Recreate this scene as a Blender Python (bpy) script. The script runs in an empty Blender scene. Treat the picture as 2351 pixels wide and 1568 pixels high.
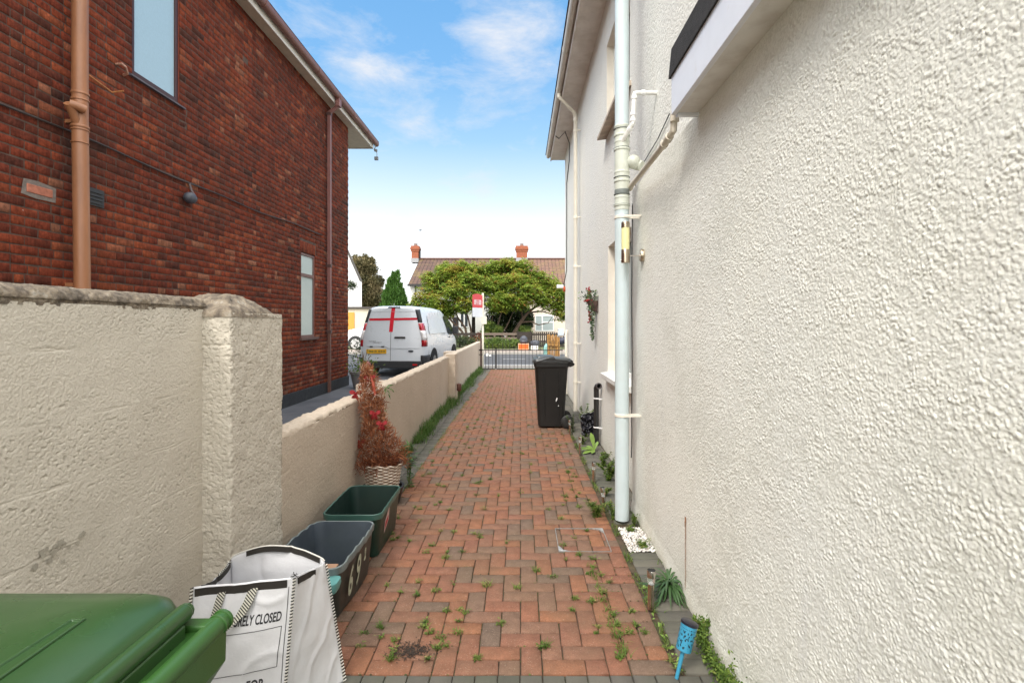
import bpy, math, random
import numpy as np
from mathutils import Vector, Matrix
R = math.radians
PI = math.pi
rnd = random.Random(11)
rng = np.random.default_rng(5)
scene = bpy.context.scene
COL = scene.collection

# ------------------------------------------------------------------ camera
H = 1.57
cd = bpy.data.cameras.new("camera")
cd.sensor_width = 36.0
cd.lens = 36.0 * 1160 / 2351
cd.shift_x = -19.5 / 2351
cd.shift_y = -42.0 / 2351
cd.clip_start = 0.05
cd.clip_end = 2000
cam = bpy.data.objects.new("camera", cd)
cam.location = (0, 0, H)
cam.rotation_euler = (R(90), 0, 0)
COL.objects.link(cam)
scene.camera = cam

# ------------------------------------------------------------------ sun, sky, exposure
SUN_EL = 50.0
SUN_AZ = 210.0          # direction the sun stands in, clockwise from +Y (behind the camera, to the left)
sd = bpy.data.lights.new("sun", 'SUN')
sd.energy = 1.35
sd.angle = R(14)
sd.color = (1.0, 0.95, 0.88)
sun = bpy.data.objects.new("sun", sd)
az = R(SUN_AZ)
to_sun = Vector((math.sin(az) * math.cos(R(SUN_EL)), math.cos(az) * math.cos(R(SUN_EL)), math.sin(R(SUN_EL))))
sun.rotation_euler = to_sun.to_track_quat('Z', 'Y').to_euler()
COL.objects.link(sun)

scene.view_settings.view_transform = 'Standard'
scene.view_settings.look = 'None'
scene.view_settings.exposure = 1.02
scene.view_settings.gamma = 1.0


class NT:
    """small node-tree writer"""
    def __init__(s, tree):
        s.t = tree
        s.n = tree.nodes
        s.l = tree.links

    def add(s, typ, ins=None, **props):
        nd = s.n.new(typ)
        for k, v in props.items():
            setattr(nd, k, v)
        for k, v in (ins or {}).items():
            s.put(nd.inputs[k], v)
        return nd

    def put(s, sock, v):
        if isinstance(v, bpy.types.NodeSocket):
            s.l.new(v, sock)
        elif isinstance(v, bpy.types.Node):
            s.l.new(v.outputs[0], sock)
        else:
            if sock.type == 'RGBA' and len(v) == 3:
                v = (*v, 1)
            sock.default_value = v

    def math(s, op, a, b=0.5, c=None, clamp=False):
        nd = s.add('ShaderNodeMath', operation=op, use_clamp=clamp)
        s.put(nd.inputs[0], a)
        s.put(nd.inputs[1], b)
        if c is not None:
            s.put(nd.inputs[2], c)
        return nd.outputs[0]

    def mix(s, f, a, b, blend='MIX'):
        nd = s.add('ShaderNodeMix', data_type='RGBA', blend_type=blend)
        s.put(nd.inputs[0], f)
        s.put(nd.inputs[6], a)
        s.put(nd.inputs[7], b)
        return nd.outputs[2]

    def ramp(s, f, stops, interp='LINEAR'):
        nd = s.add('ShaderNodeValToRGB')
        cr = nd.color_ramp
        cr.interpolation = interp
        while len(cr.elements) > 1:
            cr.elements.remove(cr.elements[-1])
        cr.elements[0].position = stops[0][0]
        cr.elements[0].color = tuple(stops[0][1]) + (1,) if not isinstance(stops[0][1], (int, float)) else (stops[0][1],) * 3 + (1,)
        for p, c in stops[1:]:
            e = cr.elements.new(p)
            e.color = (c,) * 3 + (1,) if isinstance(c, (int, float)) else tuple(c) + (1,)
        s.put(nd.inputs[0], f)
        return nd.outputs[0]

    def noise(s, vec, scale, detail=4, rough=0.55, dist=0.0):
        nd = s.add('ShaderNodeTexNoise', {'Scale': scale, 'Detail': detail, 'Roughness': rough, 'Distortion': dist})
        if vec is not None:
            s.put(nd.inputs['Vector'], vec)
        return nd.outputs[0]


# ---- world: Nishita sky, whitening to the horizon, thin clouds by direction
world = bpy.data.worlds.new("World")
scene.world = world
world.use_nodes = True
w = NT(world.node_tree)
w.n.clear()
sky = w.add('ShaderNodeTexSky', sky_type='NISHITA', sun_disc=False, sun_elevation=R(SUN_EL), sun_rotation=R(SUN_AZ))
sky.air_density = 1.0
sky.dust_density = 0.6
sky.ozone_density = 2.0
geo = w.add('ShaderNodeNewGeometry')
inc = geo.outputs['Incoming']
dirn = w.add('ShaderNodeVectorMath', operation='SCALE', ins={0: inc, 'Scale': -1.0}).outputs[0]
sep = w.add('ShaderNodeSeparateXYZ', {0: dirn})
dz = sep.outputs[2]
base = w.mix(1.0, sky.outputs[0], (0.062, 0.066, 0.070), 'MULTIPLY')
# even blue body so that the north sky keeps the colour of the photograph
blue = w.ramp(w.math('MULTIPLY', dz, 1.6, clamp=True), [(0.0, (0.80, 0.80, 0.78)), (0.24, (0.74, 0.75, 0.75)), (0.38, (0.47, 0.565, 0.64)), (0.54, (0.235, 0.40, 0.56)), (0.72, (0.130, 0.30, 0.525)), (1.0, (0.09, 0.25, 0.48))])
col = w.mix(0.80, base, blue)
# added out-of-view cloud behind and above the camera, brightens the shade
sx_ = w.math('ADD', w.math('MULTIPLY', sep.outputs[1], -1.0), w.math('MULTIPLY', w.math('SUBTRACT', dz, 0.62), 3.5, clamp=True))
fill_cloud = w.ramp(w.math('ADD', sx_, 0.45, clamp=True), [(0.0, 0.0), (1.0, 0.88)])


def blob(px, py, tight, gain):
    v = Vector(((px - 1195) / 1160, 1.0, (742 - py) / 1160)).normalized()
    d = w.add('ShaderNodeVectorMath', operation='DOT_PRODUCT', ins={0: dirn, 1: tuple(v)}).outputs[1]
    a = w.math('SUBTRACT', 1.0, d)
    return w.math('MULTIPLY', w.math('POWER', 2.718, w.math('MULTIPLY', a, -tight)), gain)


sc_ = w.add('ShaderNodeVectorMath', operation='MULTIPLY', ins={0: dirn, 1: (1.0, 1.0, 2.4)}).outputs[0]
n1 = w.noise(sc_, 6.5, 12, 0.66, 0.25)
n2 = w.noise(sc_, 2.2, 3, 0.5, 0.2)
msk = None
for b_ in ((1150, 95, 330, .24), (1240, 50, 260, .10), (1110, 170, 420, .10), (900, 205, 420, .24), (800, 180, 500, .18), (945, 290, 900, .18), (700, 5, 400, .14),
           (1100, 448, 2600, .2), (940, 490, 2400, .2), (1200, 190, 420, .14)):
    g = blob(*b_)
    msk = g if msk is None else w.math('ADD', msk, g)
cl = w.math('ADD', n1, w.math('MULTIPLY', w.math('SUBTRACT', n2, 0.5), 0.25))
cl = w.math('ADD', cl, msk)
cloud = w.ramp(cl, [(0.60, 0.0), (0.74, 0.30), (0.96, 0.92)])
cloud = w.math('MULTIPLY', cloud, w.math('MULTIPLY', w.math('ADD', dz, 0.02), 12.0, clamp=True))
col = w.mix(cloud, col, (0.43, 0.445, 0.475))
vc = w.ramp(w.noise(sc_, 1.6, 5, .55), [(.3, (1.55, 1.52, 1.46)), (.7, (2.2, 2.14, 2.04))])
col = w.mix(fill_cloud, col, vc)
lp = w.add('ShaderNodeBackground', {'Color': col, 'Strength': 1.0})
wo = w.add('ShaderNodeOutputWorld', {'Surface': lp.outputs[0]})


# ================================================================== helpers
def px(x, y, d):
    """a photograph position at a known distance d -> world point (design aid)"""
    return Vector(((x - 1195) * d / 1160, d, H - (y - 742) * d / 1160))


def tag(o, label=None, cat=None, group=None, kind=None):
    if label:
        o['label'] = label
    if cat:
        o['category'] = cat
    if group:
        o['group'] = group
    if kind:
        o['kind'] = kind
    return o


def thing(name, label, cat, loc=(0, 0, 0), rotz=0.0, group=None):
    o = bpy.data.objects.new(name, None)
    o.empty_display_size = 0.1
    o.location = loc
    o.rotation_euler = (0, 0, rotz)
    COL.objects.link(o)
    return tag(o, label, cat, group)


def link_mesh(name, me, mat, parent=None):
    o = bpy.data.objects.new(name, me)
    COL.objects.link(o)
    if mat is not None:
        for m_ in (mat if isinstance(mat, (list, tuple)) else [mat]):
            me.materials.append(m_)
    if parent is not None:
        o.parent = parent
    return o


def np_mesh(name, V, F, mat, parent=None, local=False, smooth=False, tint=None, midx=None):
    """V (n,3), F (m,k) equal-size faces, world coordinates unless local"""
    V = np.asarray(V, dtype=np.float32)
    F = np.asarray(F, dtype=np.int32)
    if parent is not None and not local:
        V = V - np.array(parent.location, dtype=np.float32)
    me = bpy.data.meshes.new(name)
    n, k = F.shape
    me.vertices.add(len(V))
    me.vertices.foreach_set('co', V.ravel())
    me.loops.add(n * k)
    me.loops.foreach_set('vertex_index', F.ravel())
    me.polygons.add(n)
    me.polygons.foreach_set('loop_start', np.arange(0, n * k, k, dtype=np.int32))
    me.polygons.foreach_set('loop_total', np.full(n, k, dtype=np.int32))
    if midx is not None:
        me.polygons.foreach_set('material_index', np.asarray(midx, dtype=np.int32))
    me.update(calc_edges=True)
    if smooth:
        me.polygons.foreach_set('use_smooth', np.ones(n, dtype=bool))
    if tint is not None:
        a = me.attributes.new('tint', 'FLOAT', 'POINT')
        a.data.foreach_set('value', np.asarray(tint, dtype=np.float32))
    me.validate()
    return link_mesh(name, me, mat, parent)


class MB:
    """collects simple shapes, links them as ONE mesh object"""
    def __init__(s):
        s.v = []
        s.f = []
        s.m = []
        s.mi = 0
        s.starts = []

    def add(s, vs, fs):
        o = len(s.v)
        s.starts.append((o, len(s.f)))
        s.v += [tuple(v) for v in vs]
        for f in fs:
            s.f.append(tuple(i + o for i in f))
            s.m.append(s.mi)
        return s

    def box(s, x0, x1, y0, y1, z0, z1):
        vs = [(x0, y0, z0), (x1, y0, z0), (x1, y1, z0), (x0, y1, z0), (x0, y0, z1), (x1, y0, z1), (x1, y1, z1), (x0, y1, z1)]
        return s.add(vs, [(0, 3, 2, 1), (4, 5, 6, 7), (0, 1, 5, 4), (1, 2, 6, 5), (2, 3, 7, 6), (3, 0, 4, 7)])

    def bar(s, a, b, wdt, hgt, up=(0, 0, 1)):
        a = Vector(a)
        b = Vector(b)
        d = (b - a).normalized()
        u = Vector(up)
        if abs(d.dot(u)) > .95:
            u = Vector((0, 1, 0))
        r = d.cross(u).normalized()
        u = r.cross(d).normalized()
        vs = []
        for p in (a, b):
            for sx, sz in ((-1, -1), (1, -1), (1, 1), (-1, 1)):
                vs.append(p + r * sx * wdt / 2 + u * sz * hgt / 2)
        return s.add(vs, [(0, 1, 2, 3), (7, 6, 5, 4), (0, 4, 5, 1), (1, 5, 6, 2), (2, 6, 7, 3), (3, 7, 4, 0)])

    def tube(s, pts, r, n=10, cap=True):
        pts = [Vector(p) for p in pts]
        rs = r if isinstance(r, (list, tuple)) else [r] * len(pts)
        rings = []
        prev = None
        for i, p in enumerate(pts):
            if i == 0:
                d = pts[1] - p
            elif i == len(pts) - 1:
                d = p - pts[i - 1]
            else:
                d = (pts[i + 1] - p).normalized() + (p - pts[i - 1]).normalized()
            d = d.normalized() if d.length > 1e-9 else Vector((0, 0, 1))
            if prev is None:
                u = Vector((0, 0, 1)) if abs(d.z) < .9 else Vector((1, 0, 0))
            else:
                u = prev
            a = d.cross(u).normalized()
            b = a.cross(d).normalized()
            prev = b
            rings.append([p + (a * math.cos(2 * PI * k / n) + b * math.sin(2 * PI * k / n)) * rs[i] for k in range(n)])
        s.loft(rings, closed=True, cap=cap)
        return s

    def loft(s, rings, closed=True, cap=True):
        n = len(rings[0])
        vs = [p for r_ in rings for p in r_]
        fs = []
        for i in range(len(rings) - 1):
            for k in range(n if closed else n - 1):
                k2 = (k + 1) % n
                fs.append((i * n + k, i * n + k2, (i + 1) * n + k2, (i + 1) * n + k))
        if cap:
            fs.append(tuple(range(n))[::-1])
            fs.append(tuple((len(rings) - 1) * n + k for k in range(n)))
        return s.add(vs, fs)

    def lathe(s, prof, c=(0, 0, 0), n=20, axis=None, cap=True):
        """prof: list of (r, h). axis: direction (default +z)"""
        ax = Vector(axis or (0, 0, 1)).normalized()
        u = Vector((1, 0, 0)) if abs(ax.x) < .9 else Vector((0, 1, 0))
        a = ax.cross(u).normalized()
        b = ax.cross(a).normalized()
        c = Vector(c)
        rings = [[c + ax * h + (a * math.cos(2 * PI * k / n) + b * math.sin(2 * PI * k / n)) * max(r, 1e-4) for k in range(n)] for r, h in prof]
        return s.loft(rings, True, cap)

    def prism(s, poly, h0, h1, axis='z'):
        """poly of 2D points extruded; axis x: (y,z) poly, y: (x,z) poly, z: (x,y)"""
        def P(p, h):
            return {'z': (p[0], p[1], h), 'y': (p[0], h, p[1]), 'x': (h, p[0], p[1])}[axis]
        n = len(poly)
        vs = [P(p, h0) for p in poly] + [P(p, h1) for p in poly]
        fs = [tuple(range(n))[::-1], tuple(range(n, 2 * n))] + [(k, (k + 1) % n, n + (k + 1) % n, n + k) for k in range(n)]
        return s.add(vs, fs)

    def sphere(s, c, r, n=10, m=7, sc=(1, 1, 1)):
        rings = []
        for i in range(m + 1):
            t = PI * i / m
            rings.append([(c[0] + r * sc[0] * max(math.sin(t), .001) * math.cos(2 * PI * k / n), c[1] + r * sc[1] * max(math.sin(t), .001) * math.sin(2 * PI * k / n), c[2] - r * sc[2] * math.cos(t)) for k in range(n)])
        return s.loft(rings, True, True)

    def strip(s, pts, wid, side):
        """leaf-like strip along pts, wid list, side vector"""
        side = Vector(side).normalized()
        vs = []
        for p, w_ in zip(pts, wid):
            p = Vector(p)
            vs += [p - side * w_ / 2, p + side * w_ / 2]
        fs = [(2 * i, 2 * i + 1, 2 * i + 3, 2 * i + 2) for i in range(len(pts) - 1)]
        return s.add(vs, fs)

    def build_each(s, name, mat, parent=None, **kw):
        """every shape collected becomes a part of its own"""
        out = []
        st = s.starts + [(len(s.v), len(s.f))]
        for (v0, f0), (v1, f1) in zip(st[:-1], st[1:]):
            q = MB()
            q.add(s.v[v0:v1], [tuple(i - v0 for i in f) for f in s.f[f0:f1]])
            out.append(q.build(name, mat, parent, **kw))
        return out

    def build(s, name, mat, parent=None, local=False, smooth=False, bevel=0.0, segs=2, recalc=True):
        me = bpy.data.meshes.new(name)
        off = Vector((0, 0, 0)) if (parent is None or local) else parent.location
        me.from_pydata([(v[0] - off[0], v[1] - off[1], v[2] - off[2]) for v in s.v], [], s.f)
        if any(s.m):
            me.polygons.foreach_set('material_index', s.m)
        me.update()
        if recalc:
            import bmesh
            bm = bmesh.new()
            bm.from_mesh(me)
            bmesh.ops.recalc_face_normals(bm, faces=bm.faces)
            bm.to_mesh(me)
            bm.free()
        if smooth:
            me.polygons.foreach_set('use_smooth', [True] * len(me.polygons))
            if smooth is True:
                me.set_sharp_from_angle(angle=R(38))
        o = link_mesh(name, me, mat, parent)
        if bevel:
            b = o.modifiers.new('bevel', 'BEVEL')
            b.width = bevel
            b.segments = segs
            b.limit_method = 'ANGLE'
            b.angle_limit = R(35)
            b.harden_normals = False
        return o


# ---- numpy noise
_perm = np.random.default_rng(3).permutation(4096)


def _hash(ix, iy):
    return _perm[(_perm[ix & 4095] + iy) & 4095]


def perlin(x, y):
    x = np.asarray(x, float)
    y = np.asarray(y, float)
    ix = np.floor(x).astype(int)
    iy = np.floor(y).astype(int)
    fx = x - ix
    fy = y - iy
    u = fx * fx * fx * (fx * (fx * 6 - 15) + 10)
    v = fy * fy * fy * (fy * (fy * 6 - 15) + 10)

    def g(ax, ay, dx, dy):
        a = _hash(ax, ay) * (2 * PI / 4096)
        return np.cos(a) * dx + np.sin(a) * dy
    n00 = g(ix, iy, fx, fy)
    n10 = g(ix + 1, iy, fx - 1, fy)
    n01 = g(ix, iy + 1, fx, fy - 1)
    n11 = g(ix + 1, iy + 1, fx - 1, fy - 1)
    return ((n00 * (1 - u) + n10 * u) * (1 - v) + (n01 * (1 - u) + n11 * u) * v) * 1.5


def lumps(x, y, seed=0):
    """jittered round lumps, 0..1"""
    ix = np.floor(x).astype(int)
    iy = np.floor(y).astype(int)
    best = np.zeros_like(x)
    for dx in (-1, 0, 1):
        for dy in (-1, 0, 1):
            h = _hash(ix + dx + seed, iy + dy)
            h2 = _perm[(h + 71) & 4095]
            h3 = _perm[(h2 + 133) & 4095]
            px_ = ix + dx + h / 4096.
            py_ = iy + dy + h2 / 4096.
            r = .34 + .40 * ((h3 & 63) / 63.)
            hh = (.35 + .65 * ((h3 >> 6) / 63.)) * (((h3 * 7) & 63) > 22)
            d = np.hypot(x - px_, (y - py_)) / r
            best = np.maximum(best, hh * np.sqrt(np.clip(1 - d * d, 0, 1)) ** 1.3)
    return best


def fbm(x, y, o=3):
    r = 0
    a = 1.0
    for k in range(o):
        r = r + a * perlin(x * 2 ** k + 17.3 * k, y * 2 ** k - 9.1 * k)
        a *= .5
    return r


def sstep(a, b, x):
    t = np.clip((x - a) / (b - a), 0, 1)
    return t * t * (3 - 2 * t)


def grid_obj(name, P, mat, parent=None, tint=None, wrap=False, smooth=True, flip=False, local=False):
    """P (n,m,3)"""
    n, m = P.shape[:2]
    idx = np.arange(n * m).reshape(n, m)
    if wrap:
        idx2 = np.concatenate([idx, idx[:, :1]], 1)
    else:
        idx2 = idx
    a = idx2[:-1, :-1]
    b = idx2[:-1, 1:]
    c = idx2[1:, 1:]
    d = idx2[1:, :-1]
    F = np.stack([a, b, c, d], -1).reshape(-1, 4)
    if flip:
        F = F[:, ::-1]
    return np_mesh(name, P.reshape(-1, 3), F, mat, parent, smooth=smooth, tint=None if tint is None else tint.ravel(), local=local)


# ---- bricks as real chamfered blocks
def brick_mesh(name, rects, tint, mapf, mat, parent=None, thick=.02, ch=.004, jit=.001, tilt=.001, lift=None):
    rects = np.asarray(rects, float)
    n = len(rects)
    u0, u1, v0, v1 = rects.T
    jt = lambda: rng.uniform(-jit, jit, n)
    cu = np.stack([u0 + jt(), u1 + jt(), u1 + jt(), u0 + jt()], 1)
    cv = np.stack([v0 + jt(), v0 + jt(), v1 + jt(), v1 + jt()], 1)
    mu = cu.mean(1, keepdims=True)
    mv = cv.mean(1, keepdims=True)
    base_h = np.zeros(n) if lift is None else lift
    th = base_h[:, None] + rng.uniform(-tilt, tilt, (n, 4))
    du = np.sign(cu - mu) * ch
    dv = np.sign(cv - mv) * ch
    top = np.stack([cu - du, cv - dv, th], -1)
    mid = np.stack([cu, cv, th - ch], -1)
    bot = np.stack([cu, cv, th * 0 - thick], -1)
    U = np.concatenate([top, mid, bot], 1)            # n,12,3
    V = mapf(U[..., 0], U[..., 1], U[..., 2]).reshape(-1, 3)
    f = [(0, 1, 2, 3)]
    for k in range(4):
        k2 = (k + 1) % 4
        f.append((4 + k, 4 + k2, k2, k))
        f.append((8 + k, 8 + k2, 4 + k2, 4 + k))
    F = (np.arange(n)[:, None, None] * 12 + np.array(f)[None]).reshape(-1, 4)
    return np_mesh(name, V, F, mat, parent, tint=np.repeat(tint, 12))


# ---- leaves
def leaf_mesh(name, P, D, Nn, L, Wd, tint, mat, parent=None, fold=.25, droop=.25):
    """leaves: base P, direction D, normal Nn, length L, width Wd -> 2 quads each (folded kite)"""
    P = np.asarray(P, float)
    D = D / (np.linalg.norm(D, axis=1, keepdims=True) + 1e-9)
    S = np.cross(D, Nn)
    S = S / (np.linalg.norm(S, axis=1, keepdims=True) + 1e-9)
    Nn = np.cross(S, D)
    L = np.asarray(L)[:, None]
    Wd = np.asarray(Wd)[:, None]
    b = P
    m = P + D * L * .5 - Nn * fold * Wd * .5
    t = P + D * L - Nn * droop * L
    l_ = P + D * L * .45 - S * Wd * .5
    r_ = P + D * L * .45 + S * Wd * .5
    V = np.stack([b, l_, t, m, r_], 1).reshape(-1, 3)
    k = np.arange(len(P))[:, None, None] * 5
    F = (k + np.array([[0, 3, 2, 1], [0, 4, 2, 3]])[None]).reshape(-1, 4)
    return np_mesh(name, V, F, mat, parent, tint=np.repeat(np.asarray(tint), 5))


def blades(name, P, height, wid, tint, mat, parent=None, lean=.5, seg=3):
    """grass blades: P base points (n,3)"""
    n = len(P)
    a = rng.uniform(0, 2 * PI, n)
    D = np.stack([np.cos(a), np.sin(a), np.zeros(n)], 1)
    S = np.stack([-np.sin(a), np.cos(a), np.zeros(n)], 1)
    ln = rng.uniform(.15, 1, n) * lean
    V = []
    for i in range(seg + 1):
        t = i / seg
        c = P + D * (ln * height * t * t)[:, None] + np.array([0, 0, 1.])[None] * (height * t * (1 - .25 * ln * t))[:, None]
        ww = (wid * (1 - t ** 1.5) * .5 + .0003)[:, None]
        V += [c - S * ww, c + S * ww]
    V = np.stack(V, 1).reshape(-1, 3)
    k = np.arange(n)[:, None, None] * (2 * seg + 2)
    F = (k + np.array([[2 * i, 2 * i + 1, 2 * i + 3, 2 * i + 2] for i in range(seg)])[None]).reshape(-1, 4)
    return np_mesh(name, V, F, mat, parent, tint=np.repeat(tint, 2 * seg + 2))


def unit(n):
    v = rng.normal(size=(n, 3))
    return v / np.linalg.norm(v, axis=1, keepdims=True)


# ================================================================== materials
MATS = {}


def mat(name, color=(.5, .5, .5), rough=.6, metal=0.0, var=0.0, vscale=8.0, bump=0.0, bscale=60.0, spec=.5, dirt=None, dscale=3.0, damt=.5, coat=0.0, trans=0.0, detail=5, stretch=None, dthr=(.45, .7), alpha=1.0):
    if name in MATS:
        return MATS[name]
    m = bpy.data.materials.new(name)
    m.use_nodes = True
    t = NT(m.node_tree)
    t.n.clear()
    tc = t.add('ShaderNodeTexCoord').outputs['Object']
    if stretch:
        tc = t.add('ShaderNodeVectorMath', operation='MULTIPLY', ins={0: tc, 1: stretch}).outputs[0]
    c = t.add('ShaderNodeRGB').outputs[0]
    c.default_value = (*color, 1)
    if var:
        nz = t.noise(tc, vscale, detail)
        f = t.ramp(nz, [(.28, 1 - var), (.72, 1 + var)])
        c = t.mix(1.0, c, f, 'MULTIPLY')
    if dirt is not None:
        nz = t.noise(tc, dscale, 6, .65)
        f = t.ramp(nz, [(dthr[0], 0.0), (dthr[1], damt)])
        c = t.mix(f, c, dirt)
    b = t.add('ShaderNodeBsdfPrincipled', {'Base Color': c, 'Roughness': rough, 'Metallic': metal, 'Specular IOR Level': spec})
    if coat:
        b.inputs['Coat Weight'].default_value = coat
        b.inputs['Coat Roughness'].default_value = .06
    if trans:
        b.inputs['Transmission Weight'].default_value = trans
        b.inputs['IOR'].default_value = 1.45
    if rough > .15 and rough < .95:
        rn = t.noise(tc, vscale * 2.3, 4)
        t.put(b.inputs['Roughness'], t.math('ADD', t.math('MULTIPLY', t.math('SUBTRACT', rn, .5), .25), rough, clamp=True))
    if bump:
        nz = t.noise(tc, bscale, 5, .6)
        bn = t.add('ShaderNodeBump', {'Strength': 1.0, 'Distance': bump, 'Height': nz})
        t.put(b.inputs['Normal'], bn.outputs[0])
    t.add('ShaderNodeOutputMaterial', {'Surface': b.outputs[0]})
    MATS[name] = m
    return m


def tint_mat(name, stops, rough=.8, bump=0.0, bscale=80.0, var=.2, vscale=20.0, speck=None, speckscale=220, speckthr=.68, big=None, bigscale=1.2, bigthr=(.4, .7), bigamt=.5, trl=0.0, interp='LINEAR', spec=.4, fine=None, streak=None):
    """colour read from the per-piece tint attribute"""
    if name in MATS:
        return MATS[name]
    m = bpy.data.materials.new(name)
    m.use_nodes = True
    t = NT(m.node_tree)
    t.n.clear()
    tc = t.add('ShaderNodeTexCoord').outputs['Object']
    at = t.add('ShaderNodeAttribute', attribute_name='tint')
    c = t.ramp(at.outputs['Fac'], stops, interp)
    if var:
        nz = t.noise(tc, vscale, 6, .6)
        f = t.ramp(nz, [(.28, 1 - var), (.72, 1 + var)])
        c = t.mix(1.0, c, f, 'MULTIPLY')
    if fine:
        nz = t.noise(tc, fine[0], 3, .7)
        f = t.ramp(nz, [(.3, 1 - fine[1]), (.7, 1 + fine[1])])
        c = t.mix(1.0, c, f, 'MULTIPLY')
    if streak:
        sv = t.add('ShaderNodeVectorMath', operation='MULTIPLY', ins={0: tc, 1: streak[0]}).outputs[0]
        f = t.ramp(t.noise(sv, streak[1], 3, .6), [(.35, 1 - streak[2]), (.65, 1 + streak[2])])
        c = t.mix(1.0, c, f, 'MULTIPLY')
    if big is not None:
        nz = t.noise(tc, bigscale, 5, .6)
        f = t.ramp(nz, [(bigthr[0], 0.0), (bigthr[1], bigamt)])
        c = t.mix(f, c, big)
    if speck is not None:
        nz = t.noise(tc, speckscale, 2, .5)
        f = t.ramp(nz, [(speckthr, 0.0), (speckthr + .05, .8)])
        c = t.mix(f, c, speck)
    b = t.add('ShaderNodeBsdfPrincipled', {'Base Color': c, 'Roughness': rough, 'Specular IOR Level': spec})
    if bump:
        nz = t.noise(tc, bscale, 5, .65)
        bn = t.add('ShaderNodeBump', {'Strength': 1.0, 'Distance': bump, 'Height': nz})
        t.put(b.inputs['Normal'], bn.outputs[0])
    out = b.outputs[0]
    if trl:
        tr = t.add('ShaderNodeBsdfTranslucent', {'Color': c})
        mx = t.add('ShaderNodeMixShader', {0: trl})
        t.l.new(out, mx.inputs[1])
        t.l.new(tr.outputs[0], mx.inputs[2])
        out = mx.outputs[0]
    t.add('ShaderNodeOutputMaterial', {'Surface': out})
    MATS[name] = m
    return m


M_paver = tint_mat('red_paver', [(0, (.132, .095, .073)), (.15, (.160, .107, .078)), (.3, (.185, .108, .074)), (.45, (.205, .106, .071)), (.62, (.212, .097, .064)), (.8, (.225, .102, .062)), (1, (.245, .112, .062))],
                   rough=.9, spec=.2, bump=.0016, bscale=230, var=.2, vscale=18, speck=(.46, .38, .31), speckscale=210, speckthr=.67, big=(.15, .105, .065), bigscale=2.1, bigthr=(.42, .72), bigamt=.5, fine=(130, .20))
M_grey_paver = tint_mat('grey_paver', [(0, (.085, .080, .068)), (.5, (.125, .115, .098)), (1, (.175, .155, .13))], rough=.9, bump=.0012, bscale=240, var=.15, vscale=12,
                        speck=(.35, .34, .32), speckscale=330, speckthr=.72, big=(.07, .085, .045), bigscale=3, bigamt=.45)
M_joint = mat('joint_sand', (.075, .050, .032), .95, var=.35, vscale=30, bump=.004, bscale=90, dirt=(.05, .085, .02), dscale=5, damt=.8)
M_wallbrick = tint_mat('wall_brick', [(0, (.040, .017, .012)), (.15, (.070, .021, .013)), (.4, (.115, .025, .013)), (.65, (.155, .031, .014)), (.85, (.195, .048, .020)), (1, (.22, .088, .05))],
                       rough=.9, spec=.15, bump=.0025, bscale=60, var=.4, vscale=11, fine=(38, .30), big=(.045, .022, .015), bigscale=1.1, bigthr=(.45, .72), bigamt=.5, streak=((1, 1, .12), 60, .22),
                       speck=(.4, .3, .25), speckscale=26, speckthr=.75)
M_mortar = mat('dark_mortar', (.075, .046, .033), .95, var=.4, vscale=14, bump=.005, bscale=70)
M_patch = mat('mortar_patch', (.17, .14, .12), .95, var=.25, vscale=22, bump=.006, bscale=50)
M_plinth = mat('black_plinth', (.022, .023, .027), .7, var=.25, bump=.004, bscale=30, dirt=(.05, .055, .05), damt=.4)
M_tarmac = mat('tarmac', (.060, .061, .067), .8, var=.2, vscale=3, bump=.003, bscale=200, dirt=(.085, .085, .09), dscale=1.3, damt=.5)
M_drive = mat('driveway_surface', (.075, .08, .092), .75, var=.25, vscale=2, bump=.003, bscale=120, dirt=(.15, .155, .17), dscale=1.1, damt=.5)
M_pvcwhite = mat('white_pvc', (.80, .80, .77), .35, var=.05, vscale=6, dirt=(.55, .52, .45), dscale=2.2, damt=.35)
M_cream = mat('cream_paint', (.82, .77, .68), .5, var=.08, dirt=(.45, .38, .28), dscale=4, damt=.4)
M_soilpipe = mat('pale_blue_pipe', (.54, .63, .655), .38, var=.04, vscale=5, dirt=(.5, .5, .44), dscale=3, damt=.25)
M_fitting = mat('pipe_fitting', (.58, .61, .54), .42, var=.05, dirt=(.4, .38, .3), damt=.4)
M_brownpvc = mat('brown_pvc', (.31, .135, .062), .42, var=.12, vscale=4, dirt=(.10, .05, .035), dscale=2.5, damt=.5, stretch=(1, 1, .35))
M_pinkbrown = mat('pink_brown_pvc', (.20, .09, .08), .45, var=.1, dirt=(.09, .04, .035), damt=.4)
M_darkbrown = mat('dark_brown_frame', (.055, .02, .018), .4, var=.1)
M_felt = mat('roof_felt', (.035, .034, .036), .95, var=.25, vscale=30, bump=.003, bscale=200)
M_lead = mat('soffit_vinyl', (.70, .65, .60), .6, var=.06, dirt=(.35, .28, .2), dscale=3, damt=.4)
M_black = mat('black_plastic', (.018, .018, .018), .45, var=.15, vscale=6, dirt=(.05, .045, .04), dscale=5, damt=.3)
M_blackmetal = mat('black_iron', (.02, .02, .021), .45)
M_steel = mat('stainless_steel', (.62, .58, .54), .22, metal=1.0, var=.1)
M_bronze = mat('brushed_nickel', (.50, .42, .32), .3, metal=1.0, var=.08)
M_glass = mat('clear_plastic', (.9, .92, .9), .12, trans=.85)
M_lampglass = mat('yellowed_diffuser', (.78, .74, .38), .35, var=.04)
M_wire = mat('black_cable', (.015, .015, .015), .5)
M_greenbin = mat('green_bin_plastic', (.026, .088, .012), .34, var=.10, vscale=3.5, dirt=(.04, .105, .035), dscale=2.2, damt=.5, bump=.0003, bscale=500)
M_greenlid = mat('green_lid_plastic', (.021, .062, .015), .30, var=.12, vscale=3, dirt=(.032, .062, .018), dscale=1.7, damt=.55, bump=.00025, bscale=500)
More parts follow.
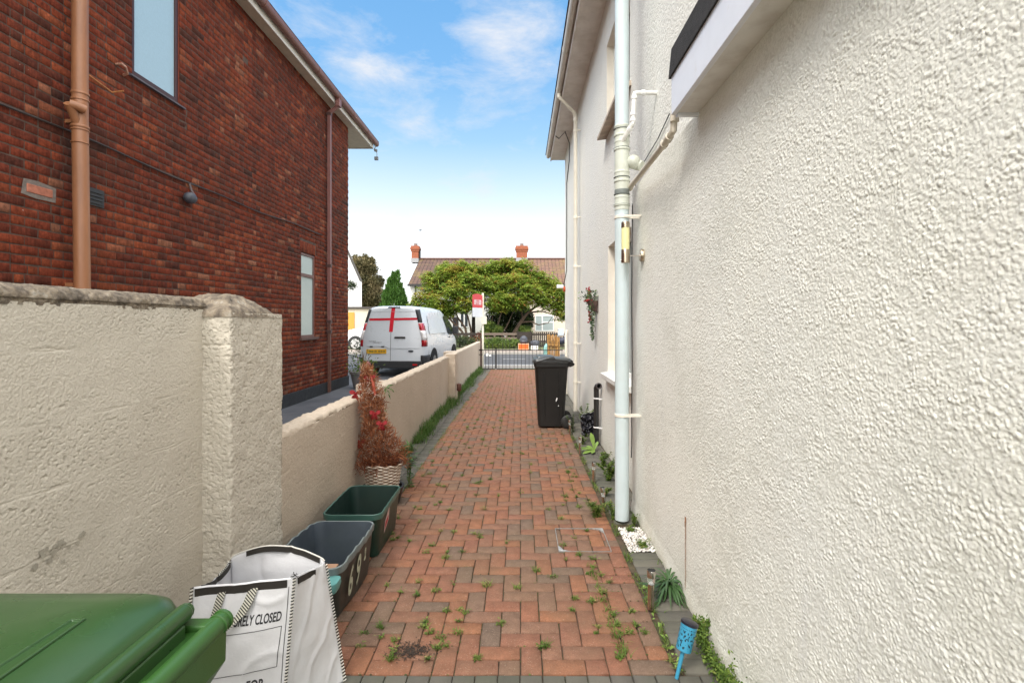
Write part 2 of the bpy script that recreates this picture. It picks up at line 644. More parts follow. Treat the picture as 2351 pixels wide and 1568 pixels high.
M_blackbin = mat('black_bin_plastic', (.008, .0078, .0075), .5, var=.12, dirt=(.017, .015, .012), dscale=4, damt=.3)
M_binlid = mat('black_bin_lid', (.045, .048, .05), .32, var=.15, dirt=(.11, .12, .12), dscale=5, damt=.4)
M_box1 = mat('dark_green_box', (.006, .036, .026), .38, var=.15, dirt=(.03, .035, .022), dscale=5, damt=.5)
M_box2 = mat('faded_green_box', (.030, .038, .035), .45, var=.2, dirt=(.05, .042, .028), dscale=5, damt=.5)
M_box2in = mat('faded_box_rim', (.14, .17, .17), .5, var=.15, dirt=(.08, .09, .1), damt=.5)
M_teal = mat('teal_plastic', (.11, .30, .29), .4, var=.1)
M_card = mat('cardboard', (.36, .21, .13), .9, var=.12)
M_bagmat = mat('woven_white_bag', (.70, .70, .72), .5, var=.05, vscale=9, bump=.004, bscale=11, dirt=(.52, .52, .55), dscale=4, damt=.3)
M_ink = mat('black_ink', (.022, .022, .026), .7)
M_bandblack = mat('black_binding', (.028, .024, .02), .8, var=.3, bump=.001, bscale=300)
M_redbow = mat('red_velvet', (.22, .005, .008), .8, var=.25, vscale=30)
M_white = mat('white_gloss', (.82, .82, .82), .35)
M_vanwhite = mat('van_paint', (.64, .68, .73), .3, var=.02, vscale=2, coat=.4)
M_carwhite = mat('car_paint', (.82, .82, .84), .3, coat=.5)
M_trim = mat('grey_black_trim', (.028, .029, .032), .6, var=.1)
M_redlens = mat('red_lens', (.42, .006, .012), .15, coat=.6)
M_clearlens = mat('clear_lens', (.75, .72, .72), .15, coat=.6)
M_redtape = mat('red_stripe', (.60, .012, .03), .4)
M_plate = mat('yellow_plate', (.78, .44, .02), .45, dirt=(.25, .12, .01), dscale=9, damt=.35)
M_glassdark = mat('tinted_window', (.03, .04, .04), .06, spec=.8)
M_tyre = mat('tyre_rubber', (.02, .02, .02), .85)
M_alloy = mat('alloy_rim', (.6, .6, .6), .3, metal=.9)
M_roofL = None
M_whitewall = mat('white_render', (.74, .74, .72), .9, var=.05, vscale=3)
M_pinkwall = mat('pale_pink_render', (.72, .62, .54), .9, var=.05, vscale=3)
M_chimbrick = mat('chimney_brick', (.27, .085, .042), .9, var=.25, vscale=14)
M_ridge = mat('ridge_tile', (.14, .075, .06), .9, var=.2)
M_bark = mat('bark', (.13, .09, .065), .95, var=.35, vscale=6, bump=.01, bscale=18)
M_wood = mat('weathered_timber', (.15, .115, .09), .9, var=.3, vscale=8, stretch=(.3, 1, 4))
M_darkwood = mat('dark_timber', (.035, .027, .022), .9, var=.3)
M_orangewood = mat('orange_timber', (.34, .175, .045), .7, var=.25, vscale=9)
M_pot = mat('grey_planter', (.16, .15, .15), .6, var=.1)
M_soil = mat('soil', (.03, .02, .014), 1.0, var=.4, vscale=40, bump=.01, bscale=40)
M_rust = mat('rust_stain', (.36, .15, .05), .9, var=.4, vscale=30)
M_alarm = mat('orange_cover', (.55, .09, .02), .5)
M_blue = mat('blue_enamel', (.045, .27, .43), .38, var=.1, vscale=20)
M_signred = mat('sign_red', (.62, .06, .07), .5)
M_signwhite = mat('sign_white', (.72, .74, .80), .5)
M_postwhite = mat('painted_post', (.72, .70, .60), .6, var=.1)

G_weed = tint_mat('weed_leaf', [(0, (.05, .10, .012)), (.5, (.10, .17, .022)), (.85, (.17, .24, .04)), (1, (.30, .24, .09))], rough=.6, var=.15, trl=.25)
G_grass = tint_mat('grass_blade', [(0, (.045, .10, .018)), (.6, (.09, .175, .03)), (.9, (.16, .24, .05)), (1, (.30, .26, .12))], rough=.6, var=.1, trl=.25)
G_sumac = tint_mat('sumac_leaf', [(0, (.13, .21, .03)), (.45, (.225, .325, .05)), (.8, (.34, .40, .06)), (.93, (.31, .25, .045)), (.97, (.33, .08, .03)), (1, (.28, .06, .03))], rough=.6, var=.2, vscale=1.5, trl=.45)
G_conifer = tint_mat('conifer_leaf', [(0, (.02, .06, .008)), (.6, (.045, .12, .014)), (1, (.08, .175, .022))], rough=.7, var=.15, trl=.15)
G_brown = tint_mat('autumn_leaf', [(0, (.055, .055, .02)), (.5, (.13, .11, .045)), (1, (.21, .165, .08))], rough=.7, var=.2, trl=.2)
G_dark = tint_mat('dark_leaf', [(0, (.010, .022, .007)), (.7, (.028, .05, .012)), (1, (.07, .10, .02))], rough=.7, var=.2)
G_hedge = tint_mat('hedge_leaf', [(0, (.04, .075, .012)), (.6, (.11, .17, .025)), (1, (.19, .23, .05))], rough=.6, var=.2, trl=.2)
G_dead = tint_mat('dead_needles', [(0, (.13, .038, .018)), (.5, (.30, .095, .038)), (.85, (.42, .18, .08)), (1, (.58, .42, .28))], rough=.8, var=.15, trl=.2)
G_strap = tint_mat('strap_leaf', [(0, (.03, .075, .03)), (.6, (.06, .14, .035)), (1, (.11, .20, .05))], rough=.5, var=.1, trl=.2)


# painted block-work: colour nearly even, lichen and stains kept low
def block_paint(name, c1, c2, gouge=True):
    m = bpy.data.materials.new(name)
    m.use_nodes = True
    t = NT(m.node_tree)
    t.n.clear()
    tc = t.add('ShaderNodeTexCoord').outputs['Object']
    n_ = t.noise(tc, 1.4, 5, .6)
    c = t.mix(t.ramp(n_, [(.3, 0.0), (.7, 1.0)]), c1, c2)
    c = t.mix(t.ramp(t.noise(tc, 34, 4, .6), [(.62, 0.0), (.78, .35)]), c, (.20, .17, .13))
    c = t.mix(t.ramp(t.noise(tc, 6, 6, .7), [(.66, 0.0), (.74, .30)]), c, (.26, .23, .18))
    h1 = t.noise(tc, 120, 6, .65)
    h2 = t.noise(tc, 34, 5, .6)
    hh = t.math('ADD', h1, t.math('MULTIPLY', h2, 1.4))
    bn = t.add('ShaderNodeBump', {'Strength': 1.0, 'Distance': .0035, 'Height': hh})
    b = t.add('ShaderNodeBsdfPrincipled', {'Base Color': c, 'Roughness': .88, 'Specular IOR Level': .25, 'Normal': bn.outputs[0]})
    t.add('ShaderNodeOutputMaterial', {'Surface': b.outputs[0]})
    return m


M_block = block_paint('painted_block', (.61, .56, .475), (.555, .505, .425))
M_blocklow = block_paint('painted_block_low', (.56, .47, .375), (.51, .425, .335))


def render_paint(name, c1, c2, scale, dist, stain):
    m = bpy.data.materials.new(name)
    m.use_nodes = True
    t = NT(m.node_tree)
    t.n.clear()
    tc = t.add('ShaderNodeTexCoord').outputs['Object']
    c = t.mix(t.ramp(t.noise(tc, .9, 4, .55), [(.35, 0.0), (.68, 1.0)]), c1, c2)
    c = t.mix(t.ramp(t.noise(tc, 1.7, 5, .6), [(.56, 0.0), (.85, stain)]), c, (.62, .50, .38))
    at = t.add('ShaderNodeAttribute', attribute_name='tint')      # hollows of the roughcast tinted grey-green
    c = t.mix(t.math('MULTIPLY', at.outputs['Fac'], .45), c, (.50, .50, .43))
    c = t.mix(t.ramp(t.noise(tc, 70, 2, .5), [(.74, 0.0), (.80, .6)]), c, (.22, .17, .12))
    sz_ = t.add('ShaderNodeSeparateXYZ', {0: tc})
    gz = t.math('ADD', sz_.outputs[2], t.math('MULTIPLY', t.math('SUBTRACT', t.noise(tc, 5, 6, .65), .5), .45))
    c = t.mix(t.ramp(gz, [(.0, .40), (.12, .12), (.28, 0.0)]), c, (.42, .36, .25))
    st_ = t.add('ShaderNodeVectorMath', operation='MULTIPLY', ins={0: tc, 1: (1, 1, .12)}).outputs[0]
    c = t.mix(t.ramp(t.noise(st_, 7, 5, .65), [(.60, 0.0), (.74, .28)]), c, (.60, .60, .62))
    v = t.add('ShaderNodeTexVoronoi', {'Scale': scale * .7, 'Randomness': 1.0, 'Vector': tc}, feature='SMOOTH_F1').outputs[0]
    hh = t.math('ADD', t.noise(tc, scale, 6, .65), t.math('MULTIPLY', v, -.8))
    bn = t.add('ShaderNodeBump', {'Strength': 1.0, 'Distance': dist, 'Height': hh})
    b = t.add('ShaderNodeBsdfPrincipled', {'Base Color': c, 'Roughness': .8, 'Specular IOR Level': .3, 'Normal': bn.outputs[0]})
    t.add('ShaderNodeOutputMaterial', {'Surface': b.outputs[0]})
    return m


M_rough = render_paint('roughcast_near', (.80, .795, .725), (.785, .785, .735), 170, .0016, .12)
M_dash = render_paint('pebbledash_far', (.80, .79, .73), (.765, .765, .725), 75, .006, .25)

# coping: mortar with lichen
m_ = bpy.data.materials.new('lichen_coping')
m_.use_nodes = True
t_ = NT(m_.node_tree)
t_.n.clear()
tc_ = t_.add('ShaderNodeTexCoord').outputs['Object']
c_ = t_.ramp(t_.noise(tc_, 16, 8, .72), [(.30, (.05, .042, .032)), (.45, (.16, .13, .10)), (.56, (.27, .22, .16)), (.66, (.36, .33, .28)), (.75, (.60, .60, .56))])
b_ = t_.add('ShaderNodeBump', {'Strength': 1.0, 'Distance': .010, 'Height': t_.noise(tc_, 45, 8, .7)})
p_ = t_.add('ShaderNodeBsdfPrincipled', {'Base Color': c_, 'Roughness': .95, 'Normal': b_.outputs[0]})
t_.add('ShaderNodeOutputMaterial', {'Surface': p_.outputs[0]})
M_coping = m_


def tile_mat(name, c1, c2, c3, rowh, colw):
    m = bpy.data.materials.new(name)
    m.use_nodes = True
    t = NT(m.node_tree)
    t.n.clear()
    tc = t.add('ShaderNodeTexCoord').outputs['Object']
    sp = t.add('ShaderNodeSeparateXYZ', {0: tc})
    cv = t.add('ShaderNodeCombineXYZ', {0: sp.outputs[0], 1: sp.outputs[1]})
    br = t.add('ShaderNodeTexBrick', {'Vector': cv.outputs[0], 'Color1': (*c1, 1), 'Color2': (*c2, 1), 'Mortar': (*c3, 1), 'Scale': 1.0, 'Mortar Size': .03, 'Mortar Smooth': .2, 'Bias': 0.0, 'Brick Width': colw, 'Row Height': rowh})
    br.offset = 0.0
    c = t.mix(t.ramp(t.noise(tc, .9, 6, .65), [(.48, 0.0), (.72, .65)]), br.outputs[0], (.20, .15, .045))
    c = t.mix(1.0, c, t.ramp(t.noise(tc, 7, 4), [(.3, .75), (.7, 1.25)]), 'MULTIPLY')
    b = t.add('ShaderNodeBsdfPrincipled', {'Base Color': c, 'Roughness': .85})
    bn = t.add('ShaderNodeBump', {'Strength': 1.0, 'Distance': .05, 'Height': br.outputs[1]})
    bn.invert = True
    t.put(b.inputs['Normal'], bn.outputs[0])
    t.add('ShaderNodeOutputMaterial', {'Surface': b.outputs[0]})
    return m


M_tileL = tile_mat('old_brown_tiles', (.105, .058, .042), (.085, .046, .036), (.04, .022, .018), .27, .3)
M_tileR = tile_mat('pink_brown_tiles', (.175, .093, .066), (.145, .078, .056), (.075, .04, .03), .27, .3)


def frosted(name, c, cs=55):
    m = bpy.data.materials.new(name)
    m.use_nodes = True
    t = NT(m.node_tree)
    t.n.clear()
    tc = t.add('ShaderNodeTexCoord').outputs['Object']
    n_ = t.noise(tc, cs, 4, .6)
    cc = t.mix(n_, c, tuple(x * 1.25 for x in c))
    bn = t.add('ShaderNodeBump', {'Strength': .8, 'Distance': .002, 'Height': n_})
    b = t.add('ShaderNodeBsdfPrincipled', {'Base Color': cc, 'Roughness': .28, 'Specular IOR Level': .8, 'Normal': bn.outputs[0]})
    t.add('ShaderNodeOutputMaterial', {'Surface': b.outputs[0]})
    return m


M_frost = frosted('frosted_glass', (.30, .42, .49))
M_frost2 = frosted('frosted_glass_green', (.34, .42, .41), 40)


# ================================================================== ground and paving
def struct(o):
    return tag(o, kind='structure')


def sheet(name, x0, x1, y0, y1, z, m, n=1):
    return struct(MB().add([(x0, y0, z), (x1, y0, z), (x1, y1, z), (x0, y1, z)], [(0, 1, 2, 3)]).build(name, m))


M_earth = mat('garden_earth', (.10, .11, .05), .95, var=.3, vscale=3, dirt=(.13, .16, .05), dscale=1, damt=.6)
sheet('ground', -400, 400, -60, 900, -.06, M_earth)
sheet('road', -60, 60, 18.75, 25.6, 0.0, M_tarmac)
sheet('path_bed', -1.45, 1.9, -3, 17.45, -.012, M_joint)
sheet('forecourt', -1.45, 12, 17.2, 18.62, -.004, mat('kerb_concrete', (.17, .155, .14), .9, var=.15, vscale=5))
b = MB()
b.box(-60, -1.46, 18.62, 18.75, -.2, .012)
b.box(-1.46, 60, 18.62, 18.75, -.2, .006)
b.build('kerb', mat('kerb_stone', (.32, .30, .27), .9, var=.15), bevel=.01)['kind'] = 'structure'
b = MB()
b.box(-60, 60, 25.6, 28.4, -.2, .09)
struct(b.build('far_pavement', mat('pavement_slab', (.26, .215, .185), .9, var=.18, vscale=2)))
b = MB()
b.box(-60, 60, 25.48, 25.6, -.2, .10)
struct(b.build('far_kerb', mat('kerb_stone', (.32, .30, .27)), bevel=.01))
sheet('road_line', -1.5, 8, 18.98, 19.10, .004, mat('road_paint', (.62, .62, .62), .8, var=.2, vscale=30))
b = MB()
for i in range(14):
    b.box(-14 + i * 2.2, -13 + i * 2.2, 22.1, 22.2, .0, .004)
struct(b.build('road_dashes', mat('road_paint_worn', (.36, .36, .36), .8, var=.3, vscale=30)))
b = MB()
b.add([(-60, 28.4, .10), (60, 28.4, .10), (60, 60, .12), (-60, 60, .12)], [(0, 1, 2, 3)])
struct(b.build('front_gardens', M_earth))

# the neighbour's drive, a step higher than the path
b = MB()
b.add([(-3.9, -4, .17), (-1.545, -4, .17), (-1.545, 17.2, .17), (-3.9, 17.2, .17), (-9, 11.45, .168), (-3.9, 11.45, .168), (-9, 17.2, .168), (-9, 18.62, .01), (-1.545, 18.62, .01)],
      [(0, 1, 2, 3), (4, 5, 3, 6), (6, 3, 2, 8, 7)])
struct(b.build('driveway', M_drive))

# herringbone brick path (real bricks)
cell = .1
X0, X1, Y0, Y1 = -1.10, .70, 2.262, 17.16
ni = int(round((X1 - X0) / cell))
nj = int(round((Y1 - Y0) / cell))
rects = []
for i in range(-1, ni + 1):
    for j in range(-1, nj + 1):
        mm = (i - j) % 4
        r_ = None
        if mm == 0:
            r_ = (i, i + 2, j, j + 1)
        elif mm == 3:
            r_ = (i, i + 1, j, j + 2)
        if r_:
            a0, a1, b0, b1 = max(r_[0], 0), min(r_[1], ni), max(r_[2], 0), min(r_[3], nj)
            if a1 > a0 and b1 > b0:
                rects.append((a0, a1, b0, b1))
rects = np.array(rects, float) * cell
G = .0026
rects = np.stack([rects[:, 0] + X0 + G, rects[:, 1] + X0 - G, rects[:, 2] + Y0 + G, rects[:, 3] + Y0 - G], 1)
cx = rects[:, :2].mean(1)
cy = rects[:, 2:].mean(1)
# the path's left side was laid slightly splayed: drop bricks outside it as it runs on
left_edge = -1.13 + (cy - 3) * .0075
keep = cx > left_edge
tintp = np.clip(rng.beta(2.2, 1.6, len(rects)) * .9 + .1 + .10 * (cx > .2), 0, 1)
lowm = rng.random(len(rects)) < .25
tintp[lowm] = rng.uniform(0.02, .33, lowm.sum())
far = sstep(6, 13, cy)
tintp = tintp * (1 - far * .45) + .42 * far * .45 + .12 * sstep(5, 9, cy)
lift = fbm(cx * 1.1, cy * 1.1, 2) * .0035
path = brick_mesh('path', rects[keep], tintp[keep], lambda u, v, h: np.stack([u, v, h], -1), M_paver, thick=.02, ch=.004, jit=.0018, tilt=.0022, lift=lift[keep])
struct(path)

# grey edging blocks: left strip, right strip, course across the front
er = []
yy = 2.27
while yy < 17.1:
    le = -1.11 + (yy - 3) * .0075
    er.append((-1.415, -1.415 + .2 - .004, yy, yy + .096))
    er.append((-1.215, le - .003, yy, yy + .096))
    yy += .1
yy = 2.27
while yy < 11.6:
    xr = .934 if yy < 4.2 else 1.03
    if not (3.44 < yy < 3.88):
        er.append((.742, .742 + .194, yy, yy + .096))
        if xr > 1:
            er.append((.94, 1.034, yy, yy + .096))
    yy += .1
xx = -1.40
while xx < .93:
    er.append((xx, xx + .096, 2.06, 2.256))
    xx += .1
yy = -.6
while yy < 2.0:
    xx = -1.4
    while xx < .9:
        er.append((xx, xx + .196, yy, yy + .096))
        xx += .2
    yy += .1
er = np.array(er)
tg = np.clip(rng.normal(.5, .2, len(er)), 0, 1)
struct(brick_mesh('path_edging', er, tg, lambda u, v, h: np.stack([u, v, h], -1), M_grey_paver, thick=.02, ch=.004, jit=.001, tilt=.0015, lift=fbm(er[:, 0] * 2, er[:, 2] * 2, 2) * .003))


# ================================================================== walls: displaced sheets
def resample(pts, ds):
    pts = np.array(pts, float)
    out = [pts[0]]
    for a, b in zip(pts[:-1], pts[1:]):
        n = max(1, int(round(np.linalg.norm(b - a) / ds)))
        for k in range(1, n + 1):
            out.append(a + (b - a) * k / n)
    return np.array(out)


def geom(a, b, ratio):
    """positions from a to b with step ratio*distance (distance a>0)"""
    o = [a]
    while o[-1] < b:
        o.append(o[-1] + max(abs(o[-1]) * ratio, .0022))
    o[-1] = b
    return np.array(o)


def round_pts(cx_, cz_, rx, rz, a0, a1, n=8):
    return [(cx_ + rx * math.cos(R(a0 + (a1 - a0) * k / n)), cz_ + rz * math.sin(R(a0 + (a1 - a0) * k / n))) for k in range(n + 1)]


def sweep_wall(name, prof, ys, ds, disp, m, parent=None, tintf=None, horizontal=False):
    """prof in (x,z) swept along y; or, horizontal, prof in (x,y) swept along z=ys"""
    p = resample(prof, ds)
    d = np.gradient(p, axis=0)
    d /= np.linalg.norm(d, axis=1, keepdims=True) + 1e-9
    s = np.concatenate([[0], np.cumsum(np.linalg.norm(np.diff(p, axis=0), axis=1))])
    if horizontal:
        nrm = np.stack([d[:, 1], -d[:, 0]], 1)
    else:
        nrm = np.stack([d[:, 1], -d[:, 0]], 1)
    S, Yv = np.meshgrid(s, ys)
    X_ = np.broadcast_to(p[:, 0], S.shape)
    Z_ = np.broadcast_to(p[:, 1], S.shape)
    hh = disp(S, Yv, X_, Z_)
    Px = X_ + nrm[:, 0] * hh
    Pz = Z_ + nrm[:, 1] * hh
    P = np.stack([Px, Pz, Yv], -1) if horizontal else np.stack([Px, Yv, Pz], -1)
    return grid_obj(name, P, m, parent, flip=horizontal, tint=None if tintf is None else tintf(hh))


def block_disp(pit=.006, course=.225, blk=.45):
    def f(S, Y, X, Z):
        n = fbm(Y * 72, S * 72, 3)
        rough_area = sstep(-.25, .25, fbm(Y * 2.6 + 5, S * 3.2, 2))
        zj = np.abs(((S + fbm(Y * 3, S * 3, 2) * .012) / course) % 1 - .5) * 2 * course / 2
        dzj = course / 2 - zj + np.abs(fbm(Y * 6, S * 6, 2)) * .006
        row = np.floor(S / course)
        yj = np.abs(((Y / blk + (row % 2) * .5) % 1) - .5) * blk
        dyj = blk / 2 - yj
        joint = np.clip(np.exp(-(dzj / .022) ** 2) + np.exp(-(dyj / .03) ** 2) * .8, 0, 1)
        pits = -pit * sstep(.28, .75, n) * (1 - joint * .85) * (.25 + .75 * rough_area)
        grain = fbm(Y * 130, S * 130, 2) * .0011 * (1 - joint * .5)
        line = -.0022 * np.exp(-((dzj - .006) / .003) ** 2) * sstep(.25, .6, perlin(Y * 3.5, row * 7.7) + .35)
        smear = joint * (.0005 + .0028 * fbm(Y * 11, S * 13, 3)) * sstep(-.2, .5, perlin(Y * 2.2 + row * 3, row * 5.1) + .2)
        return pits + grain + line + smear + fbm(Y * 3, S * 3, 2) * .004
    return f


# low boundary wall with its piers
LW = thing('boundary_wall', 'low cream painted block wall with rounded top running from the tall wall to the gate', 'wall', (-1.42, 3.02, 0))
prof = [(-1.42, 0), (-1.42, .885)] + round_pts(-1.445, .885, .025, .03, 0, 80, 5) + [(-1.50, .925)] + round_pts(-1.53, .885, .025, .033, 100, 180, 5) + [(-1.555, .16)]
ys = geom(3.0, 18.0, .0035)
bd = block_disp(.004)


def lowdisp(S, Y, X, Z):
    top = sstep(.86, .90, Z)
    lump = top * (fbm(Y * 9, S * 9, 3) * .010 + fbm(Y * 30, S * 30, 2) * .004)
    return bd(S, Y, X, Z) * .85 + lump


sweep_wall('wall', prof, ys, .007, lowdisp, M_blocklow, LW)
MB().box(-1.545, -1.43, 17.93, 17.985, 0, .90).build('end_face', M_blocklow, LW)


def pier(name, x_in, x_out, y0, y1, ztop, parent, m, ratio_ds=.006, pitz=.005, cap=True, dome=.015):
    rr = .012
    path_ = [(x_in, y0), (x_out - rr, y0)] + [(x_out - rr + rr * math.sin(R(a)), y0 + rr - rr * math.cos(R(a))) for a in (30, 60, 90)] + [(x_out, y1 - rr)] + \
            [(x_out - rr + rr * math.cos(R(a)), y1 - rr + rr * math.sin(R(a))) for a in (30, 60, 90)] + [(x_in, y1)]
    zs = np.linspace(0, ztop, max(8, int(ztop / ratio_ds)))

    def dsp(S, Zv, X, Y):
        n = fbm(S * 60, Zv * 60, 3)
        edge = np.exp(-((S - (x_out - x_in)) / .02) ** 2)
        j = ((Zv / .225) % 1)
        jl = -.005 * np.exp(-((j - .5) * .225 / .006) ** 2) * (S < (x_out - x_in)) * sstep(.82, .86, Zv / ztop)
        return -pitz * sstep(.2, .7, n) * .8 + fbm(S * 9, Zv * 9, 3) * .004 + fbm(S * 25, Zv * 25, 2) * .004 * edge + jl + fbm(S * 130, Zv * 130, 2) * .001
    sweep_wall(name, path_, zs, ratio_ds, dsp, m, parent, horizontal=True)
    if cap:
        nx, ny = 24, 40
        xs = np.linspace(x_in - .01, x_out + .001, nx)
        yv = np.linspace(y0 - .001, y1 + .001, ny)
        XX, YY = np.meshgrid(xs, yv)
        e = np.minimum.reduce([x_out - XX + .004, YY - y0 + .004, y1 - YY + .004])
        ZZ = ztop - .006 + dome * sstep(0, .03, e) + fbm(XX * 30, YY * 30, 3) * .004
        grid_obj(name + '_cap', np.stack([XX, YY, ZZ], -1), M_blocklow, parent)


pier('pier', -1.47, -1.285, 9.95, 10.35, .955, LW, M_blocklow, .01)
for yc in (5.62, 11.9):
    b = MB()
    b.box(-1.80, -1.53, yc - .12, yc + .3, .17, .905)
    o = b.build('rear_pier', M_blocklow, LW, bevel=.02, segs=3)

# tall wall
HW = thing('garden_wall', 'tall cream painted block wall with crusted grey coping beside the green bin', 'wall', (-1.56, 1.0, 0))
ys = geom(.9, 2.50, .0016)
hd = block_disp(.0045)
sweep_wall('wall', [(-1.56, .35), (-1.56, 1.638)], ys, .0028, hd, M_block, HW)
MB().box(-1.80, -1.563, -3, .92, 0, 1.638).box(-1.80, -1.575, .92, 3.0, 0, 1.638).box(-1.57, -1.562, .9, 2.5, 0, .36).build('core', M_block, HW)
ys = geom(.7, 2.50, .0022)


def copd(S, Y, X, Z):
    return fbm(Y * 7, S * 7, 2) * .003 + fbm(Y * 32, S * 32, 4) * .005


sweep_wall('coping', [(-1.562, 1.628), (-1.560, 1.650)] + round_pts(-1.60, 1.650, .045, .044, 0, 85, 8) + [(-1.68, 1.70), (-1.76, 1.69), (-1.80, 1.63)], ys, .0045, copd, M_coping, HW)
pier('pier', -1.575, -1.42, 2.477, 3.02, 1.622, HW, M_block, .0035, .007, cap=False)
nx, ny = 70, 110
xs = np.linspace(-1.80, -1.416, nx)
yv = np.linspace(2.472, 3.03, ny)
XX, YY = np.meshgrid(xs, yv)
e = np.minimum.reduce([(-1.416 - XX) * 1.3, (YY - 2.472) * .9, (3.03 - YY) * .45, (XX + 1.80)])
ZZ = 1.612 + .078 * sstep(-.01, .16, e) + .03 * np.sqrt(np.clip(e / .03, 0, 1)) + fbm(XX * 12, YY * 12, 2) * .006 + fbm(XX * 35, YY * 35, 3) * .006 - .03 * sstep(2.75, 3.03, YY)
ZZ[0] = ZZ[-1] = 1.60
ZZ[:, -1] = 1.60
grid_obj('pier_coping', np.stack([XX, YY, ZZ], -1), M_coping, HW)
# worn patch of bare concrete low on the wall (stain with its own shape)
vs = []
for k in range(26):
    t = rnd.random()
    q = px(95 + t * 95 + rnd.gauss(0, 6), 1290 - t * 65 + rnd.gauss(0, 14), 1.0)
    d_ = 1160 * 1.5575 / (1195 - (q.x * 1160 / q.y + 1195)) if False else None
    X_ = -1.5585
    D_ = X_ * 1160 / ((95 + t * 95 + rnd.gauss(0, 5)) - 1195)
    yimg = 1290 - t * 65 + rnd.gauss(0, 13) * (1.4 - t)
    vs.append((D_, H - (yimg - 742) * D_ / 1160))
b = MB()
for (yy_, zz_) in vs:
    r_ = rnd.uniform(.003, .012)
    n_ = 7
    lift_ = .0012 + .00012 * vs.index((yy_, zz_))
    pts = [(X_ + lift_, yy_ + r_ * 1.2 * rnd.uniform(.5, 1.1) * math.cos(2 * PI * k / n_), zz_ + r_ * rnd.uniform(.5, 1.3) * math.sin(2 * PI * k / n_)) for k in range(n_)]
    b.add(pts, [tuple(range(n_))])
b.build('bare_patch', mat('bare_concrete', (.36, .33, .27), .95, var=.2, vscale=40), HW)

# ================================================================== right house (cream render)
RH = thing('rendered_house', 'cream roughcast house filling the right side with white fascia, soffit and gutter', 'house', (.94, 0, 0))
ys = geom(.55, 4.245, .0015)
zs = np.arange(0, 2.685, .0027)


def roughcast(S, Y, X, Z):
    wx, wy = perlin(Y * 70, S * 70) * .18, perlin(Y * 70 + 9, S * 70) * .18
    lum = np.maximum(lumps(Y * 88 + wx, S * 88 + wy), .72 * lumps(Y * 120 + wy, S * 120 + wx, 77)) + .35 * lumps(Y * 210, S * 210, 31)
    lum = lum * (.75 + .5 * sstep(-.3, .3, perlin(Y * 9, S * 9)))
    b2 = perlin(Y * 230, S * 230)
    amp = .72 + .28 * sstep(3.0, 2.45, Y)
    return (lum * .0026 + b2 * .0005 + perlin(Y * 24, S * 24) * .0006) * amp + fbm(Y * 1.5, S * 1.5, 2) * .001


P_ = [(.94, z) for z in (0, 2.68)]
YY, ZZ = np.meshgrid(ys, zs, indexing='ij')
hh = roughcast(ZZ, YY, None, ZZ)
flare = .0   # wall foot
XX = .94 - hh - .012 * sstep(.12, .0, ZZ)
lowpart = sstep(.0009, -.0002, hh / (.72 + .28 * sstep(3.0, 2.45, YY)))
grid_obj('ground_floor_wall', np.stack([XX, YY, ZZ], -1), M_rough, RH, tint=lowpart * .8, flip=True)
# far and upper wall with window openings (X = 1.04)
b = MB()
WZ = (.99, 2.475, 3.86, 4.9)
ya, yb = 4.74, 6.0
ub, uc = 4.80, 6.09


def wall_x(b, x, y0, y1, z0, z1):
    b.add([(x, y0, z0), (x, y1, z0), (x, y1, z1), (x, y0, z1)], [(0, 3, 2, 1)])


wall_x(b, 1.04, 4.2, 11.8, 0, WZ[0])
wall_x(b, 1.04, 4.2, ya, WZ[0], WZ[1])
wall_x(b, 1.04, yb, 11.8, WZ[0], WZ[1])
wall_x(b, 1.04, 2.3, 11.8, WZ[1], WZ[2])
wall_x(b, 1.04, 2.3, ub, WZ[2], WZ[3])
wall_x(b, 1.04, uc, 11.8, WZ[2], WZ[3])
wall_x(b, 1.04, 2.3, 11.8, WZ[3], 5.46)
b.add([(1.04, 11.8, 0), (8, 11.8, 0), (8, 11.8, 5.46), (1.04, 11.8, 5.46)], [(0, 3, 2, 1)])
b.add([(.945, 4.245, 0), (1.06, 4.245, 0), (1.06, 4.245, 2.66), (.945, 4.245, 2.66)], [(0, 3, 2, 1)])
b.add([(.945, 4.245, 2.66), (.945, .55, 2.68), (1.06, .55, 2.74), (1.06, 4.245, 2.74)], [(0, 3, 2, 1)])
b.add([(1.04, 2.3, 2.6), (8, 2.3, 2.6), (8, 2.3, 5.46), (1.04, 2.3, 5.46)], [(0, 1, 2, 3)])
b.add([(8, 2.3, 0), (8, 11.8, 0), (8, 11.8, 5.46), (8, 2.3, 5.46)], [(0, 1, 2, 3)])
b.add([(.96, .56, 0), (.96, -4, 0), (.96, -4, 2.68), (.96, .56, 2.68)], [(0, 1, 2, 3)])
b.build('upper_wall', M_dash, RH, recalc=False)
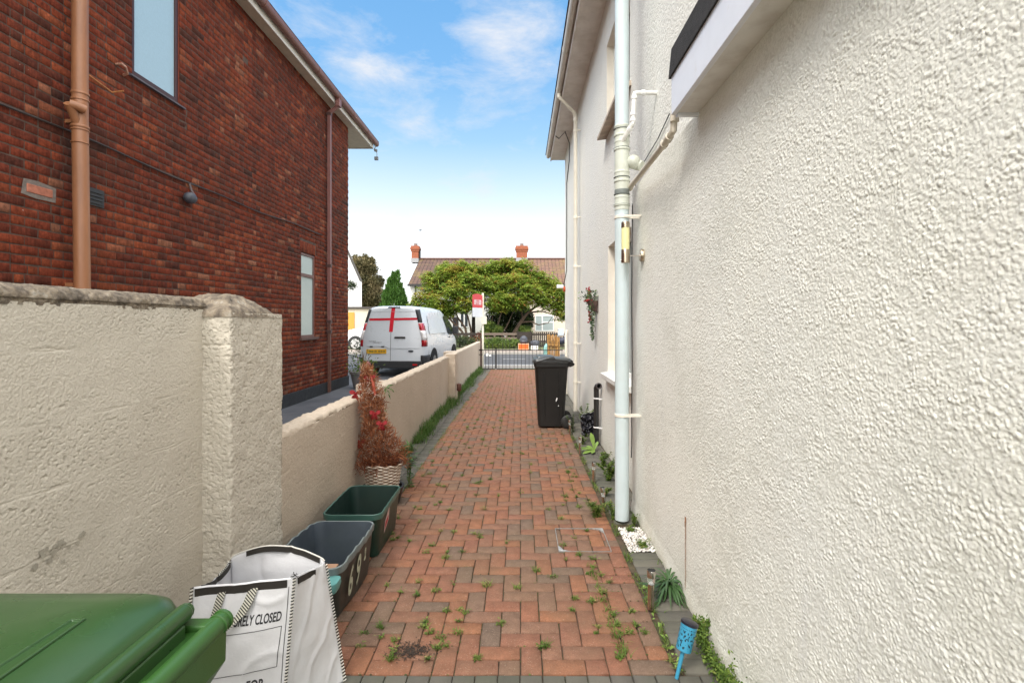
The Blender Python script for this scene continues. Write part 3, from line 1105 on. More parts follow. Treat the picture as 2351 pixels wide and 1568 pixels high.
# reveals and windows
for (y0, y1, z0, z1, low) in ((ya, yb, WZ[0], WZ[1], True), (ub, uc, WZ[2], WZ[3], False)):
    b = MB()
    xi = 1.15
    b.add([(1.04, y1, z0), (xi, y1, z0), (xi, y1, z1), (1.04, y1, z1)], [(0, 1, 2, 3)])
    b.add([(1.04, y0, z0), (xi, y0, z0), (xi, y0, z1), (1.04, y0, z1)], [(3, 2, 1, 0)])
    b.add([(1.04, y0, z1), (1.04, y1, z1), (xi, y1, z1), (xi, y0, z1)], [(0, 1, 2, 3)])
    b.add([(1.04, y0, z0), (1.04, y1, z0), (xi, y1, z0), (xi, y0, z0)], [(0, 1, 2, 3)])
    b.build('reveal', M_cream, RH)
    f = MB()
    fw = .06
    f.box(xi - .03, xi + .03, y0, y1, z0, z0 + fw).box(xi - .03, xi + .03, y0, y1, z1 - fw, z1)
    f.box(xi - .03, xi + .03, y0, y0 + fw, z0 + fw, z1 - fw).box(xi - .03, xi + .03, y1 - fw, y1, z0 + fw, z1 - fw)
    f.box(xi - .028, xi + .028, (y0 + y1) / 2 - .03, (y0 + y1) / 2 + .03, z0 + fw, z1 - fw)
    fr = f.build('window', M_pvcwhite, RH, bevel=.005)
    g = MB()
    g.box(xi + .0, xi + .012, y0 + .03, y1 - .03, z0 + .03, z1 - .03)
    # sub-part: coordinates relative to the house origin too
    gl = g.build('pane', mat('window_glass', (.10, .13, .14), .05, spec=.8), None)
    gl.parent = fr
    gl.location = (0, 0, 0)
    gl.matrix_parent_inverse = Matrix.Translation(-RH.location)
    s = MB()
    if low:
        s.add([(.955, y0 - .06, z0 - .012), (1.12, y0 - .06, z0 + .012), (1.12, y1 + .06, z0 + .012), (.955, y1 + .06, z0 - .012),
               (.955, y0 - .06, z0 - .062), (1.04, y0 - .06, z0 - .072), (1.04, y1 + .06, z0 - .072), (.955, y1 + .06, z0 - .062)],
              [(0, 1, 2, 3), (4, 7, 6, 5), (0, 4, 5, 1), (3, 2, 6, 7), (0, 3, 7, 4)])
        s.build('window_sill', M_pvcwhite, RH, bevel=.004)
    else:
        s.add([(.93, y0 - .06, z0 - .04), (1.12, y0 - .06, z0 + .01), (1.12, y1 + .05, z0 + .01), (.93, y1 + .05, z0 - .04),
               (.93, y0 - .06, z0 - .075), (1.04, y0 - .06, z0 - .06), (1.04, y1 + .05, z0 - .06), (.93, y1 + .05, z0 - .075)],
              [(0, 1, 2, 3), (4, 7, 6, 5), (0, 4, 5, 1), (3, 2, 6, 7), (0, 3, 7, 4)])
        s.build('window_sill', mat('grubby_sill', (.50, .42, .34), .8, var=.3), RH)

# soffit / fascia / gutter of the main roof
ZS = 5.45
b = MB()
b.box(.735, 1.06, 2.0, 12.05, ZS, ZS + .02)
b.build('soffit', M_lead, RH)
b = MB()
b.box(.712, .735, 2.0, 12.05, ZS - .03, ZS + .19)
b.build('fascia', M_lead, RH, bevel=.004)
b = MB()
gp = [(.712, 5.60), (.712, 5.53)] + [(.665 + .045 * math.cos(R(a)), 5.555 + .05 * math.sin(R(a))) for a in range(-10, -181, -20)] + [(.615, 5.60), (.63, 5.605), (.64, 5.57), (.70, 5.57)]
b.prism(gp, 1.9, 12.1, 'y')
gut = b.build('gutter', mat('grubby_white_gutter', (.60, .56, .50), .45, var=.08, dirt=(.35, .30, .22), dscale=3, damt=.45), RH)
b = MB()
for yy in (3.2, 4.6, 6.0, 7.4, 8.66, 10.0, 11.3):
    b.prism([(p[0] - .004 if p[0] < .66 else p[0], p[1] - (.004 if p[1] < 5.55 else 0)) for p in gp], yy - .04, yy + .04, 'y')
b.build_each('gutter_joint', mat('grubby_white_gutter'), RH)
# roof planes
b = MB()
b.add([(.60, 1.8, 5.62), (.60, 12.2, 5.62), (4.5, 8.3, 7.9), (4.5, 5.7, 7.9), (8.4, 12.2, 5.62), (8.4, 1.8, 5.62)],
      [(0, 3, 2, 1), (1, 2, 4), (4, 2, 3, 5), (5, 3, 0)])
b.add([(.62, 1.82, 5.60), (.62, 12.18, 5.60), (8.4, 12.18, 5.60), (8.4, 1.82, 5.60)], [(0, 1, 2, 3)])
b.build('roof', M_tileR, RH)

# flat roof edge of the extension
FR = thing('flat_roof_edge', 'white boxed fascia with black felt edge jutting over the roughcast wall, top right', 'roof edge', (.80, 2.68, 2.68))
b = MB()
b.box(.800, .825, -3, 2.68, 2.672, 2.886)
b.build('fascia', mat('bright_fascia', (.80, .81, .86), .35, var=.03, dirt=(.55, .5, .42), dscale=9, damt=.2, dthr=(.62, .72)), FR, bevel=.003)
b = MB()
b.box(.825, .955, -3, 2.655, 2.676, 2.69)
b.build('soffit', mat('bright_soffit', (.80, .78, .74), .5, var=.05, dirt=(.4, .33, .26), dscale=7, damt=.35), FR)
b = MB()
b.box(.825, 1.04, 2.655, 2.679, 2.66, 2.886)
b.build('end_board', mat('bright_fascia'), FR)
b = MB()
b.add([(.79, 2.70, 2.872), (.79, -3, 2.872), (.782, -3, 2.99), (.782, 2.62, 2.99), (.83, 2.60, 3.035), (.83, -3, 3.035), (1.04, 2.60, 3.04), (1.04, -3, 3.04), (1.04, 2.70, 2.872), (.80, 2.70, 2.872), (.80, -3, 2.872), (.795, 2.69, 2.95), (1.04, 2.69, 2.95)],
      [(0, 1, 2, 3), (3, 2, 5, 4), (4, 5, 7, 6), (0, 3, 11), (0, 11, 12, 8), (3, 4, 12, 11), (4, 6, 12), (0, 9, 10, 1)])
b.build('felt', M_felt, FR, recalc=False)

# rust streak and stains on near wall
b = MB()
zt = H - (1185 - 742) * 2.868 / 1160
for k in range(16):
    z_ = zt - k * .03
    wv = .0035 * math.sin(k * 1.7)
    wd = (.009 if k < 2 else .0055) * (1 - k * .03)
    b.add([(.9335, 2.862 + wv - wd, z_), (.9335, 2.862 + wv + wd, z_), (.9335, 2.862 + wv * .6 + wd * .9, z_ - .031), (.9335, 2.862 + wv * .6 - wd * .9, z_ - .031)], [(0, 1, 2, 3)])
b.build('rust_streak', M_rust, RH)

# ================================================================== left house (red brick)
BH = thing('brick_house', 'dark red brick house with brown gutter and white fascia on the left', 'house', (-3.9, 11.45, .17))
XW = -3.9
rows = []
tw = []
z = .38
row = 0
wins = [(5.08, 5.78, 4.08, 5.35), (8.98, 9.60, 1.31, 2.84)]
soldier = (8.94, 9.64, 2.84, 3.04)
while z < 5.98:
    y = 2.4 + (.1125 if row % 2 else 0) - .225
    while y < 11.45:
        y0, y1 = y + .005, min(y + .220, 11.448)
        ln = .45
        if y1 - y0 > .05:
            segs_ = [(y0, y1)]
            for (a, c, zb, zt_) in wins + [soldier]:
                if z + .065 > zb + .01 and z + .01 < zt_:
                    ns = []
                    for (s0, s1) in segs_:
                        if s1 <= a or s0 >= c:
                            ns.append((s0, s1))
                        else:
                            if s0 < a - .02:
                                ns.append((s0, a - .004))
                            if s1 > c + .02:
                                ns.append((c + .004, s1))
                    segs_ = ns
            for s0, s1 in segs_:
                if s1 - s0 > .2 and rnd.random() < .38:
                    sm_ = s0 + (s1 - s0) * rnd.choice((.5, .5, .62, .38))
                    rows.append((s0, sm_ - .004, z + .006 + rnd.uniform(-.0015, .0015), z + .069))
                    rows.append((sm_ + .004, s1, z + .006, z + .069 + rnd.uniform(-.0015, .0015)))
                    tw += [0, 0]
                else:
                    rows.append((s0, s1, z + .005 + rnd.uniform(-.0015, .0015), z + .069 + rnd.uniform(-.0015, .0015)))
                    tw.append(0)
        y += .225
    z += .075
    row += 1
yv_ = soldier[0]
while yv_ < soldier[1] - .03:
    rows.append((yv_ + .004, yv_ + .071, 2.845, 3.04))
    tw.append(1)
    yv_ += .075
rows = np.array(rows)
tw = np.array(tw)
cyb = rows[:, :2].mean(1)
czb = rows[:, 2:].mean(1)
tb = np.clip(rng.beta(2.6, 2.4, len(rows)) * .8 + .05 + fbm(cyb * .8, czb * .9, 2) * .22, 0, 1)
orange = rng.random(len(rows)) < .045
tb[orange] = rng.uniform(.86, 1, orange.sum())
tb[tw == 1] = rng.uniform(.5, .8, (tw == 1).sum())
# low bricks cleaner and redder
tb = np.clip(tb + .12 * sstep(3.1, 2.2, czb), 0, 1)
brick_mesh('brickwork', rows, tb, lambda u, v, h: np.stack([XW + h, u, v], -1), M_wallbrick, BH, thick=.03, ch=.0016, jit=.0026, tilt=.0012, lift=rng.normal(0, .0009, len(rows)))
b = MB()


def mort(b, y0, y1, z0, z1):
    b.add([(XW - .0032, y0, z0), (XW - .0032, y1, z0), (XW - .0032, y1, z1), (XW - .0032, y0, z1)], [(0, 1, 2, 3)])


zc = [.17, 1.31, 2.84, 4.08, 5.35, 6.0]
mort(b, -3, 11.44, .17, 1.31)
mort(b, -3, 8.98, 1.31, 2.84)
mort(b, 9.60, 11.44, 1.31, 2.84)
mort(b, -3, 11.44, 2.84, 4.08)
mort(b, -3, 5.08, 4.08, 5.35)
mort(b, 5.78, 11.44, 4.08, 5.35)
mort(b, -3, 11.44, 5.35, 6.0)
b.add([(XW - .0032, 11.44, .17), (-12, 11.44, .17), (-12, 11.44, 6), (XW - .0032, 11.44, 6)], [(0, 1, 2, 3)])
b.add([(-12, -3, .17), (-12, 11.44, .17), (-12, 11.44, 6), (-12, -3, 6)], [(0, 1, 2, 3)])
b.add([(XW - .0032, -3, .17), (-12, -3, .17), (-12, -3, 6), (XW - .0032, -3, 6)], [(0, 1, 2, 3)])
b.build('wall', M_mortar, BH, recalc=False)
b = MB()
b.box(-4.1, XW + .012, -3, 11.46, .165, .385)
b.build('plinth', M_plinth, BH, bevel=.006)
# repair patches
for (u0, u1, v0, v1, tt) in ((3.96, 4.22, 2.585, 2.695, 1), ):
    b = MB()
    ri = [(XW + .004, a, c) for a, c in ((u0 - .02, v0), (u0, v1 + .012), (u0 + .12, v1 + .02), (u1 + .02, v1), (u1 + .015, v0 - .01), (u0 + .1, v0 - .015))]
    b.add(ri, [tuple(range(6))])
    b.build('mortar_patch', M_patch, BH)
    b = MB()
    b.box(XW - .01, XW + .009, u0 + .025, u1 - .015, v0 + .022, v1 - .02)
    b.build('bare_brick', mat('orange_brick', (.36, .13, .08), .85, var=.3, vscale=30), BH, bevel=.004)


def sub(o, parent, root):
    """make o (built in world coordinates) a sub-part of parent, whose root empty is at root.location"""
    o.parent = parent
    o.matrix_parent_inverse = Matrix.Translation(-root.location)
    return o


# upper window (frosted, brown frame), lower window with top light
def bwin(y0, y1, z0, z1, mg, split=None, sillname='window_sill'):
    f = MB()
    fw = .045
    x0, x1 = XW - .06, XW - .015
    f.box(x0, x1, y0, y0 + fw, z0, z1).box(x0, x1, y1 - fw, y1, z0, z1)
    f.box(x0, x1, y0 + fw, y1 - fw, z0, z0 + fw).box(x0, x1, y0 + fw, y1 - fw, z1 - fw, z1)
    if split:
        f.box(x0, x1, y0 + fw, y1 - fw, split - .03, split + .03)
    fr = f.build('window', M_darkbrown if not split else mat('brown_window', (.13, .065, .055), .45, var=.1), BH, bevel=.004)
    p = MB()
    p.box(XW - .045, XW - .035, y0 + .02, y1 - .02, z0 + .02, z1 - .02)
    sub(p.build('pane', mg), fr, BH)
    r = MB()
    r.box(XW - .09, XW - .0032, y0 - .006, y0, z0, z1).box(XW - .09, XW - .0032, y1, y1 + .006, z0, z1).box(XW - .09, XW - .0032, y0, y1, z1, z1 + .006)
    r.build('reveal', mat('reveal_brick', (.20, .045, .025), .85, var=.3, vscale=20), BH)


bwin(*wins[0][:2], wins[0][2], wins[0][3], M_frost)
bwin(*wins[1][:2], wins[1][2], wins[1][3], M_frost2, 2.44)
b = MB()
b.add([(XW - .05, 5.02, 4.085), (XW + .035, 5.02, 4.05), (XW + .035, 5.84, 4.05), (XW - .05, 5.84, 4.085), (XW + .035, 5.02, 4.035), (XW + .035, 5.84, 4.035), (XW - .05, 5.02, 4.03), (XW - .05, 5.84, 4.03)],
      [(0, 1, 2, 3), (1, 4, 5, 2), (4, 6, 7, 5), (0, 6, 4, 1), (3, 2, 5, 7)])
b.build('window_sill', mat('slate_sill', (.09, .085, .10), .6, var=.2), BH)
b = MB()
b.box(XW - .05, XW + .045, 8.93, 9.67, 1.262, 1.312)
b.build('window_sill', mat('brown_sill', (.10, .055, .045), .7, var=.2), BH, bevel=.006)
# eaves
ZE = 5.98
b = MB()
b.add([(-3.73, -3, ZE), (-3.73, 12.75, ZE), (-12, 12.75, ZE), (-12, 11.43, ZE), (-3.95, 11.43, ZE), (-3.95, -3, ZE)], [(0, 5, 4, 3, 2, 1)])
vs_ = [(-3.73, -3, ZE), (-3.73, 12.75, ZE), (-12, 12.75, ZE), (-12, 11.43, ZE), (-3.95, 11.43, ZE), (-3.95, -3, ZE)]
b = MB().add(vs_ + [(v[0], v[1], v[2] + .03) for v in vs_], [(0, 5, 4, 3, 2, 1), (6, 7, 8, 9, 10, 11), (0, 1, 7, 6), (1, 2, 8, 7), (2, 3, 9, 8), (3, 4, 10, 9), (4, 5, 11, 10), (5, 0, 6, 11)])
b.build('soffit', mat('ribbed_soffit', (.50, .44, .35), .6, var=.1, dirt=(.3, .24, .18), damt=.3), BH)
b = MB()
b.box(-3.73, -3.712, -3, 12.76, ZE - .015, ZE + .16)
b.box(-12, -3.73, 12.745, 12.765, ZE - .015, ZE + .2)
b.build('fascia', mat('cream_fascia', (.68, .66, .60), .45, var=.06), BH)
b = MB()
gp2 = [(-3.712, 6.15), (-3.712, 6.06)] + [(-3.655 + .055 * math.cos(R(a)), 6.09 + .055 * math.sin(R(a))) for a in range(190, 371, 20)] + [(-3.598, 6.15)]
gp2 = [(-3.712, 6.155)] + [(-3.655 + .057 * math.cos(R(a)), 6.105 + .06 * math.sin(R(a))) for a in range(180, 361, 20)] + [(-3.598, 6.155), (-3.606, 6.155), (-3.62, 6.10), (-3.70, 6.10)]
b.prism(gp2, -3, 12.85, 'y')
b.build('gutter', mat('brown_gutter', (.15, .065, .05), .5, var=.1), BH)
b = MB()
for yy in (7.2, 9.1, 10.14, 11.0, 12.0):
    b.prism([(p[0] + (.006 if p[0] > -3.65 else 0), p[1] - (.006 if p[1] < 6.1 else 0)) for p in gp2], yy - .05, yy + .05, 'y')
b.build_each('gutter_joint', mat('brown_gutter'), BH)
b = MB()
b.add([(-3.60, -3, 6.17), (-3.60, 12.86, 6.17), (-7.9, 8.5, 8.6), (-7.9, 1, 8.6), (-12.2, 12.86, 6.17), (-12.2, -3, 6.17)], [(0, 1, 2, 3), (1, 4, 2), (4, 5, 3, 2), (5, 0, 3)])
b.add([(-3.62, -3, 6.15), (-3.62, 12.84, 6.15), (-12.2, 12.84, 6.15), (-12.2, -3, 6.15)], [(0, 3, 2, 1)])
b.build('roof', M_tileL, BH)


# ================================================================== pipes and fittings on the right house
def collar(b, x, y, z, r, h):
    b.lathe([(r * .97, -h / 2), (r, -h / 2 + .004), (r, h / 2 - .004), (r * .97, h / 2)], (x, y, z), 24)


SP = thing('soil_pipe', 'tall pale blue soil pipe standing against the cream wall beside the wall lamp', 'pipe', (.80, 4.0, 0))
sx, sy = .803, 4.0
MB().tube([(sx, sy, .02), (sx, sy, 2.46)], .055, 26).tube([(sx, sy, 3.12), (sx, sy, 5.5)], .055, 26).build('pipe', M_soilpipe, SP, smooth=True)
b = MB()
b.tube([(sx, sy, 2.46), (sx, sy, 3.12)], .058, 26)
for z_ in (2.50, 2.56, 2.69, 2.76, 2.94, 3.00, 3.05, 3.12):
    collar(b, sx, sy, z_, .064 if z_ in (2.5, 2.69, 2.94, 3.05) else .061, .018)
b.build('fitting', M_fitting, SP, smooth=True)
b = MB()
collar(b, sx, sy, 2.60, .0585, .05)
for z_ in (2.505, 2.585, 2.72, 2.95, 3.10):
    b.lathe([(.062, -.003), (.0655, 0), (.062, .003)], (sx, sy, z_), 24)
b.build_each('rubber_seal', mat('grey_seal', (.16, .18, .17), .6), SP, smooth=True)
b = MB()
b.tube([(sx, sy + .03, 2.86), (sx + .10, sy + .0, 2.83), (.95, sy - .04, 2.80)], [.03, .045, .04], 16)
b.sphere((sx + .085, sy - .03, 2.835), .055, 14, 10)
b.build('branch_elbow', M_fitting, SP, smooth=True)
for z_ in (2.405, .845):
    b = MB()
    b.lathe([(.056, -.012), (.0605, -.010), (.0605, .010), (.056, .012)], (sx, sy, z_), 24)
    b.bar((sx + .05, sy, z_), (.945, sy + .0, z_), .012, .018)
    b.bar((sx, sy - .058, z_), (.94, sy - .06, z_ + .004), .012, .016)
    b.build('pipe_bracket', M_cream, SP)

# upper small waste pipe with elbows
WP = thing('waste_pipe', 'short white overflow pipe with two elbows entering the top of the blue pipe', 'pipe', (.9, 3.9, 3.2))
dw = 3.86
p0 = px(1494, 214, 4.0)
p0.x = 1.05
p1 = px(1456, 214, dw)
p2 = px(1453, 285, dw)
p3 = px(1425, 330, 3.97)
b = MB()
a0 = Vector((1.045, p1.y, p1.z + .0))
b.tube([a0, Vector((p1.x + .02, p1.y, p1.z)), Vector((p1.x + .004, p1.y, p1.z - .006)), Vector((p1.x, p1.y, p1.z - .02)), Vector((p2.x, p2.y, p2.z + .012)), Vector((p2.x - .004, p2.y, p2.z - .004)), p3], .0175, 14)
b.build('pipe', M_pvcwhite, WP, smooth=True)
b = MB()
for c, ax in ((a0.lerp(p1, .62), (1, 0, 0)), (p1 + Vector((0, 0, -.035)), (0, 0, 1)), (p2 + Vector((0, 0, .03)), (0, 0, 1)), (p2 + Vector((0, 0, .075)), (0, 0, 1)), (p2.lerp(p3, .25), (p3 - p2))):
    b.lathe([(.0185, -.014), (.0225, -.012), (.0225, .012), (.0185, .014)], c, 14, axis=ax)
b.build_each('elbow_socket', M_white, WP, smooth=True)
# diagonal cream waste pipe running back along the ledge
DP = thing('waste_pipe', 'sloping cream waste pipe from under the white fascia down to the blue pipe', 'pipe', (.9, 3.3, 2.6))
q0 = px(1549, 268, 2.74)
q1 = px(1546, 300, 2.76)
q2 = px(1530, 325, 2.86)
q3 = px(1446, 432, 4.0)
b = MB()
b.tube([q0 + Vector((0, 0, .03)), q1, q2, q3, q3 + (q3 - q2).normalized() * .05], .019, 14)
b.build('pipe', mat('aged_cream_pipe', (.62, .56, .46), .45, var=.1, dirt=(.32, .24, .15), damt=.5), DP, smooth=True)
b = MB()
for c, ax in ((q0 + Vector((0, 0, -.01)), (0, 0, 1)), (q2.lerp(q1, .3), (q2 - q1)), (q2.lerp(q3, .05), (q3 - q2)), (q3, (q3 - q2))):
    b.lathe([(.02, -.02), (.0245, -.018), (.0245, .018), (.02, .02)], c, 14, axis=ax)
b.build_each('elbow_socket', mat('aged_cream_pipe'), DP, smooth=True)
# cable
CB = MB()
c0 = px(1537, 268, 2.70)
cpts = [px(1537, 262, 3.49), px(1510, 320, 3.79), px(1480, 370, 4.19), px(1468, 398, 4.38), px(1459, 425, 4.50)]
cpts += [Vector((.985, 4.30, 2.70)), Vector((.936, 4.225, 2.55)), Vector((.932, 4.22, 2.3)), Vector((.930, 4.225, 1.8)), Vector((.932, 4.22, 1.2)), Vector((.928, 4.22, .8)), Vector((.925, 4.2, .62)), Vector((.915, 4.17, .46))]
CB.tube(cpts, .0042, 6)
tag(CB.build('cable', M_wire, smooth=True), 'thin black cable running down the corner of the cream wall behind the blue pipe', 'cable')

# wall lamp
WL = thing('wall_lamp', 'cylindrical brushed metal wall lamp with yellowed shade on the cream wall', 'lamp', (.93, 3.88, 2.09))
lx, ly = .802, 3.86
zb = H + (742 - 604) * ly / 1160
MB().lathe([(.030, 0), (.033, .003), (.033, .098), (.031, .102)], (lx, ly, zb), 28).build('lamp_body', M_bronze, WL, smooth=True)
MB().lathe([(.0305, .098), (.0305, .275)], (lx, ly, zb), 28).build('lamp_shade', M_lampglass, WL, smooth=True)
MB().lathe([(.0325, .268), (.0325, .305), (.030, .312), (.004, .312)], (lx, ly, zb), 28).build('lamp_cap', M_bronze, WL, smooth=True)
MB().tube([(lx + .03, ly, zb + .055), (.925, ly, zb + .055)], .0055, 10).build('lamp_arm', M_steel, WL, smooth=True)
MB().lathe([(.004, 0), (.006, .004), (.004, .008)], (lx - .037, ly, zb + .02), 8, axis=(1, 0, 0)).build('screw', M_steel, WL, smooth=True)
MB().lathe([(.010, .0), (.044, .002), (.048, .010), (.048, .030)], (.910, ly, zb + .058), 30, axis=(1, 0, 0)).build('wall_plate', M_bronze, WL, smooth=True)

# gutter downpipe (cream) with swan neck
DN = thing('downpipe', 'thin cream downpipe with swan neck from the gutter down behind the black bin', 'downpipe', (.93, 8.8, 0))
b = MB()
b.tube([(.665, 8.66, 5.50), (.665, 8.66, 5.44), (.93, 8.75, 5.22), (.955, 8.78, 5.14), (.955, 8.78, .05)], .034, 16)
b.build('pipe', mat('cream_pvc', (.78, .74, .64), .4, var=.05, dirt=(.5, .45, .36), damt=.3), DN, smooth=True)
for z_ in (5.1, 4.9, 3.4, 2.55, 1.22, .55):
    b = MB()
    collar(b, .955, 8.78, z_, .040, .05 if z_ != 4.9 else .03)
    if z_ in (4.9, 3.4, 1.22, 2.55, .55):
        b.bar((.97, 8.74, z_), (1.04, 8.72, z_), .02, .02)
    b.build('pipe_bracket', mat('cream_pvc'), DN, smooth=True)
b = MB()
b.tube([(1.01, 11.0, 1.42), (.985, 10.95, 1.32), (.985, 10.9, .9), (.985, 10.9, .05)], .028, 12)
tag(b.build('standpipe', mat('cream_pvc'), smooth=True), 'short cream pipe at the far corner of the rendered house, left of the tall downpipe', 'pipe')
b = MB()
b.tube([(1.03, 11.25, 4.7), (1.028, 11.25, 3.2), (1.026, 11.25, 2.75), (1.01, 11.5, 2.55), (.99, 11.75, 2.43)], .010, 6)
b.tube([(.72, 10.4, 5.42), (.80, 10.5, 5.40), (.90, 10.2, 5.43), (1.02, 10.5, 5.30), (1.03, 10.7, 5.0), (1.03, 11.25, 4.7)], .010, 6)
tag(b.build('aerial_cable', M_wire, smooth=True), 'dark aerial cable looping from the soffit down the far end of the rendered wall', 'cable')
AL = thing('floodlight', 'small white floodlight with orange rear cover at the far corner of the rendered house', 'light', (1.03, 11.7, 2.4))
MB().box(.84, 1.0, 11.68, 11.78, 2.38, 2.46).build('lamp_head', M_white, AL, bevel=.01)
MB().lathe([(.02, 0), (.065, .006), (.065, .04), (.05, .05)], (.99, 11.72, 2.36), 16, axis=(1, 0, 0)).build('rear_cover', M_alarm, AL, smooth=True)

# black capped rubble pipe with white straps, black cloth
BP = thing('drain_pipe', 'short black pipe with open elbow and two white straps fixed low on the cream wall', 'pipe', (.98, 6.5, 0))
b = MB()
b.tube([(.975, 6.5, 0), (.975, 6.5, .735), (.982, 6.47, .765), (.99, 6.43, .772)], .034, 18, cap=False)
b.build('pipe', M_black, BP, smooth=True)
MB().lathe([(.036, 0), (.040, .003), (.040, .018), (.028, .018), (.028, -.01)], (.992, 6.42, .773), 18, axis=(.25, -1, .05), cap=False).build('pipe_end', mat('worn_black', (.08, .07, .07), .5, var=.4, vscale=30), BP, smooth=True)
for z_ in (.605, .235):
    MB().lathe([(.0345, -.008), (.037, -.007), (.037, .007), (.0345, .008)], (.975, 6.5, z_), 18).bar((.98, 6.46, z_), (1.04, 6.44, z_ - .004), .012, .014).build('strap', M_white, BP)

# crumpled black bag caught behind the pipe
n = 26
uu, vv = np.meshgrid(np.linspace(0, 1, n), np.linspace(0, 1, n))
P_ = np.stack([.80 + uu * .18 - .015 * vv + fbm(uu * 4, vv * 4, 2) * .02, 6.62 - uu * .04 + fbm(uu * 5 + 3, vv * 5, 3) * .05, .14 + vv * .22 + uu * .07 * (vv - .1) - .10 * (1 - vv) * uu ** .5 * (uu < .3) + fbm(uu * 6, vv * 3 + 8, 2) * .015], -1)
o = grid_obj('plastic_bag', P_, mat('shiny_black_bag', (.018, .018, .024), .28, var=.2), None)
so = o.modifiers.new('solid', 'SOLIDIFY')
so.thickness = .006
tag(o, 'crumpled black plastic bag snagged beside the short black pipe', 'bag')

# hanging wall basket
WB = thing('hanging_basket', 'wire wall basket with red berries and trailing green foliage on the cream wall', 'hanging basket', (1.03, 6.9, 2.0))
bz = px(1355, 700, 6.9).z
bc = Vector((.985, 6.9, bz))
b = MB()
r0 = .15
for k in range(9):
    a = -PI / 2 + PI * k / 8
    pts = [(1.035 - r0 * math.cos(a) * (1 - .55 * t), 6.9 + r0 * math.sin(a) * (1 - .5 * t), bz + .10 - .19 * t) for t in (0, .3, .6, .85, 1)]
    b.tube(pts, .003, 5)
for t in (0, .3, .65, 1):
    b.tube([(1.035 - r0 * math.cos(-PI / 2 + PI * k / 12) * (1 - .55 * t), 6.9 + r0 * math.sin(-PI / 2 + PI * k / 12) * (1 - .5 * t), bz + .10 - .19 * t) for k in range(13)], .0035, 5)
b.tube([(1.035, 6.74, bz + .12), (1.035, 6.74, bz - .10), (1.035, 7.05, bz - .10), (1.035, 7.05, bz + .14), (1.035, 6.9, bz + .2)], .004, 5)
b.build('wire_frame', mat('brown_wire', (.06, .035, .03), .6), WB)
b = MB()
b.loft([[(1.032 - r0 * .93 * math.cos(-PI / 2 + PI * k / 10) * (1 - .55 * t), 6.9 + r0 * .93 * math.sin(-PI / 2 + PI * k / 10) * (1 - .5 * t), bz + .05 - .135 * t) for k in range(11)] for t in (0, .4, .75, 1)], closed=False, cap=True)
b.build('liner', mat('coir_liner', (.15, .10, .085), .95, var=.4, vscale=35, bump=.006, bscale=60), WB)
n = 620
t = rng.random(n)
trail = rng.random(n) < .55
Pf = np.empty((n, 3))
Pf[~trail] = np.array([.95, 6.9, bz + .10]) + rng.normal(size=((~trail).sum(), 3)) * np.array([.055, .07, .05])
tt_ = rng.random(trail.sum())
Pf[trail] = np.stack([.955 + rng.normal(size=len(tt_)) * .02 * (1.3 - tt_) + .03 * tt_, 6.88 + rng.normal(size=len(tt_)) * .05 * (1.2 - tt_), bz + .06 - tt_ * .52], 1)
D_ = unit(n) + np.array([-.2, 0, -.2])
leaf_mesh('foliage', Pf, D_, unit(n), rng.uniform(.018, .045, n), rng.uniform(.012, .026, n), rng.random(n), tint_mat('basket_leaf', [(0, (.02, .05, .025)), (.6, (.06, .12, .04)), (.9, (.16, .26, .06)), (1, (.35, .4, .3))], rough=.5), WB)
b = MB()
for k in range(85):
    a = rnd.random()
    if a < .28:
        c = (.945 + rnd.gauss(0, .012), 7.0 + rnd.gauss(0, .02), bz + .14 + rnd.random() * .11)
    elif a < .55:
        c = (.93 + rnd.gauss(0, .03), 6.85 + rnd.gauss(0, .05), bz + .06 + rnd.gauss(0, .02))
    else:
        c = (.945 + rnd.gauss(0, .012), 6.9 + rnd.gauss(0, .02), bz - .09 - rnd.random() * .17)
    b.sphere(c, rnd.uniform(.007, .013), 6, 4)
b.build_each('berry', mat('red_berries', (.32, .012, .02), .35), WB, smooth=True)

# ================================================================== fittings on the brick house
BS = thing('soil_pipe', 'thick orange-brown soil pipe running up the brick wall above the tall cream wall', 'pipe', (-3.78, 4.3, .17))
bx, by = -3.775, 4.33
MB().tube([(bx, by + .045, .17), (bx, by + .02, 2.0), (bx, by, 3.32), (bx, by - .0, 6.3)], .058, 28).build('pipe', M_brownpvc, BS, smooth=True)
b = MB()
zz0 = H + (742 - 222) * by / 1160
zz1 = H + (742 - 295) * by / 1160
for z_, h_ in ((zz0 + .02, .02), (zz0 - .035, .012), (zz1 + .01, .022), (zz1 - .018, .012), (zz1 - .13, .008)):
    collar(b, bx, by, z_, .0655, h_)
b.build_each('pipe_collar', M_brownpvc, BS, smooth=True)
zm = (zz0 + zz1) / 2 + .015
b = MB()
b.tube([(bx, by - .02, zm - .14), (bx + .01, by - .09, zm - .03), (bx + .02, by - .125, zm + .01)], [.03, .036, .04], 16, cap=True)
b.tube([(bx + .02, by - .125, zm + .005), (bx + .055, by - .09, zm + .0), (bx + .085, by - .045, zm - .012)], .036, 16, cap=False)
b.build('branch', M_brownpvc, BS, smooth=True)
MB().lathe([(.001, 0), (.031, 0), (.031, .004), (.001, .004)], (bx + .075, by - .058, zm - .008), 16, axis=(.6, .8, -.2)).build('pipe_mouth', M_black, BS)
for z_ in (3.30, 1.9):
    b = MB()
    b.bar((bx, by, z_), (-3.9, by + .01, z_), .03, .03)
    b.build('pipe_bracket', M_brownpvc, BS)

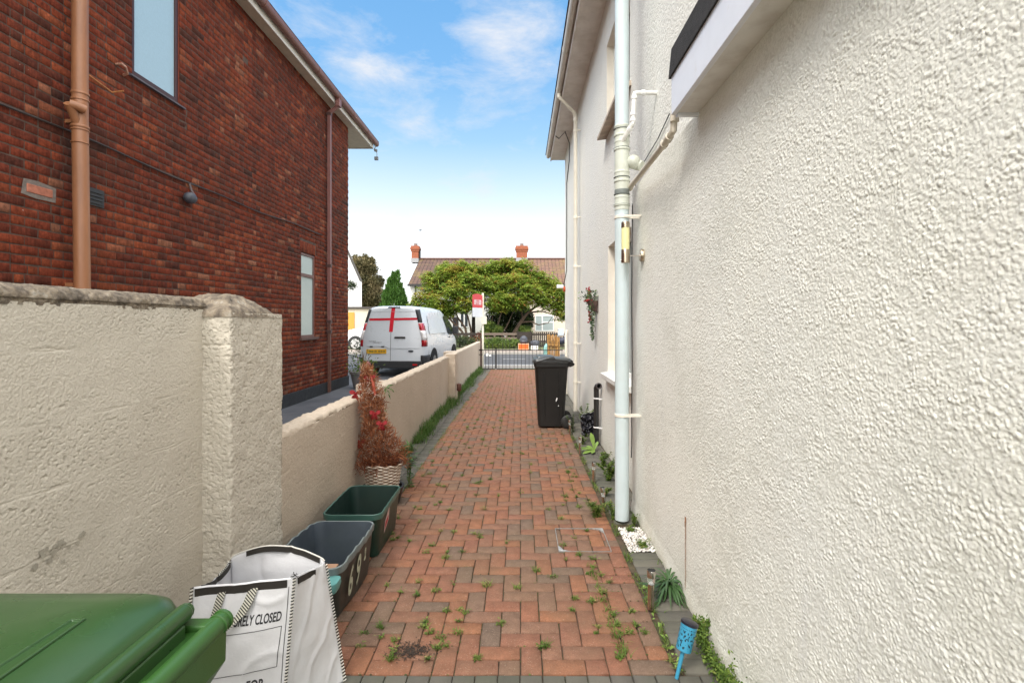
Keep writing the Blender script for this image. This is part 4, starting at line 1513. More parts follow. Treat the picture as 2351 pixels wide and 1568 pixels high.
LD = thing('downpipe', 'slim pinkish brown square downpipe near the far corner of the brick house', 'downpipe', (-3.83, 10.14, .17))
b = MB()
dxx, dyy = -3.835, 10.14
b.box(dxx - .033, dxx + .033, dyy - .033, dyy + .033, 1.55, 5.80)
b.build('pipe', M_pinkbrown, LD, bevel=.006)
b = MB()
b.box(dxx - .028, dxx + .028, dyy - .028, dyy + .028, .19, 1.56)
b.build('lower_pipe', mat('rust_brown_pvc', (.12, .055, .04), .5, var=.15), LD, bevel=.006)
for z_ in (5.76, 2.72, 1.60, 1.40):
    MB().box(dxx - .042, dxx + .042, dyy - .042, dyy + .042, z_ - .03, z_ + .03).build('pipe_bracket', mat('dark_pvc', (.07, .035, .03), .5), LD)
b = MB()
b.bar((dxx, dyy, 5.78), (-3.66, dyy, 5.92), .065, .065)
b.box(-3.70, -3.61, dyy - .06, dyy + .06, 5.90, 6.14)
b.build('swan_neck', M_pinkbrown, LD, bevel=.008)

b = MB()
cp = [(-3.885, y_, 3.215 + .012 * math.sin(y_ * 3.1) + (.0 if y_ < 7 else (y_ - 7) * .03)) for y_ in np.arange(1.5, 10.0, .3)]
b.tube(cp, .009, 6)
tag(b.build('wall_cable', mat('dark_cable', (.035, .025, .022), .6), smooth=True), 'dark cable clipped along the brick wall above the round black lamp', 'cable')
BL = thing('bulkhead_lamp', 'round dark grey lamp hanging under the cable on the brick wall', 'lamp', (-3.88, 5.84, 3.03))
MB().sphere((-3.83, 5.86, 3.02), .085, 16, 10, (.75, 1.0, .78)).build('lamp_body', mat('slate_plastic', (.055, .06, .075), .5), BL, smooth=True)
MB().tube([(-3.885, 5.93, 3.21), (-3.875, 5.95, 3.13), (-3.84, 5.97, 3.06)], .012, 6).build('lamp_arm', mat('grey_conduit', (.12, .09, .09), .6), BL)
AV = thing('air_vent', 'small black vent grille in the brick wall behind the orange-brown pipe', 'vent', (-3.89, 4.62, 2.72))
MB().box(-3.90, -3.888, 4.47, 4.72, 2.64, 2.80).build('frame', M_black, AV)
b = MB()
for k in range(4):
    b.box(-3.889, -3.878, 4.49, 4.70, 2.66 + k * .033, 2.675 + k * .033)
b.build('louvre', M_trim, AV)
b = MB()
y_, z_ = 4.93, H + (742 - 158) * 4.93 / 1160
b.tube([(-3.9, y_ + .03, z_ - .05), (-3.85, y_ + .02, z_ - .04), (-3.83, y_ - .03, z_ + .0), (-3.85, y_ - .05, z_ + .02), (-3.90, y_ - .06, z_ + .01)], .012, 8)
tag(b.build('copper_pipe_stub', mat('aged_copper', (.36, .19, .13), .45, var=.3, vscale=40), smooth=True), 'short bent copper pipe stub by the lower left corner of the upper frosted window', 'pipe')
b = MB()
y_ = 4.75
z_ = H + (742 - 218) * y_ / 1160
b.tube([(bx + .02, by + .05, z_ + .01), (-3.80, y_ - .05, z_), (-3.70, y_ - .04, z_ + .015)], .007, 6)
tag(b.build('iron_pipe_holder', M_rust, smooth=True), 'thin rusty iron rod sticking out beside the orange-brown pipe', 'rod')
HC = MB()
HC.tube([px(857, 328, 12.7), px(862, 338, 12.7), px(859, 344, 12.7), px(865, 350, 12.7)], .014, 6)
HC.box(-3.665, -3.575, 12.66, 12.72, 5.66, 5.74)
HC.box(-3.67, -3.60, 12.66, 12.72, 5.88, 5.93)
HC.tube([(-3.62, 12.69, 5.9), (-3.60, 12.69, 5.80), (-3.62, 12.69, 5.7)], .008, 5)
tag(HC.build('loose_gutter_bracket', mat('galvanised', (.22, .23, .24), .5, metal=.6)), 'loose grey bracket dangling from the far end of the brown gutter', 'bracket')


# ================================================================== wheelie bins
def rrect(w_, d_, r, z, cx_=0, cy_=0, n=6):
    pts = []
    for (sx_, sy_, a0) in ((1, -1, -90), (1, 1, 0), (-1, 1, 90), (-1, -1, 180)):
        for k in range(n + 1):
            a = R(a0 + 90 * k / n)
            pts.append((cx_ + sx_ * (w_ / 2 - r) + r * math.cos(a), cy_ + sy_ * (d_ / 2 - r) + r * math.sin(a), z))
    return pts


def wheelie(label, loc, rotz, Wd, Dp, Ht, mb, ml, big):
    """local frame: hinge and handle on +y, lid opens at -y"""
    t = thing('wheelie_bin', label, 'wheelie bin', loc, rotz)
    b = MB()
    rings = [rrect(Wd * .80, Dp * .70, .05, .03, 0, -.015), rrect(Wd * .82, Dp * .72, .055, .10, 0, -.015), rrect(Wd * .93, Dp * .90, .055, Ht - .17, 0, -.01), rrect(Wd * .94, Dp * .92, .05, Ht - .16, 0, -.01), rrect(Wd * .985, Dp * .96, .05, Ht - .15, 0, -.01), rrect(Wd * .99, Dp * .965, .05, Ht - .075, 0, -.01)]
    b.loft(rings)
    b.build('body', mb, t, local=True, smooth=True)
    # recessed side panels suggested by shallow ribs
    b = MB()
    for s_ in (-1, 1):
        for yy_ in (-.14, .12):
            b.bar((s_ * (Wd * .41 + .002), yy_ * Dp / .7, .16), (s_ * (Wd * .468 + .004), yy_ * Dp / .62, Ht - .24), .016, .012)
    b.build_each('rib', mb, t, local=True, bevel=.004)
    # lid
    b = MB()
    zt = Ht - .075
    R_ = .068 if big else .07
    rings = [rrect(Wd * 1.02, Dp * 1.0, R_, zt - .02, 0, -.012, 8), rrect(Wd * 1.045, Dp * 1.02, R_, zt - .005, 0, -.012, 8), rrect(Wd * 1.045, Dp * 1.02, R_, zt + .016, 0, -.012, 8), rrect(Wd * 1.02, Dp * .995, R_ * .95, zt + .036, 0, -.012, 8),
             rrect(Wd * .97, Dp * .94, R_ * .9, zt + .047, 0, -.012, 8), rrect(Wd * .80, Dp * .78, R_ * .8, zt + .057, 0, -.012, 8), rrect(Wd * .4, Dp * .4, R_ * .6, zt + .063, 0, -.012, 8)]
    b.loft(rings)
    if not big:
        b2 = []
    b.build('lid', ml, t, local=True, smooth=True)
    return t, zt


# green garden bin in the foreground; its hinge side faces the path (+X)
GB, zt = wheelie('green wheelie bin at the lower left with its handle towards the path', (-.970, .672, 0), R(-90), .575, .70, 1.09, M_greenbin, M_greenlid, True)
# embossed channel on the lid, rolled hinge edge, handle, gussets: local frame (local +y = world +X)
b = MB()
chz = zt + .056
for a0, a1, cxl in ((-.13, .28, 0), ):
    pass
# world channel X -.692..-.668, y < .845  -> local y = X+.955, local x = -(Y-.665)
y1_, y2_ = .262, .288
x1_ = -.178
y1_, y2_ = .215, .243
b.loft([[(x1_, y1_, chz - .006), (.27, y1_ - .012, chz - .006), (.27, y2_ + .012, chz - .006), (x1_, y2_, chz - .006)],
        [(x1_ + .002, y1_ + .002, chz + .0055), (.27, y1_ - .010, chz + .0055), (.27, y2_ + .010, chz + .0055), (x1_ + .002, y2_ - .002, chz + .0055)],
        [(x1_ + .007, y1_ + .006, chz + .0055), (.27, y1_ - .005, chz + .0055), (.27, y2_ + .005, chz + .0055), (x1_ + .007, y2_ - .006, chz + .0055)],
        [(x1_ + .008, y1_ + .008, chz + .0022), (.27, y1_ - .003, chz + .0022), (.27, y2_ + .003, chz + .0022), (x1_ + .008, y2_ - .008, chz + .0022)]])
b.build('lid_rib', M_greenlid, GB, local=True, bevel=.0012)
b = MB()
b.tube([(-.262, .350, zt + .022), (.30, .350, zt + .022)], [.016, .016], 16)
b.tube([(-.280, .335, zt + .010), (-.262, .350, zt + .022)], [.010, .016], 12)
b.box(-.24, .3, .345, .366, zt - .045, zt + .012)
b.build('hinge_edge', M_greenlid, GB, local=True, smooth=True, bevel=.003)
hz = .995
hy = .392
b = MB()
b.tube([(-.311, hy, hz), (.30, hy, hz)], .0175, 22)
b.build('handle', M_greenbin, GB, local=True, smooth=True)
b = MB()
for xx_ in (-.308, -.291, -.111):
    b.lathe([(.0175, -.004), (.0205, -.0025), (.0205, .0025), (.0175, .004)], (xx_, hy, hz), 22, axis=(1, 0, 0))
b.lathe([(.0001, -.003), (.0155, -.0025), (.0185, 0), (.0185, .004)], (-.313, hy, hz), 22, axis=(1, 0, 0))
b.build_each('handle_collar', M_greenbin, GB, local=True, smooth=True)
b = MB()
for (xa, xb) in ((-.301, -.111), (-.101, .05)):
    b.prism([(hy + .015, hz - .004), (hy + .013, hz - .07), (hy - .03, hz - .135), (hy - .06, hz - .14), (hy - .06, hz + .004), (hy - .012, hz + .01)], xa, xb, 'x')
b.build_each('handle_web', M_greenbin, GB, local=True, bevel=.006)
b = MB()
b.box(-.286, -.255, .335, hy, hz - .01, hz + .018)
b.box(-.305, -.235, .33, hy - .012, hz - .035, hz - .012)
b.box(-.12, -.08, .33, hy + .003, hz - .42, hz - .10)
b.build('hinge_bracket', M_greenbin, GB, local=True, bevel=.004)
b = MB()
for xx_ in (-.25, .25):
    w_ = MB()
    w_.lathe([(.03, -.03), (.10, -.03), (.105, -.02), (.105, .02), (.10, .03), (.03, .03)], (xx_, .30, .105), 24, axis=(1, 0, 0))
    w_.build('wheel', M_black, GB, local=True, smooth=True)

BB, zt2 = wheelie('black wheelie bin standing on the path against the far cream wall', (.475, 7.75, 0), R(-90), .50, .545, 1.07, M_blackbin, M_binlid, False)
b = MB()
# raised arched grip and hinge lip; local x: -.25 faces the camera side (world -Y)  => local +x
b.loft([rrect(.36, .30, .05, zt2 + .040, 0, -.10), rrect(.33, .26, .05, zt2 + .075, 0, -.10), rrect(.26, .20, .04, zt2 + .085, 0, -.10)])
b.build('lid_crown', M_binlid, BB, local=True, smooth=True)
b = MB()
b.tube([(.262, -.24, zt2 + .006), (.268, -.16, zt2 + .028), (.268, -.05, zt2 + .062), (.268, .02, zt2 + .064), (.268, .05, zt2 + .034), (.265, .22, zt2 + .020), (.26, .27, zt2 - .004)], .012, 8)
b.build('lid_lip', M_binlid, BB, local=True, smooth=True)
b = MB()
b.loft([rrect(.02, .12, .008, zt2 + .024, .268, -.03), rrect(.02, .10, .008, zt2 + .052, .268, -.02)])
b.build('grip_recess', M_black, BB, local=True)
b = MB()
b.tube([(-.22, .315, zt2 - .035), (.22, .315, zt2 - .035)], .017, 14)
b.tube([(-.23, .285, zt2 + .003), (.25, .285, zt2 + .003)], .022, 14)
for xx_ in (-.2, .2):
    b.bar((xx_, .25, zt2 - .06), (xx_, .315, zt2 - .035), .03, .05)
b.build('handle', M_blackbin, BB, local=True, smooth=True)
for xx_ in (-.22, .22):
    w_ = MB()
    w_.lathe([(.03, -.025), (.09, -.025), (.10, -.018), (.10, .018), (.09, .025), (.03, .025)], (xx_, .225, .10), 20, axis=(1, 0, 0))
    w_.build('wheel', M_black, BB, local=True, smooth=True)
b = MB()
b.loft([[(.2375, .04 + .022 * math.cos(a) - z_ * .0, z_ + .0) for z_, a in ((.38, 0), )] * 1] * 1) if False else None
f_ = [(.2200, .052, .40), (.2205, .068, .425), (.2225, .075, .46), (.2235, .064, .465), (.2215, .050, .43)]
sxo = .0145
b.add([(x_ + sxo, y_, z_) for x_, y_, z_ in f_], [(0, 1, 2, 3, 4)])
b.add([(.2285, .085, .335), (.2285, .097, .335), (.229, .097, .347), (.229, .085, .347)], [(0, 1, 2, 3)])
b.build('paint_mark', M_white, BB, local=True)


# ================================================================== recycling boxes
def rec_box(label, x0, x1, y0, y1, zr, mo, mrim, mi, wavy=0.0, deform=0.0):
    t = thing('recycling_box', label, 'recycling box', ((x0 + x1) / 2, (y0 + y1) / 2, 0), 0, 'recycling boxes by the low wall')
    W_, D_ = x1 - x0, y1 - y0

    def ring(w_, d_, r, z, wv=0):
        pts = rrect(w_, d_, r, z, 0, 0, 6)
        out = []
        n_ = len(pts)
        # densify straights
        for i, p in enumerate(pts):
            q = pts[(i + 1) % n_]
            L = math.hypot(p[0] - q[0], p[1] - q[1])
            out.append(p)
            m = 14 if L > .2 else 0
            for k in range(1, m):
                out.append(tuple(p[j] + (q[j] - p[j]) * k / m for j in range(3)))
        res = []
        for p in out:
            side = abs(abs(p[0]) - w_ / 2) < .01
            dz_ = wv * .006 * math.sin(p[1] * 62) * (1 if side else 0)
            dz_ += wv * .010 * math.sin(p[1] * 7 + 1) * (1 if side else .3)
            dx_ = deform * .012 * math.sin(p[1] * 9 + p[0] * 4)
            res.append((p[0] + dx_, p[1], p[2] + dz_))
        return res
    b = MB()
    b.loft([ring(W_ * .82, D_ * .86, .045, .005), ring(W_ * .84, D_ * .87, .05, .03), ring(W_ * .94, D_ * .95, .055, zr - .05), ring(W_ * .945, D_ * .955, .055, zr - .045, wavy)], cap=False)
    b.add([tuple(p) for p in ring(W_ * .82, D_ * .86, .045, .005)], [tuple(range(len(ring(W_ * .82, D_ * .86, .045, .005))))[::-1]])
    b.build('body', mo, t, local=True, smooth=True)
    b = MB()
    b.loft([ring(W_ * .945, D_ * .955, .055, zr - .045, wavy), ring(W_ * .985, D_ * .985, .06, zr - .040, wavy), ring(W_ * 1.0, D_ * 1.0, .06, zr - .004, wavy), ring(W_ * .99, D_ * .992, .06, zr, wavy), ring(W_ * .945, D_ * .965, .055, zr - .002, wavy)], cap=False)
    b.build('rim', mrim, t, local=True, smooth=True)
    b = MB()
    ri = ring(W_ * .80, D_ * .84, .045, .02)
    b.loft([ring(W_ * .945, D_ * .965, .055, zr - .002, wavy), ring(W_ * .92, D_ * .945, .055, zr - .04), ri], cap=False)
    b.add([tuple(p) for p in ri], [tuple(range(len(ri)))])
    b.build('interior', mi, t, local=True, smooth=True)
    return t


def text_mesh(name, body, size, M, mat_, parent=None, xscale=1.0, off=0.0, thick=0.0, align='LEFT', shear=0.0):
    cu = bpy.data.curves.new(name, 'FONT')
    cu.body = body
    cu.size = size
    cu.offset = off
    cu.align_x = align
    cu.shear = shear
    cu.extrude = thick
    ob = bpy.data.objects.new(name, cu)
    COL.objects.link(ob)
    dg = bpy.context.evaluated_depsgraph_get()
    me = bpy.data.meshes.new_from_object(ob.evaluated_get(dg))
    bpy.data.objects.remove(ob)
    me.transform(Matrix.Diagonal((xscale, 1, 1, 1)))
    me.transform(M)
    if parent is not None:
        me.transform(Matrix.Translation(-parent.location))
    me.name = name
    me.materials.clear()
    return link_mesh(name, me, mat_, parent)


M_in1 = mat('dark_green_inside', (.004, .022, .017), .55, var=.15, dirt=(.02, .03, .02), damt=.4)
M_in2 = mat('slate_blue_inside', (.055, .070, .090), .5, var=.2, dirt=(.07, .09, .09), damt=.4)
R1 = rec_box('dark green open recycling box with red and white sticker, next to the wicker basket', -1.325, -.925, 3.34, 3.95, .305, M_box1, mat('green_rim', (.05, .12, .10), .35, var=.1), M_in1, .35)
R2 = rec_box('faded grey-green open recycling box with 69 painted on its side, behind the white bag', -1.335, -.925, 2.62, 3.255, .300, M_box2, M_box2in, M_in2, 1.0, .8)
# sticker and numbers lie on the +X side, which leans out upwards
def side_pt(yl, z, x1=-.925, W_=.40, zr=.305, out=.003):
    t = min(max((z - .03) / (zr - .08), 0), 1)
    xo = (x1 - W_ / 2) + W_ / 2 * (.84 + .10 * t) + out
    return (xo, yl, z)


b = MB()
b.add([side_pt(3.50, .20), side_pt(3.61, .275), side_pt(3.61, .175), side_pt(3.50, .115)], [(0, 1, 2, 3)])
b.build('sticker', mat('pale_sticker', (.58, .42, .40), .6, var=.1), R1)
b = MB()
b.add([side_pt(3.512, .185, out=.0045), side_pt(3.59, .215, out=.0045), side_pt(3.585, .175, out=.0045), side_pt(3.512, .140, out=.0045)], [(0, 1, 2, 3)])
b.build('sticker_print', mat('sticker_print_red', (.48, .05, .06), .6), R1)
slope = .10 * .205 / (.22)
for (txt, ybase, zbase, size) in (('6', 2.755, .075, .225), ('9', 2.885, .070, .235), ('2', 3.02, .155, .095)):
    ux = Vector((0, 1, 0))
    uz = Vector((.093, 0, 1)).normalized()
    nn = ux.cross(uz)
    M_ = Matrix((ux, uz, nn)).transposed().to_4x4()
    org = side_pt(ybase, zbase, W_=.41, zr=.30, out=.0105)
    M_ = Matrix.Translation(org) @ M_
    text_mesh('house_number', txt, size, M_, mat('dripping_white_paint', (.46, .50, .38), .7, var=.3, vscale=40), R2, xscale=.66, off=.005)
b = MB()
b.box(-1.20, -.99, 2.69, 2.75, .12, .262)
b.build('cardboard_piece', M_card, R2)
b = MB()
b.loft([rrect(.10, .10, .03, .205, -.985, 2.585), rrect(.115, .11, .03, .235, -.985, 2.585), rrect(.11, .105, .03, .255, -.985, 2.585)])
b.build('lid_clip', M_teal, R2, smooth=True)

# ================================================================== wicker basket with dead Christmas tree
TR = thing('plant_tray', 'shallow black plastic tray under the wicker basket', 'tray', (-1.205, 4.42, 0))
b = MB()
b.lathe([(.13, .0), (.15, .01), (.175, .13), (.185, .14), (.185, .15), (.165, .15), (.14, .03), (.001, .03)], (-1.205, 4.42, 0), 28, cap=False)
b.build('tray', M_black, TR, smooth=True)
WK = thing('wicker_basket', 'pale wicker basket holding the dead tree against the low wall', 'basket', (-1.205, 4.42, .03))
nt, nr = 22 * 6, 24 * 4
th, hh_ = np.meshgrid(np.linspace(0, 2 * PI, nt, endpoint=False), np.linspace(0, 1, nr), indexing='xy')
row_ = np.floor(hh_ * 23.99)
ph = (hh_ * 24) % 1
r_ = .118 + .045 * hh_ + .006 * np.cos(th * 11 + PI * row_) * np.sin(PI * ph) ** .5 + .003 * np.sin(PI * ph)
rimm = hh_ > .94
r_ = np.where(rimm, r_ + .008, r_)
P_ = np.stack([-1.205 + r_ * np.cos(th), 4.42 + r_ * np.sin(th), .035 + hh_ * .325 + .006 * np.sin(th * 3) * hh_ + .004 * np.sin(th * 11) * rimm], -1)
tn = np.clip(.55 + .5 * np.cos(th * 11 + PI * row_) * np.sin(PI * ph) + rng.normal(0, .12, th.shape) + .18 * perlin(th * 3, row_ * 3.3), 0, 1)
grid_obj('woven_side', P_, tint_mat('wicker', [(0, (.10, .055, .035)), (.45, (.33, .235, .17)), (1, (.66, .60, .52))], rough=.7, var=.2, vscale=60), WK, tint=tn, wrap=True)
MB().lathe([(.001, 0), (.150, 0), (.150, .01), (.001, .01)], (-1.205, 4.42, .30), 24).build('soil', M_soil, WK)

DT = thing('dead_tree', 'withered orange-brown Christmas tree with red bows leaning in the wicker basket', 'dead tree', (-1.205, 4.42, .31))
top = Vector((-1.36, 4.42, 1.21))
bot = Vector((-1.205, 4.42, .31))


def axis_pt(t):
    return np.array(bot)[None] * (1 - t)[:, None] + np.array(top)[None] * t[:, None]


n = 6200
t = rng.random(n) ** 1.5 * .97
C_ = axis_pt(t)
a = rng.uniform(0, 2 * PI, n)
rad = (.160 * (1 - t) ** .8 + .026) * (1 + .35 * np.sin(a * 2 + t * 9))
rr_ = rad * rng.uniform(.1, 1.0, n) ** .6
rad3 = np.stack([np.cos(a), np.sin(a), np.zeros(n)], 1)
Pd = C_ + rad3 * rr_[:, None]
Pd[:, 0] = np.maximum(Pd[:, 0], -1.412)
Dd = rad3 * rng.uniform(-.2, 1.0, (n, 1)) + np.array([0, 0, 1.0]) * rng.uniform(-.5, 1.6, (n, 1)) + rng.normal(size=(n, 3)) * .5
Ld = rng.uniform(.03, .085, n)
Dn = Dd / np.linalg.norm(Dd, axis=1, keepdims=True)
Dn[:, 0] = np.where(Pd[:, 0] + Dn[:, 0] * Ld < -1.412, np.abs(Dn[:, 0]), Dn[:, 0])
tn = np.clip(rng.beta(2, 2.3, n) * (1 - .35 * (rr_ / rad < .5)) + .25 * sstep(.5, 1, t) - .25 * sstep(.35, 0, t), 0, 1)
leaf_mesh('dead_foliage', Pd, Dn, unit(n), Ld, rng.uniform(.003, .0085, n), tn, G_dead, DT, droop=.15)
b = MB()
b.tube([bot, bot.lerp(top, .5) + Vector((.01, 0, 0)), top], [.012, .007, .003], 7)
for k in range(46):
    t = rnd.random() ** .8
    c = bot.lerp(top, t)
    a = rnd.uniform(0, 2 * PI)
    r_ = (.16 * (1 - t) + .03) * rnd.uniform(.7, 1.15)
    e1 = c + Vector((max(math.cos(a) * r_, -1.41 - c.x), math.sin(a) * r_, rnd.uniform(-.02, .08)))
    b.tube([c, c.lerp(e1, .5) + Vector((0, 0, rnd.uniform(-.01, .03))), e1], [.0035, .0025, .0012], 5)
b.build('trunk', mat('dead_twig', (.28, .15, .10), .9, var=.3), DT)
b = MB()
for k in range(30):
    t = rnd.choice((.5, .52, .72, .75, .8, .84)) + rnd.uniform(-.03, .03)
    c = bot.lerp(top, t) + Vector((rnd.uniform(-.03, .07), -(.14 * (1 - t) + .02) * rnd.uniform(.7, 1.1), 0))
    c.x = max(c.x, -1.40)
    d_ = Vector((rnd.uniform(-1, 1), rnd.uniform(-.3, .3), rnd.uniform(-.7, .7))).normalized() * rnd.uniform(.02, .04)
    if c.x + d_.x > -1.41:
        b.tube([c - d_ * .3, c, c + d_], .0016, 5)
b.build('twig_garland', mat('bleached_twig', (.62, .50, .42), .8), DT)


def bow(name, c, s, par, axis=(0, 1, 0)):
    b = MB()
    c = Vector(c)
    for k, ang in enumerate((20, 160, 250, 290)):
        d = Vector((math.cos(R(ang)), 0, math.sin(R(ang))))
        sd_ = Vector((-d.z, 0, d.x))
        L = s * (1.0 if k < 2 else 1.15)
        pts = [c, c + d * L * .35 + Vector((0, -s * .25, 0)), c + d * L * .75 + Vector((0, -s * .22, 0)), c + d * L + Vector((0, rnd.uniform(-.2, .1) * s, 0))]
        b.strip(pts, [s * .15, s * .62, s * .7, s * (.15 if k < 2 else .5)], sd_ + Vector((0, .5 * (-1) ** k, 0)))
        if k < 2:
            pts2 = [p + Vector((0, s * .35 * math.sin(PI * i / 3), 0)) for i, p in enumerate(pts)]
            b.strip(pts2, [s * .15, s * .55, s * .6, s * .15], sd_)
    b.sphere(c + Vector((0, -.15 * s, 0)), s * .2, 8, 6)
    o = b.build(name, M_redbow, par)
    m = o.modifiers.new('solid', 'SOLIDIFY')
    m.thickness = .0015
    return o


for (x_, y_, s_, dd) in ((817, 903, .055, 4.40), (861, 949, .05, 4.30), (877, 973, .05, 4.28), (823, 1015, .05, 4.42), (848, 868, .055, 4.40)):
    c = px(x_, y_, dd)
    c.x = max(c.x, -1.40) if c.z < .93 else c.x
    bow('red_bow', c, s_, DT)
c = px(850, 875, 4.38)
b = MB()
for k in range(6):
    e = c + Vector((rnd.uniform(-.01, .07), rnd.uniform(-.02, .02), -.10 - rnd.random() * .03))
    b.strip([c + Vector((0, 0, .06)), c.lerp(e, .5) + Vector((.01, -.01, .03)), e], [.008, .014, .008], (1, .2, .3))
b.build('ribbon', mat('faded_red_ribbon', (.33, .06, .03), .7, var=.3, vscale=60), DT)


# ================================================================== white woven waste bag
BG = thing('waste_bag', 'white woven waste sack with black binding and printed lettering beside the green bin', 'bag', (-1.08, 2.1, 0))
FTL, FTR = Vector((-1.274, 1.97, .543)), Vector((-.907, 2.03, .552))
FBL, FBR = Vector((-1.285, 1.90, .0)), Vector((-.935, 1.985, .0))
RT = Vector((-.892, 2.30, .483))
RB = Vector((-.775, 2.22, .0))
BTL = Vector((-1.335, 2.33, .478))
BBL = Vector((-1.33, 2.33, .0))


def panel(name, a, b_, c, d_, nu, nv, bulge, wr, edge_top=None, mat_=None, seed=0, out=Vector((0, -1, 0)), tintf=None, sag=0.0):
    """a-b top edge, d-c bottom edge (a top left, b top right, c bottom right, d bottom left)"""
    u, v = np.meshgrid(np.linspace(0, 1, nu), np.linspace(0, 1, nv), indexing='xy')
    A, B, Cc, Dd_ = [np.array(q) for q in (a, b_, c, d_)]
    P = (A[None, None] * ((1 - u) * (1 - v))[..., None] + B[None, None] * (u * (1 - v))[..., None] + Cc[None, None] * (u * v)[..., None] + Dd_[None, None] * ((1 - u) * v)[..., None])
    wv = fbm(u * 1.6 + seed, v * 2.1, 3) * wr + (1 - np.abs(perlin(u * 1.9 + v * 1.3 + seed, v * 1.6 - u * 1.2))) ** 8 * wr * 1.1 - wr * .3
    ed = np.minimum(np.minimum(u, 1 - u) * 8, 1)
    off_ = bulge * np.sin(PI * u) * np.sin(PI * np.clip(v, 0, 1) * .9 + .15) + wv * ed
    P = P + np.array(out)[None, None] * off_[..., None]
    if edge_top is not None:
        P[..., 2] += edge_top(u) * (1 - v) ** 2
    return P, grid_obj(name, P, mat_ or M_bagmat, BG)


def solid(o, th=.002):
    m = o.modifiers.new('solid', 'SOLIDIFY')
    m.thickness = th
    return o


Pf_, o = panel('front_panel', FTL, FTR, FBR, FBL, 46, 60, .018, .006, seed=3)
solid(o)
Pr_, o = panel('side_panel', FTR, RT, RB, FBR, 34, 60, .022, .006, out=Vector((1, -.2, 0)), seed=9)
solid(o)
Pb_, o = panel('back_panel', BTL, RT, RB, BBL, 46, 46, .0, .010, edge_top=lambda u: .05 * np.sin(PI * np.clip(u * .95 + .03, 0, 1)) + .018 * (u > .0) * np.sin(PI * u) ** .4, out=Vector((0, 1, 0)), seed=5)
solid(o)
Pl_, o = panel('side_panel', FTL, BTL, BBL, FBL, 30, 40, .01, .012, out=Vector((-.6, 0, 0)), seed=1, edge_top=lambda u: -.03 * np.sin(PI * u))
solid(o)


def band(P, i0, i1, w0, w1, up, seedv, nm='binding', m=None, cols=None):
    """strip following the top rows of a panel"""
    rows_ = P[i0:i1 + 1]
    return None


def off_strip(name, pts, nrm, width, m, tvals=None, th=.004):
    """flat ribbon under a list of points, hanging down by width"""
    b = MB()
    vs = []
    for p in pts:
        vs.append(Vector(p) + Vector(nrm) * th)
        vs.append(Vector(p) + Vector(nrm) * th - Vector((0, 0, width)))
    n = len(pts)
    b.add(vs, [(2 * i, 2 * i + 1, 2 * i + 3, 2 * i + 2) for i in range(n - 1)])
    o = b.build(name, m, BG)
    solid(o, .003)
    return o


off_strip('binding', Pf_[1, 1:43] + np.array([0, -.003, .004]), (0, -1, 0), .030, M_bandblack)
off_strip('binding', Pr_[1, 2:20] + np.array([.003, -.002, .004]), (1, -.1, 0), .026, M_bandblack)
off_strip('binding', Pb_[0, 8:44] + np.array([0, -.002, .004]), (0, -1, 0), .024, M_bandblack)
off_strip('binding', Pl_[0, 3:28] + np.array([.004, 0, .004]), (1, 0, 0), .022, M_bandblack)


def stitched(name, pts, r, per):
    """overlocked seam: rope of alternating black and white stitches"""
    pts = [Vector(p) for p in pts]
    L = [0]
    for a, c in zip(pts[:-1], pts[1:]):
        L.append(L[-1] + (c - a).length)
    n = int(L[-1] / per)
    b = MB()
    for k in range(n):
        s0 = (k + .5) * per
        i = max(j for j in range(len(L)) if L[j] <= s0)
        i = min(i, len(pts) - 2)
        t = (s0 - L[i]) / max(L[i + 1] - L[i], 1e-6)
        p = pts[i].lerp(pts[i + 1], t)
        d = (pts[i + 1] - pts[i]).normalized()
        side = Vector((d.z, 0, -d.x)).normalized()
        b.mi = k % 2
        q0 = p - side * r + d * per * -.4
        q1 = p + side * r + d * per * .4
        b.tube([q0, p + Vector((0, -r * .5, 0)), q1], per * .36, 5)
    b.build(name, [M_bandblack, mat('white_thread', (.7, .68, .62), .8)], BG)


stitched('stitched_seam', Pr_[:, 0] + np.array([.002, -.006, 0]), .0055, .0062)
stitched('stitched_seam', Pr_[:, -1] + np.array([.006, -.004, 0]), .0075, .0064)
stitched('stitched_seam', Pf_[:30, 0] + np.array([-.004, -.004, 0]), .006, .0064)
stitched('stitched_seam', Pl_[0, 18:] + np.array([.002, -.003, .002]), .005, .0064)
# rim piping of the back flap
b = MB()
b.tube([Vector(p) + Vector((0, -.001, .004)) for p in Pb_[0]], .0032, 6)
b.build('rim_piping', mat('white_thread'), BG)
# loose threads at the corner
b = MB()
for k in range(16):
    c = Vector(FTR) + Vector((.004, -.004, .006))
    d_ = Vector((rnd.uniform(-1, 1), rnd.uniform(-.6, .2), rnd.uniform(-.2, 1))).normalized() * .018
    b.tube([c, c + d_ * .6 + Vector((rnd.uniform(-.006, .006), 0, 0)), c + d_], .0008, 4)
b.build('loose_thread', M_bandblack, BG)


def front_pt(u, v, out=.003):
    nv, nu = Pf_.shape[:2]
    i = min(max(v, 0), 1) * (nv - 1)
    j = min(max(u, 0), 1) * (nu - 1)
    i0, j0 = min(int(i), nv - 2), min(int(j), nu - 2)
    a, b_ = i - i0, j - j0
    p = Pf_[i0, j0] * (1 - a) * (1 - b_) + Pf_[i0 + 1, j0] * a * (1 - b_) + Pf_[i0, j0 + 1] * (1 - a) * b_ + Pf_[i0 + 1, j0 + 1] * a * b_
    return Vector(p) + Vector((0.02, -1, .05)).normalized() * out


# lettering, following the cloth
FW, FH = .37, .555


